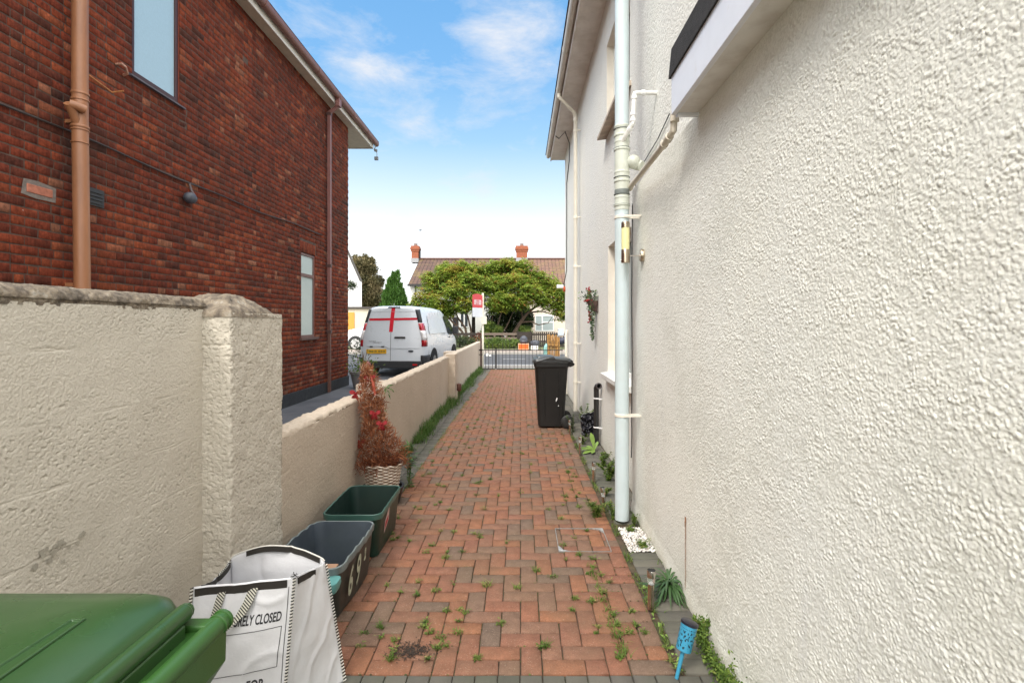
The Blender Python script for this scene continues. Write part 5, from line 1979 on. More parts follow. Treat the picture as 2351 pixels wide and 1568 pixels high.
def bag_text(txt, u_right, v_base, size, xs):
    cu = bpy.data.curves.new('t', 'FONT')
    cu.body = txt
    cu.size = size
    cu.offset = size * .022
    cu.align_x = 'RIGHT'
    cu.shear = .12
    ob = bpy.data.objects.new('t', cu)
    COL.objects.link(ob)
    me = bpy.data.meshes.new_from_object(ob.evaluated_get(bpy.context.evaluated_depsgraph_get()))
    bpy.data.objects.remove(ob)
    import bmesh
    bm = bmesh.new()
    bm.from_mesh(me)
    bmesh.ops.triangulate(bm, faces=bm.faces)
    bm.to_mesh(me)
    bm.free()
    for v in me.vertices:
        q = front_pt(u_right + v.co.x * xs / FW, v_base - v.co.y / FH, .0035)
        v.co = q - BG.location
    me.materials.clear()
    return link_mesh('printed_text', me, M_ink, BG)


bag_text('SECURELY CLOSED', .905, .285, .0500, .50)
bag_text('FOR', .78, .735, .055, .62)


def ink_line(u0, v0, u1, v1, wd=.0022, n=26):
    b = MB()
    vs = []
    for k in range(n + 1):
        t = k / n
        u, v = u0 + (u1 - u0) * t, v0 + (v1 - v0) * t
        if abs(u1 - u0) > abs(v1 - v0):
            vs += [front_pt(u, v - wd / FH / 2, .0036), front_pt(u, v + wd / FH / 2, .0036)]
        else:
            vs += [front_pt(u - wd / FW / 2, v, .0036), front_pt(u + wd / FW / 2, v, .0036)]
    b.add(vs, [(2 * i, 2 * i + 1, 2 * i + 3, 2 * i + 2) for i in range(n)])
    return b


for l_ in ((.08, .345, .915, .325), (.915, .325, .90, .60), (.10, .625, .90, .60), (.10, .345, .10, .625), (.955, .06, .955, .99)):
    ink_line(*l_).build('printed_line', M_ink, BG)
# hatched carrying straps
m_ = bpy.data.materials.new('hatched_webbing')
m_.use_nodes = True
t_ = NT(m_.node_tree)
t_.n.clear()
tc_ = t_.add('ShaderNodeTexCoord').outputs['Object']
wv_ = t_.add('ShaderNodeTexWave', {'Scale': 38.0, 'Distortion': .4, 'Detail': 1.0, 'Vector': t_.add('ShaderNodeMapping', {0: tc_, 'Rotation': (0, R(50), 0)}).outputs[0]}, wave_type='BANDS', bands_direction='X').outputs[0]
c_ = t_.ramp(wv_, [(.42, (.03, .028, .024)), (.58, (.55, .54, .46))])
p_ = t_.add('ShaderNodeBsdfPrincipled', {'Base Color': c_, 'Roughness': .8})
t_.add('ShaderNodeOutputMaterial', {'Surface': p_.outputs[0]})
M_web = m_


def strap(pts, wd):
    b = MB()
    b.strip(pts, wd, (1, .1, .1))
    o = b.build('strap', M_web, BG)
    solid(o, .002)


strap([front_pt(.29, .05, .006), front_pt(.275, .12, .010), front_pt(.25, .20, .012), front_pt(.24, .32, .012)], [.030, .030, .028, .028])
strap([front_pt(.60, .045, .006), front_pt(.575, .12, .014), front_pt(.52, .20, .022), front_pt(.42, .27, .030), front_pt(.30, .345, .030)], [.036, .036, .036, .024, .012])


# ================================================================== solar lights in the planting strip
def solar_light(label, x, y, zt_, lean=(0, 0), base=0.0, r=.019, grp='steel solar stake lights along the path edge'):
    t = thing('solar_light', label, 'solar light', (x, y, 0), 0, grp)
    d = Vector((lean[0], lean[1], 1)).normalized()
    o = Vector((0, 0, 0))
    L = zt_
    MB().lathe([(r * .72, .0), (r * .80, .01), (r * .80, L - .075)], o, 16, axis=d).build('stake_tube', mat('brown_steel', (.62, .54, .46), .22, metal=1.0, var=.15), t, local=True, smooth=True)
    MB().lathe([(r * .78, L - .075), (r * .86, L - .07), (r * .98, L - .045), (r * .98, L - .035)], o, 16, axis=d).build('lens', M_glass, t, local=True, smooth=True)
    MB().lathe([(r * .5, L - .073), (r * .2, L - .060), (.001, L - .055)], o, 10, axis=d).build('reflector', M_white, t, local=True)
    MB().lathe([(r, L - .038), (r * 1.04, L - .034), (r * 1.04, L - .004), (r * .98, L)], o, 18, axis=d, cap=False).build('cap', M_steel, t, local=True, smooth=True)
    MB().lathe([(r * .3, L - .002), (r * .9, L - .001), (r * .9, L - .004)], o, 16, axis=d).build('solar_cell', M_blackbin, t, local=True)
    return t


solar_light('stainless steel solar light beside the strap-leaved plant, nearest the camera', .715, 2.775, .215, (.02, 0), r=.0225)
solar_light('tilted stainless solar light just left of the foot of the blue pipe', .706, 4.22, .20, (-.11, .0))
solar_light('stainless solar light between the fern-like weeds and the red brick edge', .722, 4.97, .205, (0, 0))
solar_light('stainless solar light beside the broad-leaved weed at the black pipe', .715, 6.05, .215, (0, .02))
solar_light('stainless solar light standing right by the foot of the black bin', .705, 7.15, .205, (-.05, 0))

BLN = thing('garden_lantern', 'tilted bright blue cut-out metal solar lantern on a spike at the bottom right', 'lantern', (.690, 2.235, 0))
d = Vector((.30, .13, 1)).normalized()
MB().tube([Vector((0, 0, 0)), d * .125], [.008, .0095], 12).build('spike', M_blue, BLN, local=True, smooth=True)
nt, nr = 96, 60
th, hh_ = np.meshgrid(np.linspace(0, 2 * PI, nt, endpoint=False), np.linspace(0, 1, nr), indexing='xy')
u_ = Vector((1, 0, 0)).cross(d).normalized()
v_ = d.cross(u_).normalized()
rad = .033 + .003 * hh_ - .012 * (hh_ < .03)
P_ = (np.array(d)[None, None] * (.120 + hh_ * .115)[..., None] + np.array(u_)[None, None] * (rad * np.cos(th))[..., None] + np.array(v_)[None, None] * (rad * np.sin(th))[..., None])
pat = (perlin(th * 4.2, hh_ * 9) > .23) & (hh_ > .12) & (hh_ < .78)
pat |= (np.abs(hh_ - .86) < .02) & ((th * 5 % 1) < .35)
idx = np.arange(nt * nr).reshape(nr, nt)
F = []
for i in range(nr - 1):
    for j in range(nt):
        if not pat[i, j]:
            F.append((idx[i, j], idx[i, (j + 1) % nt], idx[i + 1, (j + 1) % nt], idx[i + 1, j]))
np_mesh('shade', P_.reshape(-1, 3), F, M_blue, BLN, local=True, smooth=True)
MB().lathe([(.028, .122), (.030, .226)], (0, 0, 0), 20, axis=d).build('inner_tube', mat('dark_inner', (.02, .03, .035), .7), BLN, local=True)
MB().lathe([(.034, .232), (.038, .234), (.0385, .244), (.034, .247), (.001, .247)], (0, 0, 0), 30, axis=d).build('solar_cap', mat('solar_panel', (.012, .012, .022), .35, spec=.6), BLN, local=True, smooth=True)

# bronze ribbed stake light by the pier
SB = thing('bronze_stake_light', 'small ribbed bronze stake light by the pier of the low wall', 'garden light', (-1.215, 10.0, 0))
MB().tube([(-1.215, 10.0, 0), (-1.215, 10.0, .25)], .008, 8).build('stake', M_darkbrown, SB)
MB().lathe([(.02, .22), (.045, .24), (.05, .28), (.042, .285), (.05, .30), (.042, .31), (.05, .325), (.042, .335), (.05, .35), (.045, .37), (.01, .385)], (-1.215, 10.0, 0), 16).build('lamp_head', mat('bronze', (.12, .05, .035), .45, metal=.4), SB, smooth=True)

# white gravel, access cover
n = 900
gx, gy = rng.uniform(.745, .925, n), rng.uniform(3.46, 3.87, n)
sz = rng.uniform(.004, .011, n)
tet = np.array([[1, 0, 0], [-1, 0, 0], [0, 1, 0], [0, -1, 0], [0, 0, .8], [0, 0, -.8]])
rot_ = rng.normal(size=(n, 3, 3))
rot_ = np.linalg.qr(rot_)[0]
V = np.einsum('nij,kj->nki', rot_, tet) * sz[:, None, None] * rng.uniform(.7, 1.3, (n, 6, 1)) + np.stack([gx, gy, sz * .5 + rng.random(n) * .006], 1)[:, None, :]
F = (np.arange(n)[:, None, None] * 6 + np.array([(0, 2, 4), (2, 1, 4), (1, 3, 4), (3, 0, 4), (2, 0, 5), (1, 2, 5), (3, 1, 5), (0, 3, 5)])[None]).reshape(-1, 3)
tag(np_mesh('white_gravel', V.reshape(-1, 3), F, tint_mat('gravel', [(0, (.42, .36, .30)), (.3, (.66, .62, .58)), (1, (.82, .80, .78))], rough=.8), tint=rng.random(n).repeat(6)), kind='stuff',
    label='white gravel patch beside the foot of the blue pipe')
AC = thing('access_cover', 'recessed drain cover in the brick path with silver corner plates', 'drain cover', (.45, 3.65, 0))
b = MB()
fx0, fx1, fy0, fy1 = .265, .625, 3.47, 3.86
for (a, c) in (((fx0, fy0), (fx0, fy1)), ((fx0, fy1), (fx1, fy1)), ((fx1, fy1), (fx1, fy0)), ((fx1, fy0), (fx0, fy0))):
    b.bar((a[0], a[1], .002), (c[0], c[1], .002), .0045 if a[1] != c[1] or a[1] > 3.6 else .003, .008)
b.build('frame', mat('galvanised_edge', (.34, .33, .31), .45, metal=.5, var=.2, vscale=20), AC)
for (cx_, cy_, sx_, sy_) in ((fx1, fy1, -1, -1), (fx0, fy0, 1, 1)):
    b = MB()
    b.prism([(cx_, cy_), (cx_ + sx_ * .085, cy_), (cx_ + sx_ * .03, cy_ + sy_ * .022), (cx_ + sx_ * .012, cy_ + sy_ * .07), (cx_, cy_ + sy_ * .085)][::1], -.004, .0065)
    b.lathe([(.006, 0), (.006, .003)], (cx_ + sx_ * .020, cy_ + sy_ * .018, .006), 8)
    b.build('corner_plate', mat('zinc', (.48, .48, .47), .45, metal=.6, var=.3, vscale=60), AC)

# ================================================================== weeds and plants
# moss and seedlings in the joints
n = 6500
wxs, wys = [], []
cent = []
for k in range(330):
    y_ = 2.3 + 13.0 * rnd.random() ** 1.25
    x_ = rnd.choice((rnd.uniform(-1.05, .65), rnd.gauss(.5, .12), rnd.uniform(-1.0, -.2)))
    x_ = min(max(x_, -1.07), .68)
    # snap to a joint
    if rnd.random() < .5:
        x_ = round((x_ - X0) / .1) * .1 + X0
    else:
        y_ = round((y_ - Y0) / .1) * .1 + Y0
    cent.append((x_, y_, rnd.uniform(.008, .036), rnd.uniform(.008, .026), rnd.uniform(.1, 1)))
for (x_, y_) in ((-.62, 2.50), (-.60, 2.36), (-.50, 3.38), (.46, 2.37), (.5, 2.62), (.48, 2.95), (.47, 3.25), (-.20, 3.02), (-.02, 2.99), (.31, 2.88), (.12, 5.6), (-.80, 4.9), (.1, 3.2), (.40, 3.42), (.60, 2.62), (.12, 2.45), (-.72, 2.6)):
    cent.append((x_, y_, rnd.uniform(.015, .034), rnd.uniform(.022, .045), rnd.uniform(.3, .9)))
P = []
hh_, tn = [], []
for (x_, y_, rad, ht, tv) in cent:
    m_n = int(16 + 700 * rad)
    a = rng.uniform(0, 2 * PI, m_n)
    q = rng.random(m_n) ** .7 * rad
    P.append(np.stack([x_ + np.cos(a) * q, y_ + np.sin(a) * q * .8, np.zeros(m_n)], 1))
    hh_.append(rng.uniform(.3, 1.2, m_n) * ht * .75)
    tn.append(np.clip(rng.normal(tv, .2, m_n), 0, 1))
# continuous fringe in the edge joints
for (xa, ya, xb, yb, m_n, ht, wob) in ((.72, 2.25, .72, 8, 1700, .028, .014), (-1.11, 2.3, -1.05, 12, 1500, .02, .02), (.93, 2.25, .93, 4.2, 700, .022, .012), (-1.3, 16.9, 1.2, 17.2, 600, .05, .08), (.49, 2.35, .45, 3.3, 420, .032, .016)):
    t = rng.random(m_n)
    den = perlin(t * 26 + xa * 9, t * 0 + 2.2) > -.12
    P.append(np.stack([xa + (xb - xa) * t + rng.normal(0, wob, m_n), ya + (yb - ya) * t, np.zeros(m_n)], 1)[den])
    hh_.append((rng.uniform(.3, 1.2, m_n) * ht)[den])
    tn.append(np.clip(rng.normal(.5, .25, m_n), 0, 1)[den])
P = np.concatenate(P)
hh_ = np.concatenate(hh_)
tn = np.concatenate(tn)
tag(blades('joint_weeds', P, hh_ * 1.15, rng.uniform(.0022, .006, len(P)), tn, G_weed, lean=1.7), kind='stuff', label='small weeds sprouting from the joints of the brick path')
# leafy seedlings (tiny rosettes)
n = 2600
ci = rng.integers(0, len(cent), n)
ca = np.array([(c[0], c[1]) for c in cent])[ci]
a = rng.uniform(0, 2 * PI, n)
q = rng.random(n) * .02
Pl = np.stack([ca[:, 0] + np.cos(a) * q, ca[:, 1] + np.sin(a) * q, rng.uniform(.002, .02, n)], 1)
tag(leaf_mesh('seedlings', Pl, np.stack([np.cos(a), np.sin(a), rng.uniform(.05, .8, n)], 1), np.tile([0, 0, 1.], (n, 1)) + unit(n) * .3, rng.uniform(.010, .024, n), rng.uniform(.005, .011, n), rng.random(n), G_weed), kind='stuff', label='tiny leafy seedlings between the bricks')
# dark moss cushions along joints
n = 5200
sel = rng.integers(0, int(keep.sum()), n)
rk = rects[keep][sel]
side = rng.integers(0, 4, n)
tt_ = rng.random(n)
mx = np.where(side == 0, rk[:, 0] - .003, np.where(side == 1, rk[:, 1] + .003, rk[:, 0] + (rk[:, 1] - rk[:, 0]) * tt_))
my = np.where(side == 2, rk[:, 2] - .003, np.where(side == 3, rk[:, 3] + .003, rk[:, 2] + (rk[:, 3] - rk[:, 2]) * tt_))
dn = fbm(mx * 2.2 + 4, my * 1.6, 3) > -.05
mx, my = mx[dn], my[dn]
n = len(mx)
s_ = rng.uniform(.0025, .007, n)
V = (tet * np.array([1, 1, .45]))[None] * s_[:, None, None] * rng.uniform(.6, 1.4, (n, 6, 1)) + np.stack([mx, my, np.full(n, -.001)], 1)[:, None, :]
F = (np.arange(n)[:, None, None] * 6 + np.array([(0, 2, 4), (2, 1, 4), (1, 3, 4), (3, 0, 4)])[None]).reshape(-1, 3)
tag(np_mesh('joint_moss', V.reshape(-1, 3), F, tint_mat('moss', [(0, (.03, .022, .012)), (.5, (.055, .06, .018)), (1, (.09, .12, .03))], rough=1), tint=rng.random(n).repeat(6)), kind='stuff', label='dark moss in the joints of the brick path')

# spilled dark soil on the near left of the path
n = 700
V = (tet * np.array([1, 1, .5]))[None] * (rng.uniform(.0015, .005, n))[:, None, None] * rng.uniform(.6, 1.4, (n, 6, 1)) + np.stack([-.53 + rng.normal(0, .045, n) + .02 * np.sin(np.arange(n)), 2.42 + rng.normal(0, .028, n), np.full(n, .003)], 1)[:, None, :]
F = (np.arange(n)[:, None, None] * 6 + np.array([(0, 2, 4), (2, 1, 4), (1, 3, 4), (3, 0, 4)])[None]).reshape(-1, 3)
tag(np_mesh('spilled_soil', V.reshape(-1, 3), F, M_soil), kind='stuff', label='small patch of dark spilled soil on the near bricks')
# grass along the low wall
n = 8500
y_ = 4.9 + 12.2 * rng.random(n) ** 1.1
den = fbm(y_ * 1.3, y_ * 0 + 1.0, 3) + .25 + .35 * sstep(5.5, 8, y_) > -.12
den &= ~((y_ > 9.9) & (y_ < 10.4) & (rng.random(n) < .3))
y_ = y_[den]
n = len(y_)
wv_ = .035 + .06 * sstep(5, 9, y_) + .03 * np.sin(y_ * 2.1)
x_ = -1.405 + np.abs(rng.normal(0, 1, n)) * wv_ * .8
hgt = rng.uniform(.35, 1.1, n) * (.09 + .14 * np.clip(fbm(y_ * 2, y_ * 0, 2) + .5, 0, 1)) * np.clip(1.25 - (x_ + 1.4) * 2.2, .25, 1)
tag(blades('grass_strip', np.stack([x_, y_, np.zeros(n)], 1), hgt, rng.uniform(.004, .009, n), np.clip(rng.normal(.45, .25, n), 0, 1), G_grass, lean=1.1, seg=3), kind='stuff', label='tufty grass along the foot of the low wall')


def leafy_plant(name, label, loc, h, r, n, L, W_, gmat, cat='weed', up=.6, group=None, stems=6, tmin=0, tmax=1):
    t = thing(name, label, cat, loc, 0, group)
    b = MB()
    ends = []
    for k in range(stems):
        a = rnd.uniform(0, 2 * PI)
        rr = r * rnd.uniform(.3, 1)
        e = Vector((math.cos(a) * rr, math.sin(a) * rr, h * rnd.uniform(.55, 1.05)))
        m1 = Vector((e.x * .35, e.y * .35, e.z * .6))
        b.tube([(0, 0, 0), m1, e], [.0028, .002, .001], 5)
        ends.append((m1, e))
    b.build('stem', mat('green_stem', (.10, .13, .03), .7), t, local=True)
    ei = rng.integers(0, stems, n)
    tt2 = rng.random(n)
    A = np.array([ends[i][0] for i in ei])
    B = np.array([ends[i][1] for i in ei])
    base_ = np.where((tt2 < .4)[:, None], A * (tt2 / .4)[:, None], A + (B - A) * ((tt2 - .4) / .6)[:, None])
    D_ = unit(n)
    D_[:, 2] = np.abs(D_[:, 2]) * up - .1
    leaf_mesh('leaves', base_ + unit(n) * .004, D_, unit(n) * .5 + np.array([0, 0, 1.]), rng.uniform(.6, 1.2, n) * L, rng.uniform(.6, 1.2, n) * W_, rng.uniform(tmin, tmax, n), gmat, t).parent = t
    t.children[-1].location = (0, 0, 0)
    return t


def fix_local(t):
    """leaf meshes above were written in local coordinates"""
    for c in t.children:
        if c.name.startswith('leaves'):
            c.matrix_parent_inverse = Matrix.Translation(t.location)


for args in (
    ('weed_clump', 'bushy green weed growing between the downpipe and the black cloth bag', (.90, 7.0, 0), .46, .13, 700, .040, .018, G_weed, 'weed'),
    ('weed_clump', 'dark tangled weed at the right foot of the black bin', (.76, 7.3, 0), .26, .12, 260, .03, .012, G_dark, 'weed'),
    ('weed_clump', 'ferny green weed hugging the wall just left of the blue pipe', (.88, 5.05, 0), .26, .17, 1000, .034, .015, G_weed, 'weed'),
    ('weed_clump', 'low green weed in front of the black pipe base', (.91, 5.55, 0), .15, .12, 320, .035, .016, G_weed, 'weed'),
    ('weed_clump', 'grassy yellow-green tuft on the brick edge left of the blue pipe foot', (.63, 4.12, 0), .13, .12, 560, .050, .006, G_weed, 'weed'),
    ('weed_clump', 'reddish green weed right at the foot of the blue pipe', (.745, 4.05, 0), .13, .09, 480, .022, .012, G_weed, 'weed'),
    ('weed_clump', 'small weed behind the foot of the blue pipe at the wall', (.885, 3.93, 0), .10, .05, 160, .022, .010, G_weed, 'weed'),
    ('weed_clump', 'small green weed at the far edge of the white gravel', (.84, 3.80, 0), .035, .06, 200, .030, .008, G_weed, 'weed'),
    ('weed_clump', 'yellowish weed at the near edge of the white gravel', (.85, 3.53, 0), .05, .05, 200, .034, .008, G_weed, 'weed'),
    ('weed_clump', 'tall thin weed with narrow leaves rising beside the wicker basket', (-1.07, 4.85, 0), .42, .13, 150, .075, .016, G_strap, 'weed'),
    ('weed_clump', 'small bright weed between the two far solar lights on the grey blocks', (.80, 6.55, 0), .12, .09, 300, .030, .013, G_weed, 'weed'),
    ('weed_clump', 'low weed at the brick edge beside the third solar light', (.76, 4.60, 0), .09, .10, 320, .026, .012, G_weed, 'weed'),
    ('weed_clump', 'leafy weed at the wall foot between the strap-leaved plant and the blue lantern', (.90, 2.52, 0), .12, .08, 380, .026, .012, G_weed, 'weed'),
):
    t = leafy_plant(*args)
    fix_local(t)
# climbing sprig over the wall top behind the dead tree
SG = thing('weed_sprig', 'thin green sprig reaching across the low wall right of the dead tree', 'weed', (-1.30, 4.75, 0))
b = MB()
sp_ = [(-1.36, 4.9, 0), (-1.35, 4.8, .5), (-1.31, 4.75, .78), (-1.25, 4.72, .97)]
b.tube(sp_, [.005, .004, .003, .0015], 6)
b.tube([(-1.32, 4.76, .72), (-1.36, 4.62, .86), (-1.37, 4.55, .84)], .002, 5)
b.build('stem', mat('green_stem'), SG)
n = 44
k_ = rng.integers(0, 3, n)
cc = np.array([(-1.25, 4.72, .96), (-1.33, 4.70, .80), (-1.31, 4.75, .72)])[k_] + rng.normal(0, .02, (n, 3))
cc[:, 0] = np.maximum(cc[:, 0], -1.39)
Dl = np.stack([rng.uniform(-.2, 1, n), rng.uniform(-1, .2, n), rng.uniform(-.9, .5, n)], 1)
leaf_mesh('leaves', cc, Dl, unit(n) + np.array([0, 0, 1.]), rng.uniform(.04, .085, n), rng.uniform(.010, .018, n), rng.uniform(.4, 1, n), G_strap, SG)

# strap-leaved plant
ST = thing('strap_leaved_plant', 'dark green rosette of long strap leaves against the roughcast wall', 'plant', (.86, 2.93, 0))
b = MB()
for k in range(92):
    a = rnd.uniform(0, 2 * PI)
    L = rnd.uniform(.09, .215)
    el = rnd.uniform(.15, 1.1)
    c0 = Vector((.86, 2.93, .03 + rnd.uniform(0, .05)))
    dh = Vector((math.cos(a), math.sin(a), 0))
    pts = []
    for i in range(6):
        t = i / 5
        p = c0 + dh * L * t * math.cos(el * (1 - t * .4)) + Vector((0, 0, L * (math.sin(el) * t - 1.0 * t * t * (1.1 - el * .3))))
        p.z = max(p.z, .006 + .004 * rnd.random())
        p.x = min(p.x, .918)
        pts.append(p)
    wd = rnd.uniform(.009, .017)
    b.strip(pts, [wd * .35, wd * .7, wd, wd * .95, wd * .6, wd * .08], dh.cross(Vector((0, 0, 1))) + Vector((0, 0, rnd.uniform(-.3, .3))))
b.build('leaves', mat('strap_green', (.035, .085, .022), .45, var=.35, vscale=7), ST, smooth=True)
# broad-leaved weed by the black pipe
BW = thing('broad_leaved_weed', 'pale green broad-leaved weed at the foot of the short black pipe', 'weed', (.90, 6.15, 0))
b = MB()
for (a, L, el, wd) in ((110, .30, 1.25, .06), (190, .22, .45, .07), (215, .20, .2, .06), (60, .18, .9, .05), (250, .16, .3, .05), (160, .18, .25, .05), (140, .14, .6, .05)):
    a = R(a)
    dh = Vector((math.cos(a), math.sin(a), 0))
    pts = [Vector((.90, 6.15, .02)) + dh * L * t * math.cos(el) + Vector((0, 0, L * (math.sin(el) * t - .3 * t * t) + .004)) for t in (0, .25, .5, .75, 1)]
    for p in pts:
        p.z = max(p.z, .01)
    b.strip(pts, [wd * .2, wd * .6, wd, wd * .9, wd * .1], dh.cross(Vector((0, 0, 1))) + Vector((0, 0, .2)))
b.build('leaves', mat('pale_leaf', (.17, .27, .05), .5, var=.2, vscale=9), BW, smooth=True)
# scrambling weed along the wall foot, near right
n = 2600
t = rng.random(n)
yb_ = 2.62 - 1.05 * t
xb_ = .905 + .012 * np.sin(t * 20) - np.abs(rng.normal(0, .03, n)) * (.6 + t)
zb_ = np.abs(rng.normal(0, .060, n)) * (.35 + .9 * np.sin(t * 9) ** 2) * (.6 + .8 * t)
tag(leaf_mesh('scrambling_weed', np.stack([xb_, yb_, zb_ + .004], 1), unit(n) + np.array([-.3, -.1, .35]), unit(n) * .6 + np.array([-.3, 0, 1.]), rng.uniform(.010, .026, n), rng.uniform(.006, .012, n), rng.random(n) * .9, G_weed),
    kind='stuff', label='tangled small-leaved weed creeping along the foot of the roughcast wall')
RL = thing('wall_weed', 'small star-shaped weed growing out of the roughcast wall above the blue lantern', 'weed', (.925, 1.98, .13))
n = 34
leaf_mesh('leaves', np.tile([.925, 1.98, .13], (n, 1)) + rng.normal(0, .008, (n, 3)), unit(n) + np.array([-.6, 0, .1]), unit(n), rng.uniform(.02, .04, n), rng.uniform(.007, .012, n), rng.random(n), G_weed, RL)
# curled pale green leaves in the joint by the lantern
b = MB()
for k in range(26):
    y_ = 2.25 + rnd.random() * .75
    a = rnd.uniform(0, 2 * PI)
    dh = Vector((math.cos(a), math.sin(a), 0))
    L = rnd.uniform(.012, .032)
    c0 = Vector((.722 + rnd.gauss(0, .005), y_, .004))
    b.strip([c0, c0 + dh * L * .5 + Vector((0, 0, .012)), c0 + dh * L + Vector((0, 0, .008))], [.004, .014, .003], dh.cross(Vector((0, 0, 1))))
tag(b.build('seedling_fringe', mat('pale_leaf')), kind='stuff', label='pale seedlings in the joint beside the blue lantern')

# ================================================================== planter on the drive
PL = thing('planter', 'round grey plastic planter with pink flower by the corner of the brick house', 'planter', (-3.42, 11.0, .17))
MB().lathe([(.135, 0), (.15, .01), (.215, .30), (.235, .31), (.24, .36), (.225, .365), (.205, .33), (.001, .32)], (-3.46, 10.95, .17), 26, cap=False).build('pot', M_pot, PL, smooth=True)
n = 420
Pp = np.array([-3.40, 10.9, .60]) + rng.normal(size=(n, 3)) * np.array([.15, .12, .11])
leaf_mesh('foliage', Pp, unit(n) + np.array([0, 0, .4]), unit(n), rng.uniform(.03, .07, n), rng.uniform(.015, .035, n), rng.random(n) * .8, G_weed, PL)
b = MB()
for k in range(7):
    b.tube([(-3.46 + rnd.gauss(0, .05), 10.95, .48), (-3.46 + rnd.gauss(0, .10), 10.95 + rnd.gauss(0, .05), .82 + rnd.random() * .22)], .006, 5)
b.build('stem', mat('woody_stem', (.16, .10, .06), .9), PL)
b = MB()
fc = px(845, 836, 10.85)
for k in range(60):
    v = Vector((rnd.gauss(0, 1), rnd.gauss(0, 1), rnd.gauss(0, 1))).normalized()
    b.sphere(fc + v * .045, .014, 5, 4)
b.build('flower_head', mat('pink_petals', (.48, .20, .22), .8), PL)
TS = thing('shrub', 'dark leafy shrub in the gap between the brick house corner and the van', 'shrub', (-4.3, 15.5, .15))
n = 900
leaf_mesh('foliage', np.array([-4.75, 15.6, .7]) + rng.normal(size=(n, 3)) * np.array([.35, .25, .28]), unit(n), unit(n), rng.uniform(.04, .09, n), rng.uniform(.02, .04, n), rng.random(n), G_dark, TS)
MB().tube([(-4.75, 15.6, .1), (-4.75, 15.6, .6)], .03, 7).build('stem', M_bark, TS)


# ================================================================== gate and sale board
GT = thing('metal_gate', 'low black iron bar gate closing the end of the brick path', 'gate', (0, 17.35, 0))
gd = 17.2


def gx_(p):
    return (p - 1195) * gd / 1160


def gz_(p):
    return H - (p - 742) * gd / 1160


bars = [1114.8, 1122.1, 1130.9, 1145.5, 1153.9, 1161.7, 1170.6, 1180.4, 1188.8, 1197.1, 1206, 1214.8, 1222.6, 1232, 1239.9]
tops = [796, 791, 796, 796, 791, 787, 791, 796, 791, 789, 789, 790, 793, 796, 791]
while bars[-1] < 1288:
    bars.append(bars[-1] + 8.4)
    tops.append(rnd.choice((789, 791, 794)))
for i, (p, tp) in enumerate(zip(bars, tops)):
    MB().tube([(gx_(p), gd, .03 if i not in (7, 8) else -.05), (gx_(p), gd, gz_(tp - 6))], .009, 6).build('bar', M_blackmetal, GT)
for zz_ in (gz_(804), gz_(847)):
    MB().box(gx_(1107), gx_(1137), gd - .012, gd + .012, zz_ - .014, zz_ + .014).build('rail', M_blackmetal, GT)
    MB().box(gx_(1140), gx_(1292), gd - .012, gd + .012, zz_ - .014, zz_ + .014).build('rail', M_blackmetal, GT)
for p in (1137.3, 1139.6):
    MB().box(gx_(p) - .014, gx_(p) + .014, gd - .014, gd + .014, .03, gz_(800)).build('meeting_stile', M_blackmetal, GT)
MB().box(gx_(1104.5) - .03, gx_(1104.5) + .03, gd - .03, gd + .03, 0, gz_(776)).build('hinge_post', mat('rusty_post', (.09, .055, .045), .8, var=.4, vscale=20), GT)
MB().box(gx_(1101) - .02, gx_(1108), gd - .03, gd + .01, gz_(805), gz_(802)).box(gx_(1101) - .02, gx_(1108), gd - .03, gd + .01, gz_(815), gz_(813)).build('hinge', M_blackmetal, GT)
SB2 = thing('sale_board', 'red and white estate agent board on a tall white post beside the gate', 'sign board', (-1.32, 17.55, 0))
sdp = 17.6
pxx = (1108.5 - 1195) * sdp / 1160
MB().box(pxx - .035, pxx + .035, sdp - .025, sdp + .025, 0, H + (742 - 673) * sdp / 1160).build('post', M_postwhite, SB2, bevel=.005)
zt_ = H + (742 - 677) * sdp / 1160
zm_ = H + (742 - 707) * sdp / 1160
zb_ = H + (742 - 728) * sdp / 1160
dirb = Vector((-.50, -.866, 0)) * .62      # board seen at a sharp angle
c0 = Vector((pxx - .015, sdp - .03, 0))


def bquad(u0, u1, z0, z1, out=0.0):
    nrm = Vector((-.866, .5, 0))
    nrm = Vector((.866, -.5, 0))
    o = nrm * out
    return [c0 + dirb * u0 + Vector((0, 0, z0)) + o, c0 + dirb * u1 + Vector((0, 0, z0)) + o, c0 + dirb * u1 + Vector((0, 0, z1)) + o, c0 + dirb * u0 + Vector((0, 0, z1)) + o]


def board(name, u0, u1, z0, z1, m, th=.006, out=.0, arch=0):
    b = MB()
    if arch:
        n = Vector((.866, -.5, 0))
        top_ = [c0 + dirb * (u0 + (u1 - u0) * k / 8) + Vector((0, 0, z1 + arch * math.sin(PI * k / 8))) for k in range(9)]
        fr = [c0 + dirb * u0 + Vector((0, 0, z0))] + top_ + [c0 + dirb * u1 + Vector((0, 0, z0))]
        k = len(fr)
        b.add([p + n * (out + th) for p in fr] + [p + n * out for p in fr], [tuple(range(k)), tuple(range(k, 2 * k))[::-1]] + [(i, (i + 1) % k, k + (i + 1) % k, k + i) for i in range(k)])
    else:
        b.add(bquad(u0, u1, z0, z1, out + th) + bquad(u0, u1, z0, z1, out), [(0, 1, 2, 3), (7, 6, 5, 4), (0, 4, 5, 1), (1, 5, 6, 2), (2, 6, 7, 3), (3, 7, 4, 0)])
    return b.build(name, m, SB2)


board('red_board', 0, .95, zm_, zt_ - .03, M_signred, arch=.05)
board('white_board', 0, .95, zb_, zm_ - .004, M_signwhite)
board('white_panel', .12, .80, zm_ + .10, zm_ + .27, mat('sign_pale', (.70, .50, .52), .5), out=.007, th=.002)
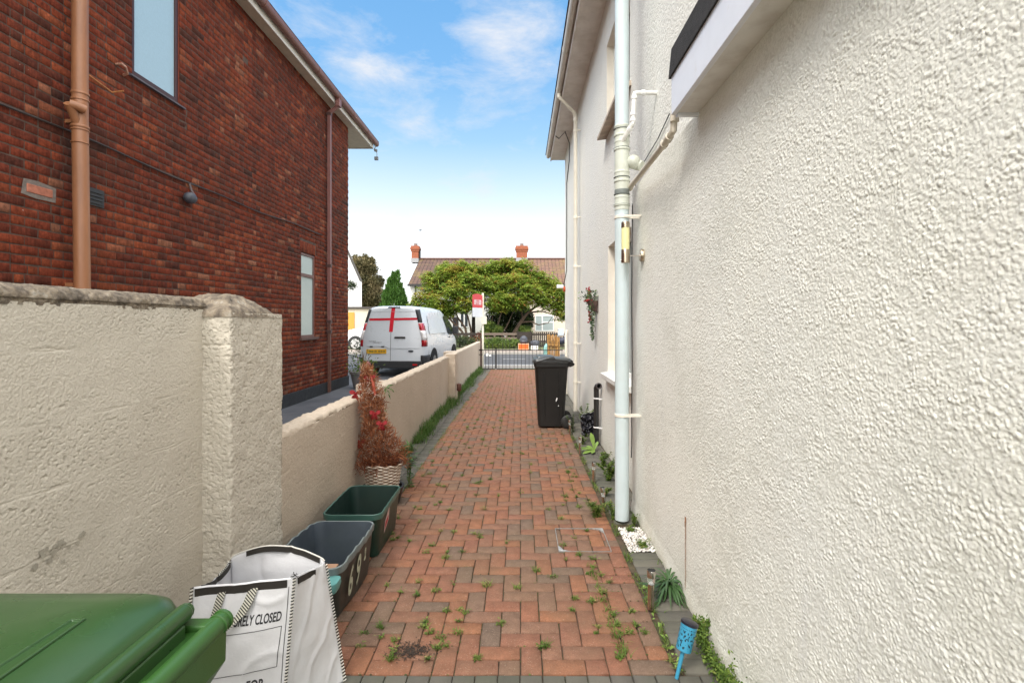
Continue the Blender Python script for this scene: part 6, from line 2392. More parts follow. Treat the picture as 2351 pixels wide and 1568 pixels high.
# lettering of the board: rows of letters too small to read in the photograph, kept as the same pale rows
ux = -dirb.normalized()
uz = Vector((0, 0, 1))
nn = Vector((.866, -.5, 0))
ux = (-dirb).normalized() * 1.0
if ux.cross(uz).dot(nn) < 0:
    ux = -ux
for (txt, uu_, z_, s_, m_) in (('FOR', .60, zm_ + .195, .085, M_signred), ('SALE', .66, zm_ + .115, .085, M_signred)):
    org = c0 + dirb * uu_ + Vector((0, 0, z_)) + nn * .012
    M_ = Matrix.Translation(org) @ Matrix((ux, uz, nn)).transposed().to_4x4()
    text_mesh('lettering', txt, s_, M_, m_, SB2, xscale=1.0, off=.002)
SL = thing('board_slip', 'small pale panel fixed to the white post under the estate agent board', 'sign', (pxx, sdp, 0))
q = px(1105.5, 744, 17.52)
q2 = px(1117.5, 727, 17.52)
MB().box(q.x, q2.x, 17.51, 17.53, q.z, q2.z).build('panel', M_postwhite, SL)
MB().box(q.x + .02, q.x + .06, 17.53, 17.57, q.z + .05, q2.z - .05).build('fixing', M_postwhite, SL)

# ================================================================== van
VN = thing('parked_van', 'white panel van with a red cross taped on its back doors, parked on the drive', 'van', (-3.365, 13.25, .17), R(-4.4))


def car_body(name, t, stations, m, nring=None):
    b = MB()
    rings = []
    for st in stations:
        y, zb_, zk, zbelt, zr, hb, hw, ht, lean, crown = st
        half = [(0.0, zb_), (hb * .85, zb_), (hb, zb_ + .05), (hw * .985, zk), (hw, (zk + zbelt) / 2), (hw * .985, zbelt)]
        for q_ in (.25, .5, .75):
            half.append((hw * .985 + (ht - hw * .985) * q_ + .02 * math.sin(PI * q_), zbelt + (zr - .16 - zbelt) * q_))
        half += [(ht, zr - .15), (ht - .025, zr - .085), (ht - .08, zr - .035), (ht - .18, zr - .008 - 0), (ht * .5, zr + crown * .7), (0.0, zr + crown)]
        pts = [(x, z) for x, z in half] + [(-x, z) for x, z in half[-2:0:-1]]
        rings.append([(x, y + lean * max(0, (z - .9)) ** 1.6, z) for x, z in pts])
    b.loft(rings)
    return b.build(name, m, t, local=True, smooth=True)


S = []
# y, zb, zk, zbelt, zr, hb, hw, ht, lean, crown
S.append((0.00, .24, .50, 1.02, 1.79, .74, .805, .62, .12, .005))
S.append((0.02, .24, .50, 1.02, 1.81, .78, .845, .66, .12, .008))
S.append((0.07, .23, .50, 1.02, 1.83, .82, .875, .695, .11, .012))
S.append((0.18, .22, .50, 1.02, 1.845, .84, .895, .715, .08, .015))
S.append((0.9, .22, .50, 1.02, 1.855, .85, .905, .73, 0, .015))
S.append((1.9, .22, .50, 1.02, 1.855, .85, .905, .73, 0, .015))
S.append((2.6, .22, .50, 1.02, 1.83, .85, .90, .72, 0, .015))
S.append((2.95, .22, .50, 1.02, 1.76, .85, .90, .70, 0, .012))
S.append((3.25, .22, .50, 1.02, 1.56, .85, .90, .68, 0, .01))
S.append((3.55, .22, .50, 1.00, 1.32, .85, .89, .70, 0, .01))
S.append((3.72, .22, .50, .97, 1.18, .85, .885, .74, 0, .01))
S.append((3.95, .22, .50, .88, 1.09, .84, .87, .74, 0, .01))
S.append((4.22, .22, .50, .80, 1.00, .80, .83, .72, 0, .01))
S.append((4.36, .24, .48, .66, .86, .68, .72, .64, 0, .01))
S.append((4.41, .28, .46, .58, .74, .50, .55, .52, 0, .005))
car_body('body', VN, S, M_vanwhite)


def yf(z):
    return .12 * max(0, z - .9) ** 1.6


def rear_poly(name, pts, m, out=.004, th=.004):
    b = MB()
    k = len(pts)
    b.add([(x, yf(z) - out - th, z) for x, z in pts] + [(x, yf(z) - out + .01, z) for x, z in pts], [tuple(range(k)), tuple(range(k, 2 * k))[::-1]] + [(i, (i + 1) % k, k + (i + 1) % k, k + i) for i in range(k)])
    return b.build(name, m, VN, local=True)


b = MB()
zz_ = [1.83, 1.7, 1.55, 1.4, 1.28, 1.17]
for z0, z1 in zip(zz_[:-1], zz_[1:]):
    xa, xb = .005 - .045 * (1.83 - z0) / .66, .005 - .045 * (1.83 - z1) / .66
    b.add([(xa - .05, yf(z0) - .005, z0), (xa + .05, yf(z0) - .005, z0), (xb + .05, yf(z1) - .005, z1), (xb - .05, yf(z1) - .005, z1)], [(0, 1, 2, 3)])
b.add([(-.635, yf(1.5) - .0045, 1.465), (.655, yf(1.5) - .0045, 1.485), (.655, yf(1.54) - .0045, 1.543), (-.635, yf(1.52) - .0045, 1.525)], [(0, 1, 2, 3)])
b.build('red_cross', M_redtape, VN, local=True)
rear_poly('door_seam', [(-.055, .42), (-.045, .42), (-.035, 1.16), (-.045, 1.16)], mat('seam_dark', (.10, .10, .11), .6), .001)
rear_poly('number_plate', [(-.69, .60), (-.155, .605), (-.155, .72), (-.69, .715)], M_plate, .012, .008)
for k, (a, c) in enumerate(((-.62, -.55), (-.54, -.49), (-.475, -.41), (-.37, -.31), (-.30, -.25), (-.235, -.19))):
    rear_poly('plate_character', [(a, .635), (c, .635), (c, .69), (a, .69)], mat('blurred_ink', (.34, .20, .03), .6), .021, .001)
rear_poly('plate_recess', [(-.69, .795), (-.2, .80), (-.10, .745), (.74, .745), (.74, .735), (-.105, .735), (-.21, .785), (-.69, .78)], mat('panel_line', (.38, .40, .42), .6), .001)
for x_ in (-.60, -.29):
    rear_poly('plate_lamp', [(x_, .765), (x_ + .075, .765), (x_ + .075, .80), (x_, .80)], M_trim, .004)
rear_poly('door_handle', [(.07, 1.0), (.34, 1.0), (.36, 1.02), (.34, 1.045), (.07, 1.045), (.055, 1.02)], M_black, .012)
rear_poly('oval_badge', [(.50 + .075 * math.cos(2 * PI * k / 14), .665 + .026 * math.sin(2 * PI * k / 14)) for k in range(14)], mat('dark_badge', (.07, .08, .10), .3, metal=.5), .004)
for (txt, x_, z_) in (('TRANSIT', -.63, .905), ('CONNECT', -.52, .875)):
    M_ = Matrix.Translation(VN.location) @ Matrix.Rotation(R(-4.4), 4, 'Z') @ Matrix.Translation((x_, -.008, z_)) @ Matrix.Rotation(R(90), 4, 'X')
    o = text_mesh('model_lettering', txt, .045, M_, M_trim, None, xscale=1.1)
    o.data.transform(Matrix.Rotation(R(4.4), 4, 'Z') @ Matrix.Translation(-VN.location))
    o.parent = VN
rear_poly('high_brake_light', [(-.15, 1.80), (.2, 1.80), (.17, 1.83), (-.12, 1.83)], M_trim, .012)
rear_poly('pressing_line', [(-.6, 1.695), (.62, 1.705), (.62, 1.712), (-.6, 1.702)], mat('panel_line'), .001)
for s_ in (1, -1):
    def sp(x, y, z, o_=.0):
        return (s_ * (x + o_), y, z)

    def corner_patch(name, z0, z1, m, w0=.0, w1=.12, o_=.012, par=VN, n=5):
        """wraps the rear corner of the body"""
        b = MB()
        vs = []
        for i in range(n + 1):
            z = z0 + (z1 - z0) * i / n
            tt = max(0, (z - 1.02) / (1.70 - 1.02))
            hwz = lambda hw, ht: hw + (ht - hw) * tt if z > 1.02 else hw
            x_r = hwz(.805, .62)
            x_1 = hwz(.845, .66)
            x_2 = hwz(.875, .695)
            x_3 = hwz(.895, .715)
            yy0 = yf(z)
            row_ = [(x_r - .02 + w0, yy0 - o_), (x_1 + .004, yy0 + .012 - o_), (x_2 + o_ * .8, yy0 + .05), (x_2 + (x_3 - x_2) * min(1, w1 / .12) + o_, yy0 + .06 + w1)]
            vs += [sp(x, y, z) for x, y in row_]
        m_n = 4
        fs = []
        for i in range(n):
            for j in range(m_n - 1):
                fs.append((i * m_n + j, i * m_n + j + 1, (i + 1) * m_n + j + 1, (i + 1) * m_n + j))
        b.add(vs, fs)
        o = b.build(name, m, par, local=True, smooth=True)
        sm = o.modifiers.new('solid', 'SOLIDIFY')
        sm.thickness = .012
        return o
    tl = corner_patch('tail_light', .79, 1.40, M_redlens, 0, .10)
    cl_ = corner_patch('clear_lens', .96, 1.21, M_clearlens, .0, .085, .018, n=3)
    cl_.parent = tl
    corner_patch('pillar_strip', 1.42, 1.76, M_trim, .005, .03, .006)
    corner_patch('bumper_corner', .25, .56 if s_ > 0 else .5, M_trim, -.02, .30, .02)
    # side windows, mirrors, arches, wheels
    xs_ = lambda z: .892 - (.892 - .735) * max(0, (z - 1.02)) / .66
    pts = [(2.62, 1.13), (2.44, 1.60), (2.62, 1.65), (2.98, 1.60), (3.28, 1.42), (3.52, 1.20), (3.50, 1.10), (2.95, 1.03)]
    b = MB()
    b.add([(s_ * (xs_(z) + .026), y, z) for y, z in pts], [tuple(range(8)) if s_ > 0 else tuple(range(8))[::-1]])
    b.build('side_window', M_glassdark, VN, local=True, recalc=False)
    b = MB()
    b.add([(s_ * (xs_(z) + .024), y, z) for y, z in ((.42, 1.15), (.55, 1.60), (2.30, 1.63), (2.42, 1.15), (2.40, 1.11), (.46, 1.11))], [(0, 1, 2, 3, 4, 5) if s_ > 0 else (5, 4, 3, 2, 1, 0)])
    b.build('side_panel', mat('pressed_panel', (.62, .665, .72), .35, coat=.3), VN, local=True, recalc=False)
    b = MB()
    b.box(*sorted((s_ * .92, s_ * 1.10)), 3.18, 3.27, 1.06, 1.30)
    b.box(*sorted((s_ * .86, s_ * .95)), 3.2, 3.25, 1.06, 1.12)
    b.build('wing_mirror', M_trim, VN, local=True, bevel=.02)
    MB().box(*sorted((s_ * .90, s_ * .925)), 2.72, 2.85, .955, .99).build('side_handle', M_trim, VN, local=True, bevel=.006)
    MB().box(*sorted((s_ * .86, s_ * .912)), 1.25, 3.1, .22, .36).build('sill_trim', M_trim, VN, local=True, bevel=.01)
    for yw in (.86, 3.50):
        b = MB()
        b.prism([(yw + .40 * math.cos(R(a)), .32 + .40 * math.sin(R(a))) for a in range(-20, 201, 15)], *sorted((s_ * .60, s_ * .912)), 'x')
        b.build('wheel_arch', mat('arch_black', (.006, .006, .006), .9), VN, local=True)
        b = MB()
        b.lathe([(.19, -.10), (.30, -.09), (.315, -.06), (.315, .06), (.30, .09), (.19, .10)], (s_ * .815, yw, .315), 28, axis=(1, 0, 0))
        wh = b.build('wheel', M_tyre, VN, local=True, smooth=True)
        b = MB()
        b.lathe([(.04, .085), (.10, .08), (.19, .095), (.20, .105)] if s_ > 0 else [(.20, -.105), (.19, -.095), (.10, -.08), (.04, -.085)], (s_ * .815, yw, .315), 28, axis=(1, 0, 0))
        rm = b.build('rim', mat('grey_rim', (.33, .34, .35), .35, metal=.6), VN, local=True, smooth=True)
        rm.parent = wh
b = MB()
b.box(-.80, .80, -.06, .05, .22, .41)
b.build('rear_bumper', M_trim, VN, local=True, bevel=.02)
MB().box(.565, .685, -.075, -.055, .30, .335).build('reflector', mat('red_reflector', (.60, .02, .02), .2), VN, local=True)  # plain red reflector plastic
MB().box(-.685, -.565, -.075, -.055, .30, .335).build('reflector', mat('red_reflector'), VN, local=True)
b = MB()
b.add([(-.60, 3.02, 1.74), (.60, 3.02, 1.74), (.66, 3.70, 1.22), (-.66, 3.70, 1.22)], [(0, 1, 2, 3)])
b.build('windscreen', M_glassdark, VN, local=True)
b = MB()
b.tube([(0, 2.8, 1.85), (0, 2.7, 1.98)], .008, 6)
b.build('aerial', M_black, VN, local=True)

# white car beyond
WC = thing('parked_car', 'white car with spoked alloy wheels half hidden between the brick house and the van', 'car', (-7.9, 29.6, .02), R(90))
S = [(-2.15, .35, .5, .75, .95, .6, .7, .6, 0, .01), (-2.05, .25, .45, .85, 1.15, .78, .84, .66, 0, .02), (-1.7, .2, .45, .95, 1.48, .84, .90, .62, 0, .02), (-1.1, .2, .45, .98, 1.62, .86, .92, .62, 0, .02), (0, .2, .45, .98, 1.65, .86, .92, .64, 0, .02),
     (.55, .2, .45, .98, 1.56, .86, .92, .62, 0, .02), (.95, .2, .45, .98, 1.30, .86, .92, .66, 0, .01), (1.2, .2, .45, .97, 1.14, .86, .91, .74, 0, .01), (1.8, .2, .45, .90, 1.06, .84, .89, .74, 0, .01), (2.15, .25, .45, .78, .92, .78, .82, .70, 0, .01), (2.3, .32, .45, .6, .72, .6, .66, .6, 0, .0)]
car_body('body', WC, S, M_carwhite)
WC.scale = (1.08, 1.05, 1.12)
for s_ in (1, -1):
    b = MB()
    xs_ = lambda z: .905 - (.905 - .64) * max(0, (z - .98)) / .52
    b.add([(s_ * (xs_(z) + .012), y, z) for y, z in ((-1.6, 1.04), (-1.35, 1.42), (.35, 1.46), (.95, 1.04))], [(0, 1, 2, 3)])
    b.build('side_window', M_glassdark, WC, local=True)
    MB().box(*sorted((s_ * .70, s_ * .86)), 2.0, 2.2, .72, .84).build('headlight', mat('smoked_lens', (.06, .06, .07), .15), WC, local=True, bevel=.02)
    MB().box(*sorted((s_ * .93, s_ * 1.05)), .72, .86, 1.02, 1.16).build('wing_mirror', M_trim, WC, local=True, bevel=.02)
    for yw in (-1.3, 1.38):
        b = MB()
        b.prism([(yw + .41 * math.cos(R(a)), .34 + .41 * math.sin(R(a))) for a in range(-20, 201, 15)], *sorted((s_ * .6, s_ * .925)), 'x')
        b.build('wheel_arch', M_trim, WC, local=True)
        b = MB()
        b.lathe([(.2, -.10), (.33, -.09), (.345, -.06), (.345, .06), (.33, .09), (.2, .10)], (s_ * .83, yw, .345), 28, axis=(1, 0, 0))
        wh = b.build('wheel', M_tyre, WC, local=True, smooth=True)
        b = MB()
        for k in range(10):
            a = 2 * PI * k / 10
            a2 = a + .13
            b.bar((s_ * .935, yw + .03 * math.cos(a), .345 + .03 * math.sin(a)), (s_ * .935, yw + .245 * math.cos(a2), .345 + .245 * math.sin(a2)), .035, .02)
        b.lathe([(.235, -.01), (.255, -.01), (.255, .01), (.235, .01)], (s_ * .93, yw, .345), 24, axis=(1, 0, 0))
        rm = b.build('rim', M_alloy, WC, local=True)
        rm.parent = wh

# ================================================================== street furniture beyond the road
zg = .10


def pz(y, d):
    return H - (y - 742) * d / 1160


# recycling boxes and bags on the far pavement
def far_box(label, x0, x1, y0, y1, d, m, mr):
    a, c = px(x0, y1, d), px(x1, y0, d)
    z0 = .09
    t = thing('recycling_box', label, 'recycling box', ((a.x + c.x) / 2, d + .2, z0), 0)
    w_ = c.x - a.x
    h_ = c.z - z0
    b = MB()
    b.loft([rrect(w_ * .85, .34, .04, 0), rrect(w_ * .95, .38, .04, h_ - .03)])
    b.build('body', m, t, local=True, smooth=True)
    b = MB()
    b.loft([rrect(w_, .42, .05, h_ - .04), rrect(w_, .42, .05, h_)], cap=False)
    b.loft([rrect(w_ * .85, .34, .04, h_ - .003), rrect(w_, .42, .05, h_ - .002)], cap=False)
    for sx_ in (-1, 1):
        b.bar((sx_ * w_ * .47, -.20, .02), (sx_ * w_ * .49, -.215, h_), .03, .02)
    b.bar((-w_ * .45, -.19, .03), (w_ * .45, -.19, .03), .02, .03)
    b.build('rim', mr, t, local=True)
    return t


far_box('bright orange recycling box on the far pavement beneath a dark sack', 1190, 1214, 789, 806, 28.0, mat('orange_plastic', (.72, .13, .02), .5), mat('pale_orange_rim', (.75, .40, .25), .5))
far_box('white recycling box on the far pavement in front of the picket fence', 1219.5, 1235, 794, 806, 28.0, mat('white_plastic', (.66, .66, .60), .5), M_white)


def sack(label, x0, x1, y0, y1, d, m, seed, z0=None, nm='refuse_sack'):
    a, c = px(x0, y1, d), px(x1, y0, d)
    rx, rz = (c.x - a.x) / 2, (c.z - a.z) / 2
    cz = (a.z + c.z) / 2
    u, v = np.meshgrid(np.linspace(0, 2 * PI, 26, endpoint=False), np.linspace(0, PI, 16), indexing='xy')
    k = 1 + .22 * perlin(u * 1.6 + seed, v * 2.1) + .1 * perlin(u * 4 + seed, v * 4)
    P = np.stack([(a.x + c.x) / 2 + rx * k * np.sin(v) * np.cos(u), d + .15 + min(rx, .3) * k * np.sin(v) * np.sin(u), cz - rz * np.cos(v) * (1 + .06 * np.cos(u * 3))], -1)
    return tag(grid_obj(nm, P, m, wrap=True), label, 'sack')


sack('dark smoky refuse sack piled on the orange box', 1193, 1211, 771, 792, 28.2, mat('dark_sack', (.05, .055, .07), .4), 2)
sack('low dark grey sack lying over the white box', 1217, 1239, 781, 796, 28.3, mat('dark_sack'), 5)
sack('small crumpled white carrier bag lying in the road', 1115, 1121, 812, 821, 24.0, mat('white_carrier', (.75, .74, .70), .6), 8, nm='carrier_bag')
sack('smaller white carrier bag lying in the road beside the other', 1122.5, 1127.5, 815, 821, 24.0, mat('white_carrier'), 12, nm='carrier_bag')
sack('pale teal wrapped bag beside the orange timber slats', 1247, 1262, 790, 834, 19.9, mat('teal_sheeting', (.22, .42, .38), .5, var=.3, vscale=8), 4, nm='wrapped_bag')
OT = thing('timber_stack', 'upright orange-brown timber slats stacked on the forecourt beyond the black bin', 'timber', (1.2, 19.3, 0))
for k, (x_, y0, w_) in enumerate(((1257.5, 768, 3.2), (1261.5, 767, 3.4), (1265.5, 770, 3.0), (1269.5, 768, 3.4), (1273, 772, 3.0), (1276.5, 769, 3.0), (1280, 773, 3.2), (1283.5, 775, 3.6))):
    a = px(x_, y0, 19.4)
    b = MB()
    b.bar((a.x + rnd.uniform(-.03, .03), 19.3 + (k % 2) * .06, .0), (a.x, 19.4 + (k % 2) * .06, a.z), w_ * .0165, .03, up=(0, 1, 0))
    b.build('slat', M_orangewood, OT)
MB().bar((px(1257, 800, 19.4).x, 19.32, .75), (px(1284, 800, 19.4).x, 19.34, .72), .03, .06).bar((px(1257, 800, 19.4).x, 19.30, .3), (px(1284, 800, 19.4).x, 19.30, .28), .03, .06).build('cross_rail', M_orangewood, OT)
SC = thing('covered_scooter', 'dark scooter with pale windshield parked at the right end of the picket fence', 'scooter', (2.75, 29.0, .1))
sc0 = px(1292, 780, 29.5)
b = MB()
b.loft([[(sc0.x - .55 + 1.0 * t, 29.5 + .18 * math.cos(a) * w_, .45 + h_ + .22 * math.sin(a) * w_) for a in [2 * PI * k / 12 for k in range(12)]] for t, w_, h_ in ((0, .3, .1), (.15, .9, .15), (.5, 1, .05), (.8, 1.0, .25), (1.0, .5, .4))])
b.build('body', mat('scooter_blue', (.02, .025, .05), .35), SC, smooth=True)
for xw in (-.45, .45):
    MB().lathe([(.12, -.05), (.24, -.05), (.25, 0), (.24, .05), (.12, .05)], (sc0.x + xw, 29.5, .35), 20, axis=(0, 1, 0)).build('wheel', M_tyre, SC, smooth=True)
MB().box(sc0.x - .30, sc0.x + .05, 29.3, 29.34, .85, 1.25).build('windshield', mat('pale_screen', (.42, .47, .52), .2), SC, bevel=.05)
MB().tube([(sc0.x - .1, 29.4, .8), (sc0.x - .12, 29.42, 1.05), (sc0.x - .3, 29.3, 1.2)], .02, 6).build('handlebar', M_black, SC)

# post and rail fence (two lengths), picket fence, dark panel
def rail_fence(label, x0, x1, d, ys, m, nposts, group='timber fences across the road'):
    t = thing('rail_fence', label, 'fence', (px(x0, 780, d).x, d, zg), 0, group)
    a, c = px(x0, 780, d).x, px(x1, 780, d).x
    for y_ in ys:
        z_ = pz(y_, d)
        MB().box(a, c, d - .03, d + .03, z_ - .075, z_ + .075).build('rail', m, t, bevel=.01)
    for k in range(nposts):
        x_ = a + (c - a) * k / (nposts - 1)
        MB().box(x_ - .06, x_ + .06, d - .02, d + .1, zg - .1, pz(ys[0] - 3, d)).build('post', m, t, bevel=.01)
    return t


rail_fence('dark post and rail fence under the left sumac tree, left of the sale board', 1030, 1106, 31.0, (767, 776, 786), M_darkwood, 4)
rail_fence('weathered grey-brown rail fence across the road, right of the sale board', 1108, 1190, 31.0, (767, 777, 786), M_wood, 4)
PN = thing('fence_panel', 'solid dark timber panel between the rail fence and the picket fence', 'fence panel', (.1, 31.0, zg))
MB().box(px(1188, 780, 31).x, px(1219, 780, 31).x, 30.95, 31.05, zg, pz(762, 31)).build('panel', M_darkwood, PN)
MB().box(px(1187, 780, 31).x, px(1190, 780, 31).x, 30.9, 31.1, zg, pz(760, 31)).box(px(1217, 780, 31).x, px(1220, 780, 31).x, 30.9, 31.1, zg, pz(760, 31)).build('post', M_darkwood, PN)
PF = thing('picket_fence', 'dark brown picket fence in front of the window of the pink house', 'fence', (.6, 31.2, zg))
x_ = px(1220, 780, 31.2).x
xe = px(1300, 780, 31.2).x
k = 0
while x_ < xe:
    b = MB()
    w_ = .075
    z1 = pz(762, 31.2) + rnd.uniform(-.01, .01)
    b.prism([(x_, zg), (x_ + w_, zg), (x_ + w_, z1 - .03), (x_ + w_ / 2, z1), (x_, z1 - .03)], 31.19, 31.215, 'y')
    b.build('picket', M_darkwood, PF)
    x_ += .128
for y_ in (768, 784, 796):
    z_ = pz(y_, 31.2)
    MB().box(px(1219, 780, 31.2).x, xe, 31.22, 31.27, z_ - .05, z_ + .05).build('rail', M_darkwood, PF)

# verge planting
def leaf_cloud(name, label, boxes, n, L, W_, gm, kind='stuff', thick=None):
    P = []
    for (cx_, cy_, cz_, rx, ry, rz, wgt) in boxes:
        m = int(n * wgt)
        v = unit(m) * (rng.random((m, 1)) ** .35)
        P.append(np.array([cx_, cy_, cz_]) + v * np.array([rx, ry, rz]))
    P = np.concatenate(P)
    P = P[P[:, 2] > .08]
    m = len(P)
    leaf_tint = np.clip(.5 + fbm(P[:, 0] * 2.2, P[:, 2] * 2.5, 2) * .6 + rng.normal(0, .16, m), 0, 1)  # leaf colour varies in soft random patches
    return leaf_mesh(name, P, unit(m) + np.array([0, -.1, .25]), unit(m) + np.array([0, -.2, .5]), rng.uniform(.6, 1.3, m) * L, rng.uniform(.6, 1.3, m) * W_, leaf_tint, gm)


bx_ = []
for k in range(26):
    x_ = px(1108, 0, 29.6).x + rnd.random() * (px(1190, 0, 29.6).x - px(1108, 0, 29.6).x)
    bx_.append((x_, 29.6 + rnd.uniform(-.4, .5), .30 + rnd.random() * .15, rnd.uniform(.3, .6), .3, rnd.uniform(.18, .36), 1 / 26))
tag(leaf_cloud('verge_plants', None, bx_, 5200, .10, .05, G_hedge), kind='stuff', label='mixed green ground cover on the verge below the rail fence')
bx_ = []
for k in range(30):
    x_ = px(820, 0, 30.3).x + rnd.random() * (px(1106, 0, 30.3).x - px(820, 0, 30.3).x)
    bx_.append((x_, 30.2 + rnd.uniform(-.3, .4), .42 + rnd.random() * .15, rnd.uniform(.4, .8), .35, rnd.uniform(.25, .45), 1 / 30))
tag(leaf_cloud('low_hedge', None, bx_, 5600, .09, .045, G_dark), kind='stuff', label='dark low hedge behind the van across the road')
bx_ = [(px(1207, 0, 32).x, 32, 1.0, .5, .4, .42, .5), (px(1203, 0, 32).x, 32, 1.15, .35, .3, .3, .5)]
o = leaf_cloud('foliage', None, bx_, 1500, .08, .04, G_hedge)
BX = thing('clipped_bush', 'small bright green bush behind the dark fence panel', 'bush', (.3, 32, zg))
o.parent = BX
o.matrix_parent_inverse = Matrix.Translation(-BX.location)


# ---- trees
def limb(b, p, q, r0, r1, n=6, wob=.12, sag=0.0):
    p, q = Vector(p), Vector(q)
    L = (q - p).length
    pts, rs = [], []
    for k in range(n + 1):
        t = k / n
        w_ = math.sin(PI * t) * wob * L
        pts.append(p.lerp(q, t) + Vector((rnd.uniform(-1, 1) * w_ * .5, rnd.uniform(-1, 1) * w_ * .5, rnd.uniform(-.5, .5) * w_ + sag * math.sin(PI * t))))
        rs.append(r0 + (r1 - r0) * t)
    pts[0], pts[-1] = p, q
    b.tube(pts, rs, 7)
    return pts


def sumac(label, base, forks, clumps, nleaf, seed):
    """base: foot; forks: main limbs as point lists; clumps: (x,y,z,rx,ry,rz)"""
    t = thing('sumac_tree', label, 'tree', base, 0, 'spreading sumac trees across the road')
    b = MB()
    tips = []
    for f in forks:
        pts = [Vector(p) for p in f[0]]
        r0 = f[1]
        for i in range(len(pts) - 1):
            n_ = len(pts) - 1
            limb(b, pts[i], pts[i + 1], r0 * (1 - i / n_ * .75), r0 * (1 - (i + 1) / n_ * .75), 4, .05)
        tips.append(pts)
    allp = [p for pts in tips for p in pts[1:]]
    for c in clumps:
        cc = Vector(c[:3])
        src = min(allp, key=lambda p: (p - cc).length + max(0, p.z - cc.z) * 2)
        limb(b, src, cc - Vector((0, 0, c[5] * .3)), .035, .015, 5, .12)
        for k in range(5):
            e = cc + Vector((rnd.uniform(-1, 1) * c[3] * .8, rnd.uniform(-1, 1) * c[4] * .8, rnd.uniform(-.2, .8) * c[5]))
            limb(b, cc - Vector((0, 0, c[5] * .3)), e, .016, .006, 3, .1)
    b.build('trunk', M_bark, t)
    P, D_, tn = [], [], []
    wsum = sum(c[3] * c[4] for c in clumps)
    for c in clumps:
        m = int(nleaf * c[3] * c[4] / wsum / 9)
        v = unit(m)
        rad = rng.random(m) ** .38
        ctr = np.array(c[:3]) + v * rad[:, None] * np.array(c[3:6]) * np.array([.95, .95, 1.25]) + rng.normal(0, .13, (m, 3))
        # every rosette: 9 narrow leaves arching out and down
        for k in range(9):
            a = rng.uniform(0, 2 * PI, m)
            P.append(ctr + rng.normal(0, .02, (m, 3)))
            D_.append(np.stack([np.cos(a), np.sin(a), rng.uniform(-.35, .6, m)], 1))
            base_t = .50 + .24 * v[:, 2] * rad + fbm(ctr[:, 0] * 1.3 + seed, ctr[:, 2] * 1.9, 2) * .5
            tt = np.clip(base_t + rng.normal(0, .13, m), 0, .93)
            if k == 0:
                tt = np.where(rng.random(m) < .42, rng.uniform(.96, 1, m), tt)
            tn.append(tt)
    P = np.concatenate(P)
    D_ = np.concatenate(D_)
    tn = np.concatenate(tn)
    m = len(P)
    leaf_mesh('crown', P, D_, unit(m) * .4 + np.array([0, 0, 1.]), rng.uniform(.16, .32, m), rng.uniform(.05, .095, m), tn, G_sumac, t, droop=.35)
    return t


def C(x, y, d, rx, rz, ry=None):
    p = px(x, y, d)
    k = d / 1160
    return (p.x, p.y, p.z, rx * k, (ry or rx * 1.0) * k, rz * k)


dl = 32.5
cl_left = [C(975, 690, dl, 28, 22), C(1000, 660, dl + .8, 30, 22), C(1005, 700, dl - .6, 30, 16), C(1035, 635, dl + .5, 34, 20), C(1045, 672, dl - .8, 34, 20), C(1062, 618, dl + 1.2, 32, 14), C(1080, 650, dl, 32, 20),
           C(1025, 620, dl + 1.5, 26, 12), C(1090, 690, dl - .8, 26, 16), C(955, 705, dl + .2, 16, 16), C(1060, 700, dl - 1.0, 26, 14), C(1100, 625, dl + 1.2, 22, 16), C(985, 640, dl + 1.2, 20, 14), C(1030, 712, dl - .3, 26, 10)]
bl = px(1076, 790, dl)
bl.z = zg
f_left = [([bl, px(1060, 760, dl), px(1035, 735, dl), px(1010, 715, dl), px(985, 695, dl)], .10),
          ([bl, px(1068, 752, dl), px(1050, 728, dl + .3), px(1040, 690, dl + .3), px(1035, 650, dl + .6)], .09),
          ([bl + Vector((.25, 0, 0)), px(1080, 750, dl + .2), px(1072, 720, dl + .2), px(1085, 680, dl), px(1090, 640, dl + .5)], .08),
          ([bl + Vector((-.1, 0, 0)), px(1052, 768, dl), px(1048, 735, dl), px(1018, 725, dl), px(1000, 722, dl)], .07)]
sumac('low spreading sumac tree with red seed heads, left one, behind the van', bl, f_left, cl_left, 30000, 1)
dr = 33.0
cl_right = [C(1130, 625, dr + 1, 30, 18), C(1160, 612, dr + 1, 34, 12), C(1195, 618, dr + .8, 32, 16), C(1225, 640, dr + .5, 32, 16), C(1255, 655, dr, 30, 16), C(1278, 675, dr - .5, 24, 18), C(1145, 655, dr - .5, 32, 18), C(1180, 650, dr - .8, 34, 20), C(1215, 672, dr - 1, 34, 18),
            C(1160, 690, dr - 1.3, 36, 18), C(1135, 700, dr - 1, 24, 16), C(1195, 695, dr - 1.3, 28, 14), C(1245, 690, dr - .8, 26, 12), C(1275, 700, dr - .6, 22, 12), C(1290, 722, dr - .4, 18, 12), C(1110, 660, dr, 22, 20), C(1295, 690, dr, 20, 20)]
br_ = px(1176, 790, dr)
br_.z = zg
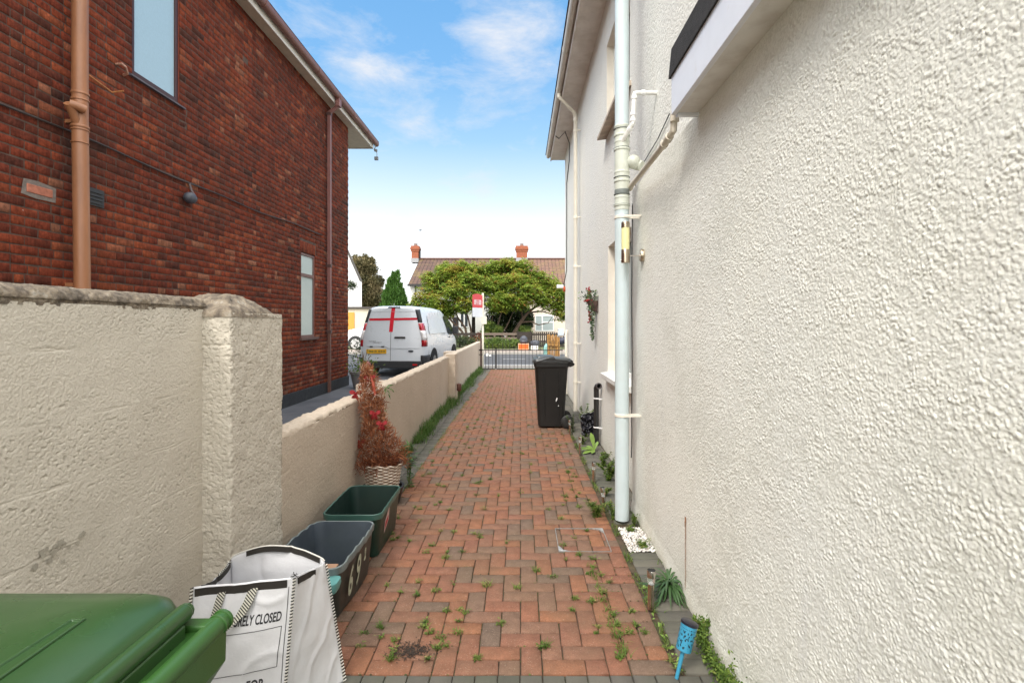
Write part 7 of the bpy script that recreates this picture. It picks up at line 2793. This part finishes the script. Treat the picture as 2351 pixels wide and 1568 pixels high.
f_right = [([br_, px(1178, 768, dr), px(1195, 740, dr), px(1212, 718, dr), px(1235, 700, dr), px(1262, 690, dr)], .15),
           ([px(1178, 768, dr), px(1200, 728, dr + .3), px(1190, 690, dr + .2), px(1185, 650, dr + .4)], .08),
           ([px(1195, 740, dr), px(1218, 738, dr - .2), px(1236, 746, dr - .3), px(1258, 742, dr - .3), px(1268, 728, dr - .2)], .06),
           ([px(1212, 718, dr), px(1245, 715, dr), px(1270, 722, dr), px(1290, 728, dr)], .055),
           ([px(1160, 792, dr), px(1152, 770, dr), px(1142, 748, dr), px(1150, 722, dr), px(1160, 690, dr)], .09),
           ([px(1152, 770, dr), px(1165, 745, dr), px(1178, 715, dr), px(1170, 680, dr)], .05),
           ([px(1150, 762, dr), px(1128, 752, dr), px(1132, 715, dr), px(1130, 680, dr)], .045)]
sumac('broad sumac tree with a leaning forked trunk, right one, in front of the pink house', br_, f_right, cl_right, 36000, 7)
DBs = thing('evergreen_bush', 'large dark evergreen bush filling the space under the right sumac tree', 'bush', (px(1165, 790, 35.0).x, 35.0, zg))
bx_ = [C(1145, 735, 35.2, 32, 40), C(1180, 725, 35.2, 34, 38), C(1205, 735, 35.0, 20, 30), C(1130, 765, 35, 26, 24), C(1190, 765, 35, 30, 22), C(1160, 700, 35.4, 26, 20)]
o = leaf_cloud('foliage', None, [(c[0], c[1], c[2], c[3], .7, c[5], 1 / 6) for c in bx_], 30000, .14, .07, G_dark)
o.parent = DBs
o.matrix_parent_inverse = Matrix.Translation(-DBs.location)
MB().tube([(DBs.location.x, 35.0, 0), (DBs.location.x, 35.0, 1.6)], .09, 8).build('trunk', M_bark, DBs)
YB = thing('bush', 'yellow-green leafy bush behind the rail fence right of the sale board', 'bush', (px(1125, 790, 32).x, 32.0, zg))
o = leaf_cloud('foliage', None, [(c[0], c[1], c[2], c[3], .5, c[5], .34) for c in (C(1122, 750, 32, 16, 14), C(1140, 757, 32, 16, 10), C(1115, 765, 32, 12, 10))], 3200, .10, .06, G_hedge)
o.parent = YB
o.matrix_parent_inverse = Matrix.Translation(-YB.location)
RB_ = thing('shrub', 'reddish twiggy shrub behind the dark rail fence at the end of the low wall', 'shrub', (px(1090, 790, 30.8).x, 30.8, zg))
o = leaf_cloud('foliage', None, [(c[0], c[1], c[2], c[3], .4, c[5], .5) for c in (C(1088, 783, 30.8, 14, 12), C(1100, 775, 30.8, 8, 14))], 900, .08, .04, tint_mat('red_leaf', [(0, (.05, .02, .012)), (.6, (.16, .05, .03)), (1, (.28, .12, .06))]))
o.parent = RB_
o.matrix_parent_inverse = Matrix.Translation(-RB_.location)
# tall dark post-like trunk
PT = MB()
PT.tube([px(1087.5, 795, 33.5), px(1087, 740, 33.5), px(1087.5, 690, 33.5), px(1086, 640, 33.6)], [.13, .12, .10, .06], 9)
tag(PT.build('tree_trunk', M_darkwood, smooth=True), 'straight dark trunk rising behind the rail fence just left of the sale board', 'trunk')

# conifer
CF = thing('conifer', 'dense green conifer with two pointed tips behind the van', 'conifer', (px(902, 790, 33.0).x, 33.0, zg))
n = 15000
d_c = 33.0
t = rng.random(n) ** .75
zt_c = pz(624, d_c)
zb_c = .3
zc_ = zb_c + (zt_c - zb_c) * t
tipx = np.where(rng.random(n) < .5, px(904, 0, d_c).x, px(912.5, 0, d_c).x)
cxm = px(901, 0, d_c).x
side_t = rng.integers(0, 9, n)
lob = np.array([[-.9, .72], [-.5, .9], [.55, .82], [.95, .66], [0, .97], [.25, 1.0], [-.2, .98], [-.75, .80], [.8, .74]])
lx_ = lob[side_t, 0]
lt = lob[side_t, 1]
tl = t * lt
zc_ = zb_c + (zt_c - zb_c) * tl
halfw = 1.02
ax_ = cxm + lx_ * halfw * .62 + (px(908, 0, d_c).x - cxm) * tl
rad_ = (.55 * (1 - (tl / lt) ** 1.6) + .05) * (1 + .3 * np.sin(tl * 30 + side_t))
a = rng.uniform(0, 2 * PI, n)
q = rng.random(n) ** .35
Pc = np.stack([ax_ + rad_ * np.cos(a) * q, d_c + rad_ * np.sin(a) * q * .9 + lx_ * .15, zc_], 1)
Dc = np.stack([np.cos(a) * .35, np.sin(a) * .35, np.full(n, 1.0)], 1) + rng.normal(0, .25, (n, 3))
leaf_mesh('foliage', Pc, Dc, unit(n), rng.uniform(.10, .26, n), rng.uniform(.035, .07, n), np.clip(.5 * q + .25 + rng.normal(0, .2, n), 0, 1), G_conifer, CF)
MB().tube([(CF.location.x, 33, 0), (CF.location.x, 33, 3.4)], [.12, .04], 8).build('trunk', M_bark, CF)

# brown-green tree
BT = thing('broadleaf_tree', 'tall brownish-green tree between the white gable and the conifer', 'tree', (px(850, 790, 46).x, 46.0, zg))
cls = [C(832, 610, 46, 20, 18), C(846, 622, 46.5, 20, 20), C(826, 640, 46, 20, 20), C(850, 655, 46, 22, 22), C(838, 675, 46, 24, 20), C(862, 668, 47, 16, 20), C(870, 648, 47, 12, 14), C(858, 690, 46, 22, 18), C(835, 700, 46, 24, 16), C(818, 620, 46, 14, 24), C(852, 603, 46.5, 9, 12), C(815, 600, 46.5, 8, 14), C(838, 596, 46.5, 8, 10)]
P = []
wsum = sum(c[3] * c[5] for c in cls)
for c in cls:
    m = int(17000 * c[3] * c[5] / wsum)
    v = unit(m)
    P.append(np.array(c[:3]) + v * (rng.random((m, 1)) ** .4) * np.array([c[3], c[3], c[5]]) * (1 + .25 * rng.normal(size=(m, 1)) * (rng.random((m, 1)) < .15)))
P = np.concatenate(P)
m = len(P)
leaf_mesh('crown', P, unit(m) + np.array([0, 0, .5]), unit(m), rng.uniform(.15, .34, m), rng.uniform(.07, .14, m), np.clip(.5 + fbm(P[:, 0] * 1.1, P[:, 2] * 1.2, 2) * .7 + rng.normal(0, .15, m), 0, 1), G_brown, BT)
b = MB()
tb_ = Vector((BT.location.x, 46, 0))
limb(b, tb_, tb_ + Vector((0, 0, 3)), .28, .2)
for c in cls:
    limb(b, tb_ + Vector((0, 0, 2.6)), Vector(c[:3]), .12, .03)
b.build('trunk', M_bark, BT)
SBt = thing('branch_tree', 'dark leafy branch poking past the brick house corner before the white gable', 'tree', (px(795, 790, 24).x, 24.0, 0))
P = np.array(px(806, 655, 24)) + rng.normal(size=(420, 3)) * np.array([.12, .12, .10])
m = len(P)
leaf_mesh('foliage', P, unit(m) + np.array([.5, 0, 0]), unit(m), rng.uniform(.08, .16, m), rng.uniform(.02, .04, m), rng.random(m), G_dark, SBt)
b = MB()
q = px(785, 665, 24)
b.tube([(q.x, 24, 0), (q.x, 24, 2.4), tuple(q), tuple(px(806, 655, 24))], [.09, .07, .05, .02], 7)
b.build('trunk', M_bark, SBt)
P = np.array([q.x - .6, 24, 3.6]) + rng.normal(size=(900, 3)) * np.array([.45, .4, .5])
m = len(P)
leaf_mesh('crown', P, unit(m), unit(m), rng.uniform(.08, .16, m), rng.uniform(.02, .05, m), rng.random(m), G_dark, SBt)

# ================================================================== houses across the road
dh = 38.0
xl = px(940, 700, dh).x
xm = px(1197, 600, dh).x
xr_ = xl + 22
EV = pz(650, dh)
RD = 42.0
RG = pz(595, RD)


def house(label, x0, x1, mw, mt, loc, left_gable):
    t = thing('terraced_house', label, 'house', loc, 0)
    b = MB()
    b.box(x0, x1, dh, RD + 4, 0, EV - .02)
    b.build('wall', mw, t)
    gx = x0 if left_gable else x1
    b = MB()
    b.add([(gx, dh, EV - .02), (gx, RD + 4, EV - .02), (gx, RD, RG - .06)], [(0, 1, 2) if not left_gable else (2, 1, 0)])
    b.add([(gx + (.02 if left_gable else -.02), dh, EV - .02), (gx + (.02 if left_gable else -.02), RD + 4, EV - .02), (gx + (.02 if left_gable else -.02), RD, RG - .06)], [(0, 1, 2)])
    b.build('gable', mw, t, recalc=False)
    b = MB()
    ov = .25
    x0o = x0 + (.10 if left_gable else 0)
    b.add([(x0o - .12 * left_gable, dh - .35, EV - .12), (x1, dh - .35, EV - .12), (x1, RD, RG), (x0o - .12 * left_gable, RD, RG), (x1, RD + 4.3, EV - .12), (x0o - .12 * left_gable, RD + 4.3, EV - .12)], [(0, 1, 2, 3), (3, 2, 4, 5)])
    o = b.build('roof', mt, t)
    sm = o.modifiers.new('solid', 'SOLIDIFY')
    sm.thickness = .10
    b = MB()
    b.box(x0, x1, RD - .12, RD + .12, RG - .02, RG + .10)
    b.build('ridge', M_ridge, t, bevel=.04)
    b = MB()
    b.box(x0 - .05, x1, dh - .48, dh - .36, EV - .26, EV - .12)
    b.build('gutter', M_black, t)
    return t


HL = house('white rendered house across the road with mossy brown tiles and brick chimney', xl, xm, M_whitewall, M_tileL, (xl, dh, 0), True)
HR = house('pale pink rendered house across the road with lighter pinkish tiled roof', xm + .01, xr_, M_pinkwall, M_tileR, (xm + 4, dh, 0), False)


def chimney(par, x0, x1, y0, y1, ztop, zbot, pots=True):
    b = MB()
    cx_ = (x0 + x1) / 2
    b.box(x0, x1, y0, y1, zbot, ztop - .45)
    b.box(x0 - .05, x1 + .05, y0 - .05, y1 + .05, ztop - .45, ztop - .30)
    b.box(x0 - .10, x1 + .10, y0 - .10, y1 + .10, ztop - .30, ztop - .15)
    b.box(x0 - .05, x1 + .05, y0 - .05, y1 + .05, ztop - .15, ztop)
    b.build('chimney', M_chimbrick, par)
    MB().box(x0 - .03, x1 + .03, y0 - .06, y1 + .06, zbot, zbot + .35).build('lead_flashing', mat('lead', (.27, .27, .28), .6), par)
    b = MB()
    b.lathe([(.16, 0), (.14, .2), (.17, .22)], (cx_, (y0 + y1) / 2, ztop - .01), 14)
    b.build('chimney_pot', mat('pot_clay', (.20, .13, .11), .9), par)


chimney(HL, px(947, 0, RD).x, px(962, 0, RD).x, RD - .35, RD + .35, pz(566, RD), pz(604, RD))
chimney(HR, px(1185.5, 0, RD).x, px(1210.5, 0, RD).x, RD - .35, RD + .35, pz(566, RD), pz(603, RD))
MB().box(px(963, 0, RD).x, px(965.5, 0, RD).x, RD - .1, RD + .1, RG, pz(570, RD)).build('flue_pipe', M_trim, HL)
MB().box(px(954, 0, dh).x - .04, px(954, 0, dh).x + .04, dh - .1, dh - .02, 0, EV - .2).build('downpipe', mat('dark_downpipe', (.06, .06, .06), .5), HL)


def hwin(par, x0, x1, y0, y1, mull=None, trans=None, glass=None):
    a, c = px(x0, y1, dh), px(x1, y0, dh)
    b = MB()
    f = .07
    b.box(a.x, c.x, dh - .05, dh - .002, a.z, a.z + f).box(a.x, c.x, dh - .05, dh - .002, c.z - f, c.z)
    b.box(a.x, a.x + f, dh - .05, dh - .002, a.z + f, c.z - f).box(c.x - f, c.x, dh - .05, dh - .002, a.z + f, c.z - f)
    if mull:
        xm_ = px(mull, 0, dh).x
        b.box(xm_ - .05, xm_ + .05, dh - .05, dh - .002, a.z + f, c.z - f)
    if trans:
        zt2_ = pz(trans, dh)
        b.box((xm_ + .05) if mull else a.x, c.x - f, dh - .052, dh - .003, zt2_ - .04, zt2_ + .04)
    fr = b.build('window', M_white, par)
    p = MB().box(a.x + .03, c.x - .03, dh - .02, dh - .004, a.z + .03, c.z - .03).build('pane', glass or mat('curtained_glass', (.38, .44, .45), .15, spec=.8))
    p.parent = fr
    p.matrix_parent_inverse = Matrix.Translation(-par.location)


hwin(HR, 1228.5, 1271.5, 724, 760.5, 1245, 740)
hwin(HR, 1222, 1262, 668, 690, 1242, None)
hwin(HL, 955, 985, 712, 745, 970, 722, mat('dark_glass', (.05, .06, .07), .1))
hwin(HL, 1010, 1032, 715, 748, 1021, None, mat('dark_glass'))
hwin(HL, 1056, 1076, 715, 752, 1066, None, mat('dark_glass'))
hwin(HL, 1010, 1040, 664, 685, 1025, None, mat('dark_glass'))
hwin(HL, 1110, 1150, 664, 685, 1130, None, mat('dark_glass'))
a, c = px(1040, 798, dh), px(1052, 728, dh)
MB().box(a.x, c.x, dh - .08, dh - .01, .1, c.z).build('door', mat('dark_door', (.03, .03, .035), .4), HL, bevel=.01)

# white gable house and flat-roofed garage on the left
WG = thing('white_house', 'white gable end with steep roof edge seen past the brick house corner', 'house', (px(815, 700, 40).x, 40, 0))
dg_ = 40.0
g0 = px(830.5, 704, dg_)
g1 = px(830.5, 643.5, dg_)
g2 = px(790, 553, dg_)
xL = g2.x * 2 - g1.x
b = MB()
poly = [(g1.x, 0), (g1.x, g1.z), (g2.x, g2.z), (xL, g1.z), (xL, 0)]
n_ = len(poly)
b.add([(p[0], dg_, p[1]) for p in poly] + [(p[0] - 7.5, dg_ + 5, p[1]) for p in poly], [tuple(range(n_)), tuple(range(n_, 2 * n_))[::-1]] + [(k, (k + 1) % n_, n_ + (k + 1) % n_, n_ + k) for k in range(n_)])
b.build('wall', mat('white_gable', (.66, .66, .67), .9, var=.05), WG)
b = MB()
b.add([(g1.x + .06, dg_ - .06, g1.z - .06), (g1.x + .06 - 7.5, dg_ + 5, g1.z - .06), (g2.x - 7.5, dg_ + 5, g2.z + .06), (g2.x, dg_ - .06, g2.z + .06), (xL - .06, dg_ - .06, g1.z - .06), (xL - .06 - 7.5, dg_ + 5, g1.z - .06)], [(0, 1, 2, 3), (3, 2, 5, 4)])
o = b.build('roof', mat('dark_slate', (.09, .085, .08), .8), WG)
sm = o.modifiers.new('solid', 'SOLIDIFY')
sm.thickness = .08
GA = thing('garage', 'cream flat-roofed garage with orange door behind the white car', 'garage', (px(835, 760, 34).x, 34, 0))
dga = 34.0
a, c = px(780, 800, dga), px(866, 709, dga)
MB().box(a.x, c.x, dga, dga + 5, 0, c.z).build('wall', mat('cream_garage', (.66, .58, .47), .9, var=.06), GA)
MB().box(a.x - .2, c.x + .15, dga - .15, dga + 5.2, c.z + .01, pz(704.5, dga)).build('roof_edge', mat('dark_fascia', (.07, .06, .055), .7), GA)
d0, d1 = px(796, 790, dga), px(814, 717, dga)
MB().box(d0.x, d1.x, dga - .05, dga - .003, .1, d1.z).build('door', mat('orange_door', (.62, .30, .05), .6), GA, bevel=.01)

# bird
BD = MB()
bp = px(965, 529, 60)
BD.sphere(bp, .09, 8, 6, (1.6, .8, .7))
BD.strip([bp, bp + Vector((-.16, 0, .10)), bp + Vector((-.34, 0, .06))], [.14, .12, .03], (.3, 1, 0))
BD.strip([bp, bp + Vector((.14, 0, .12)), bp + Vector((.30, 0, .12))], [.14, .12, .03], (.3, 1, 0))
tag(BD.build('bird', mat('dark_feather', (.04, .04, .045), .8), smooth=True), 'small dark bird flying high above the white house', 'bird')
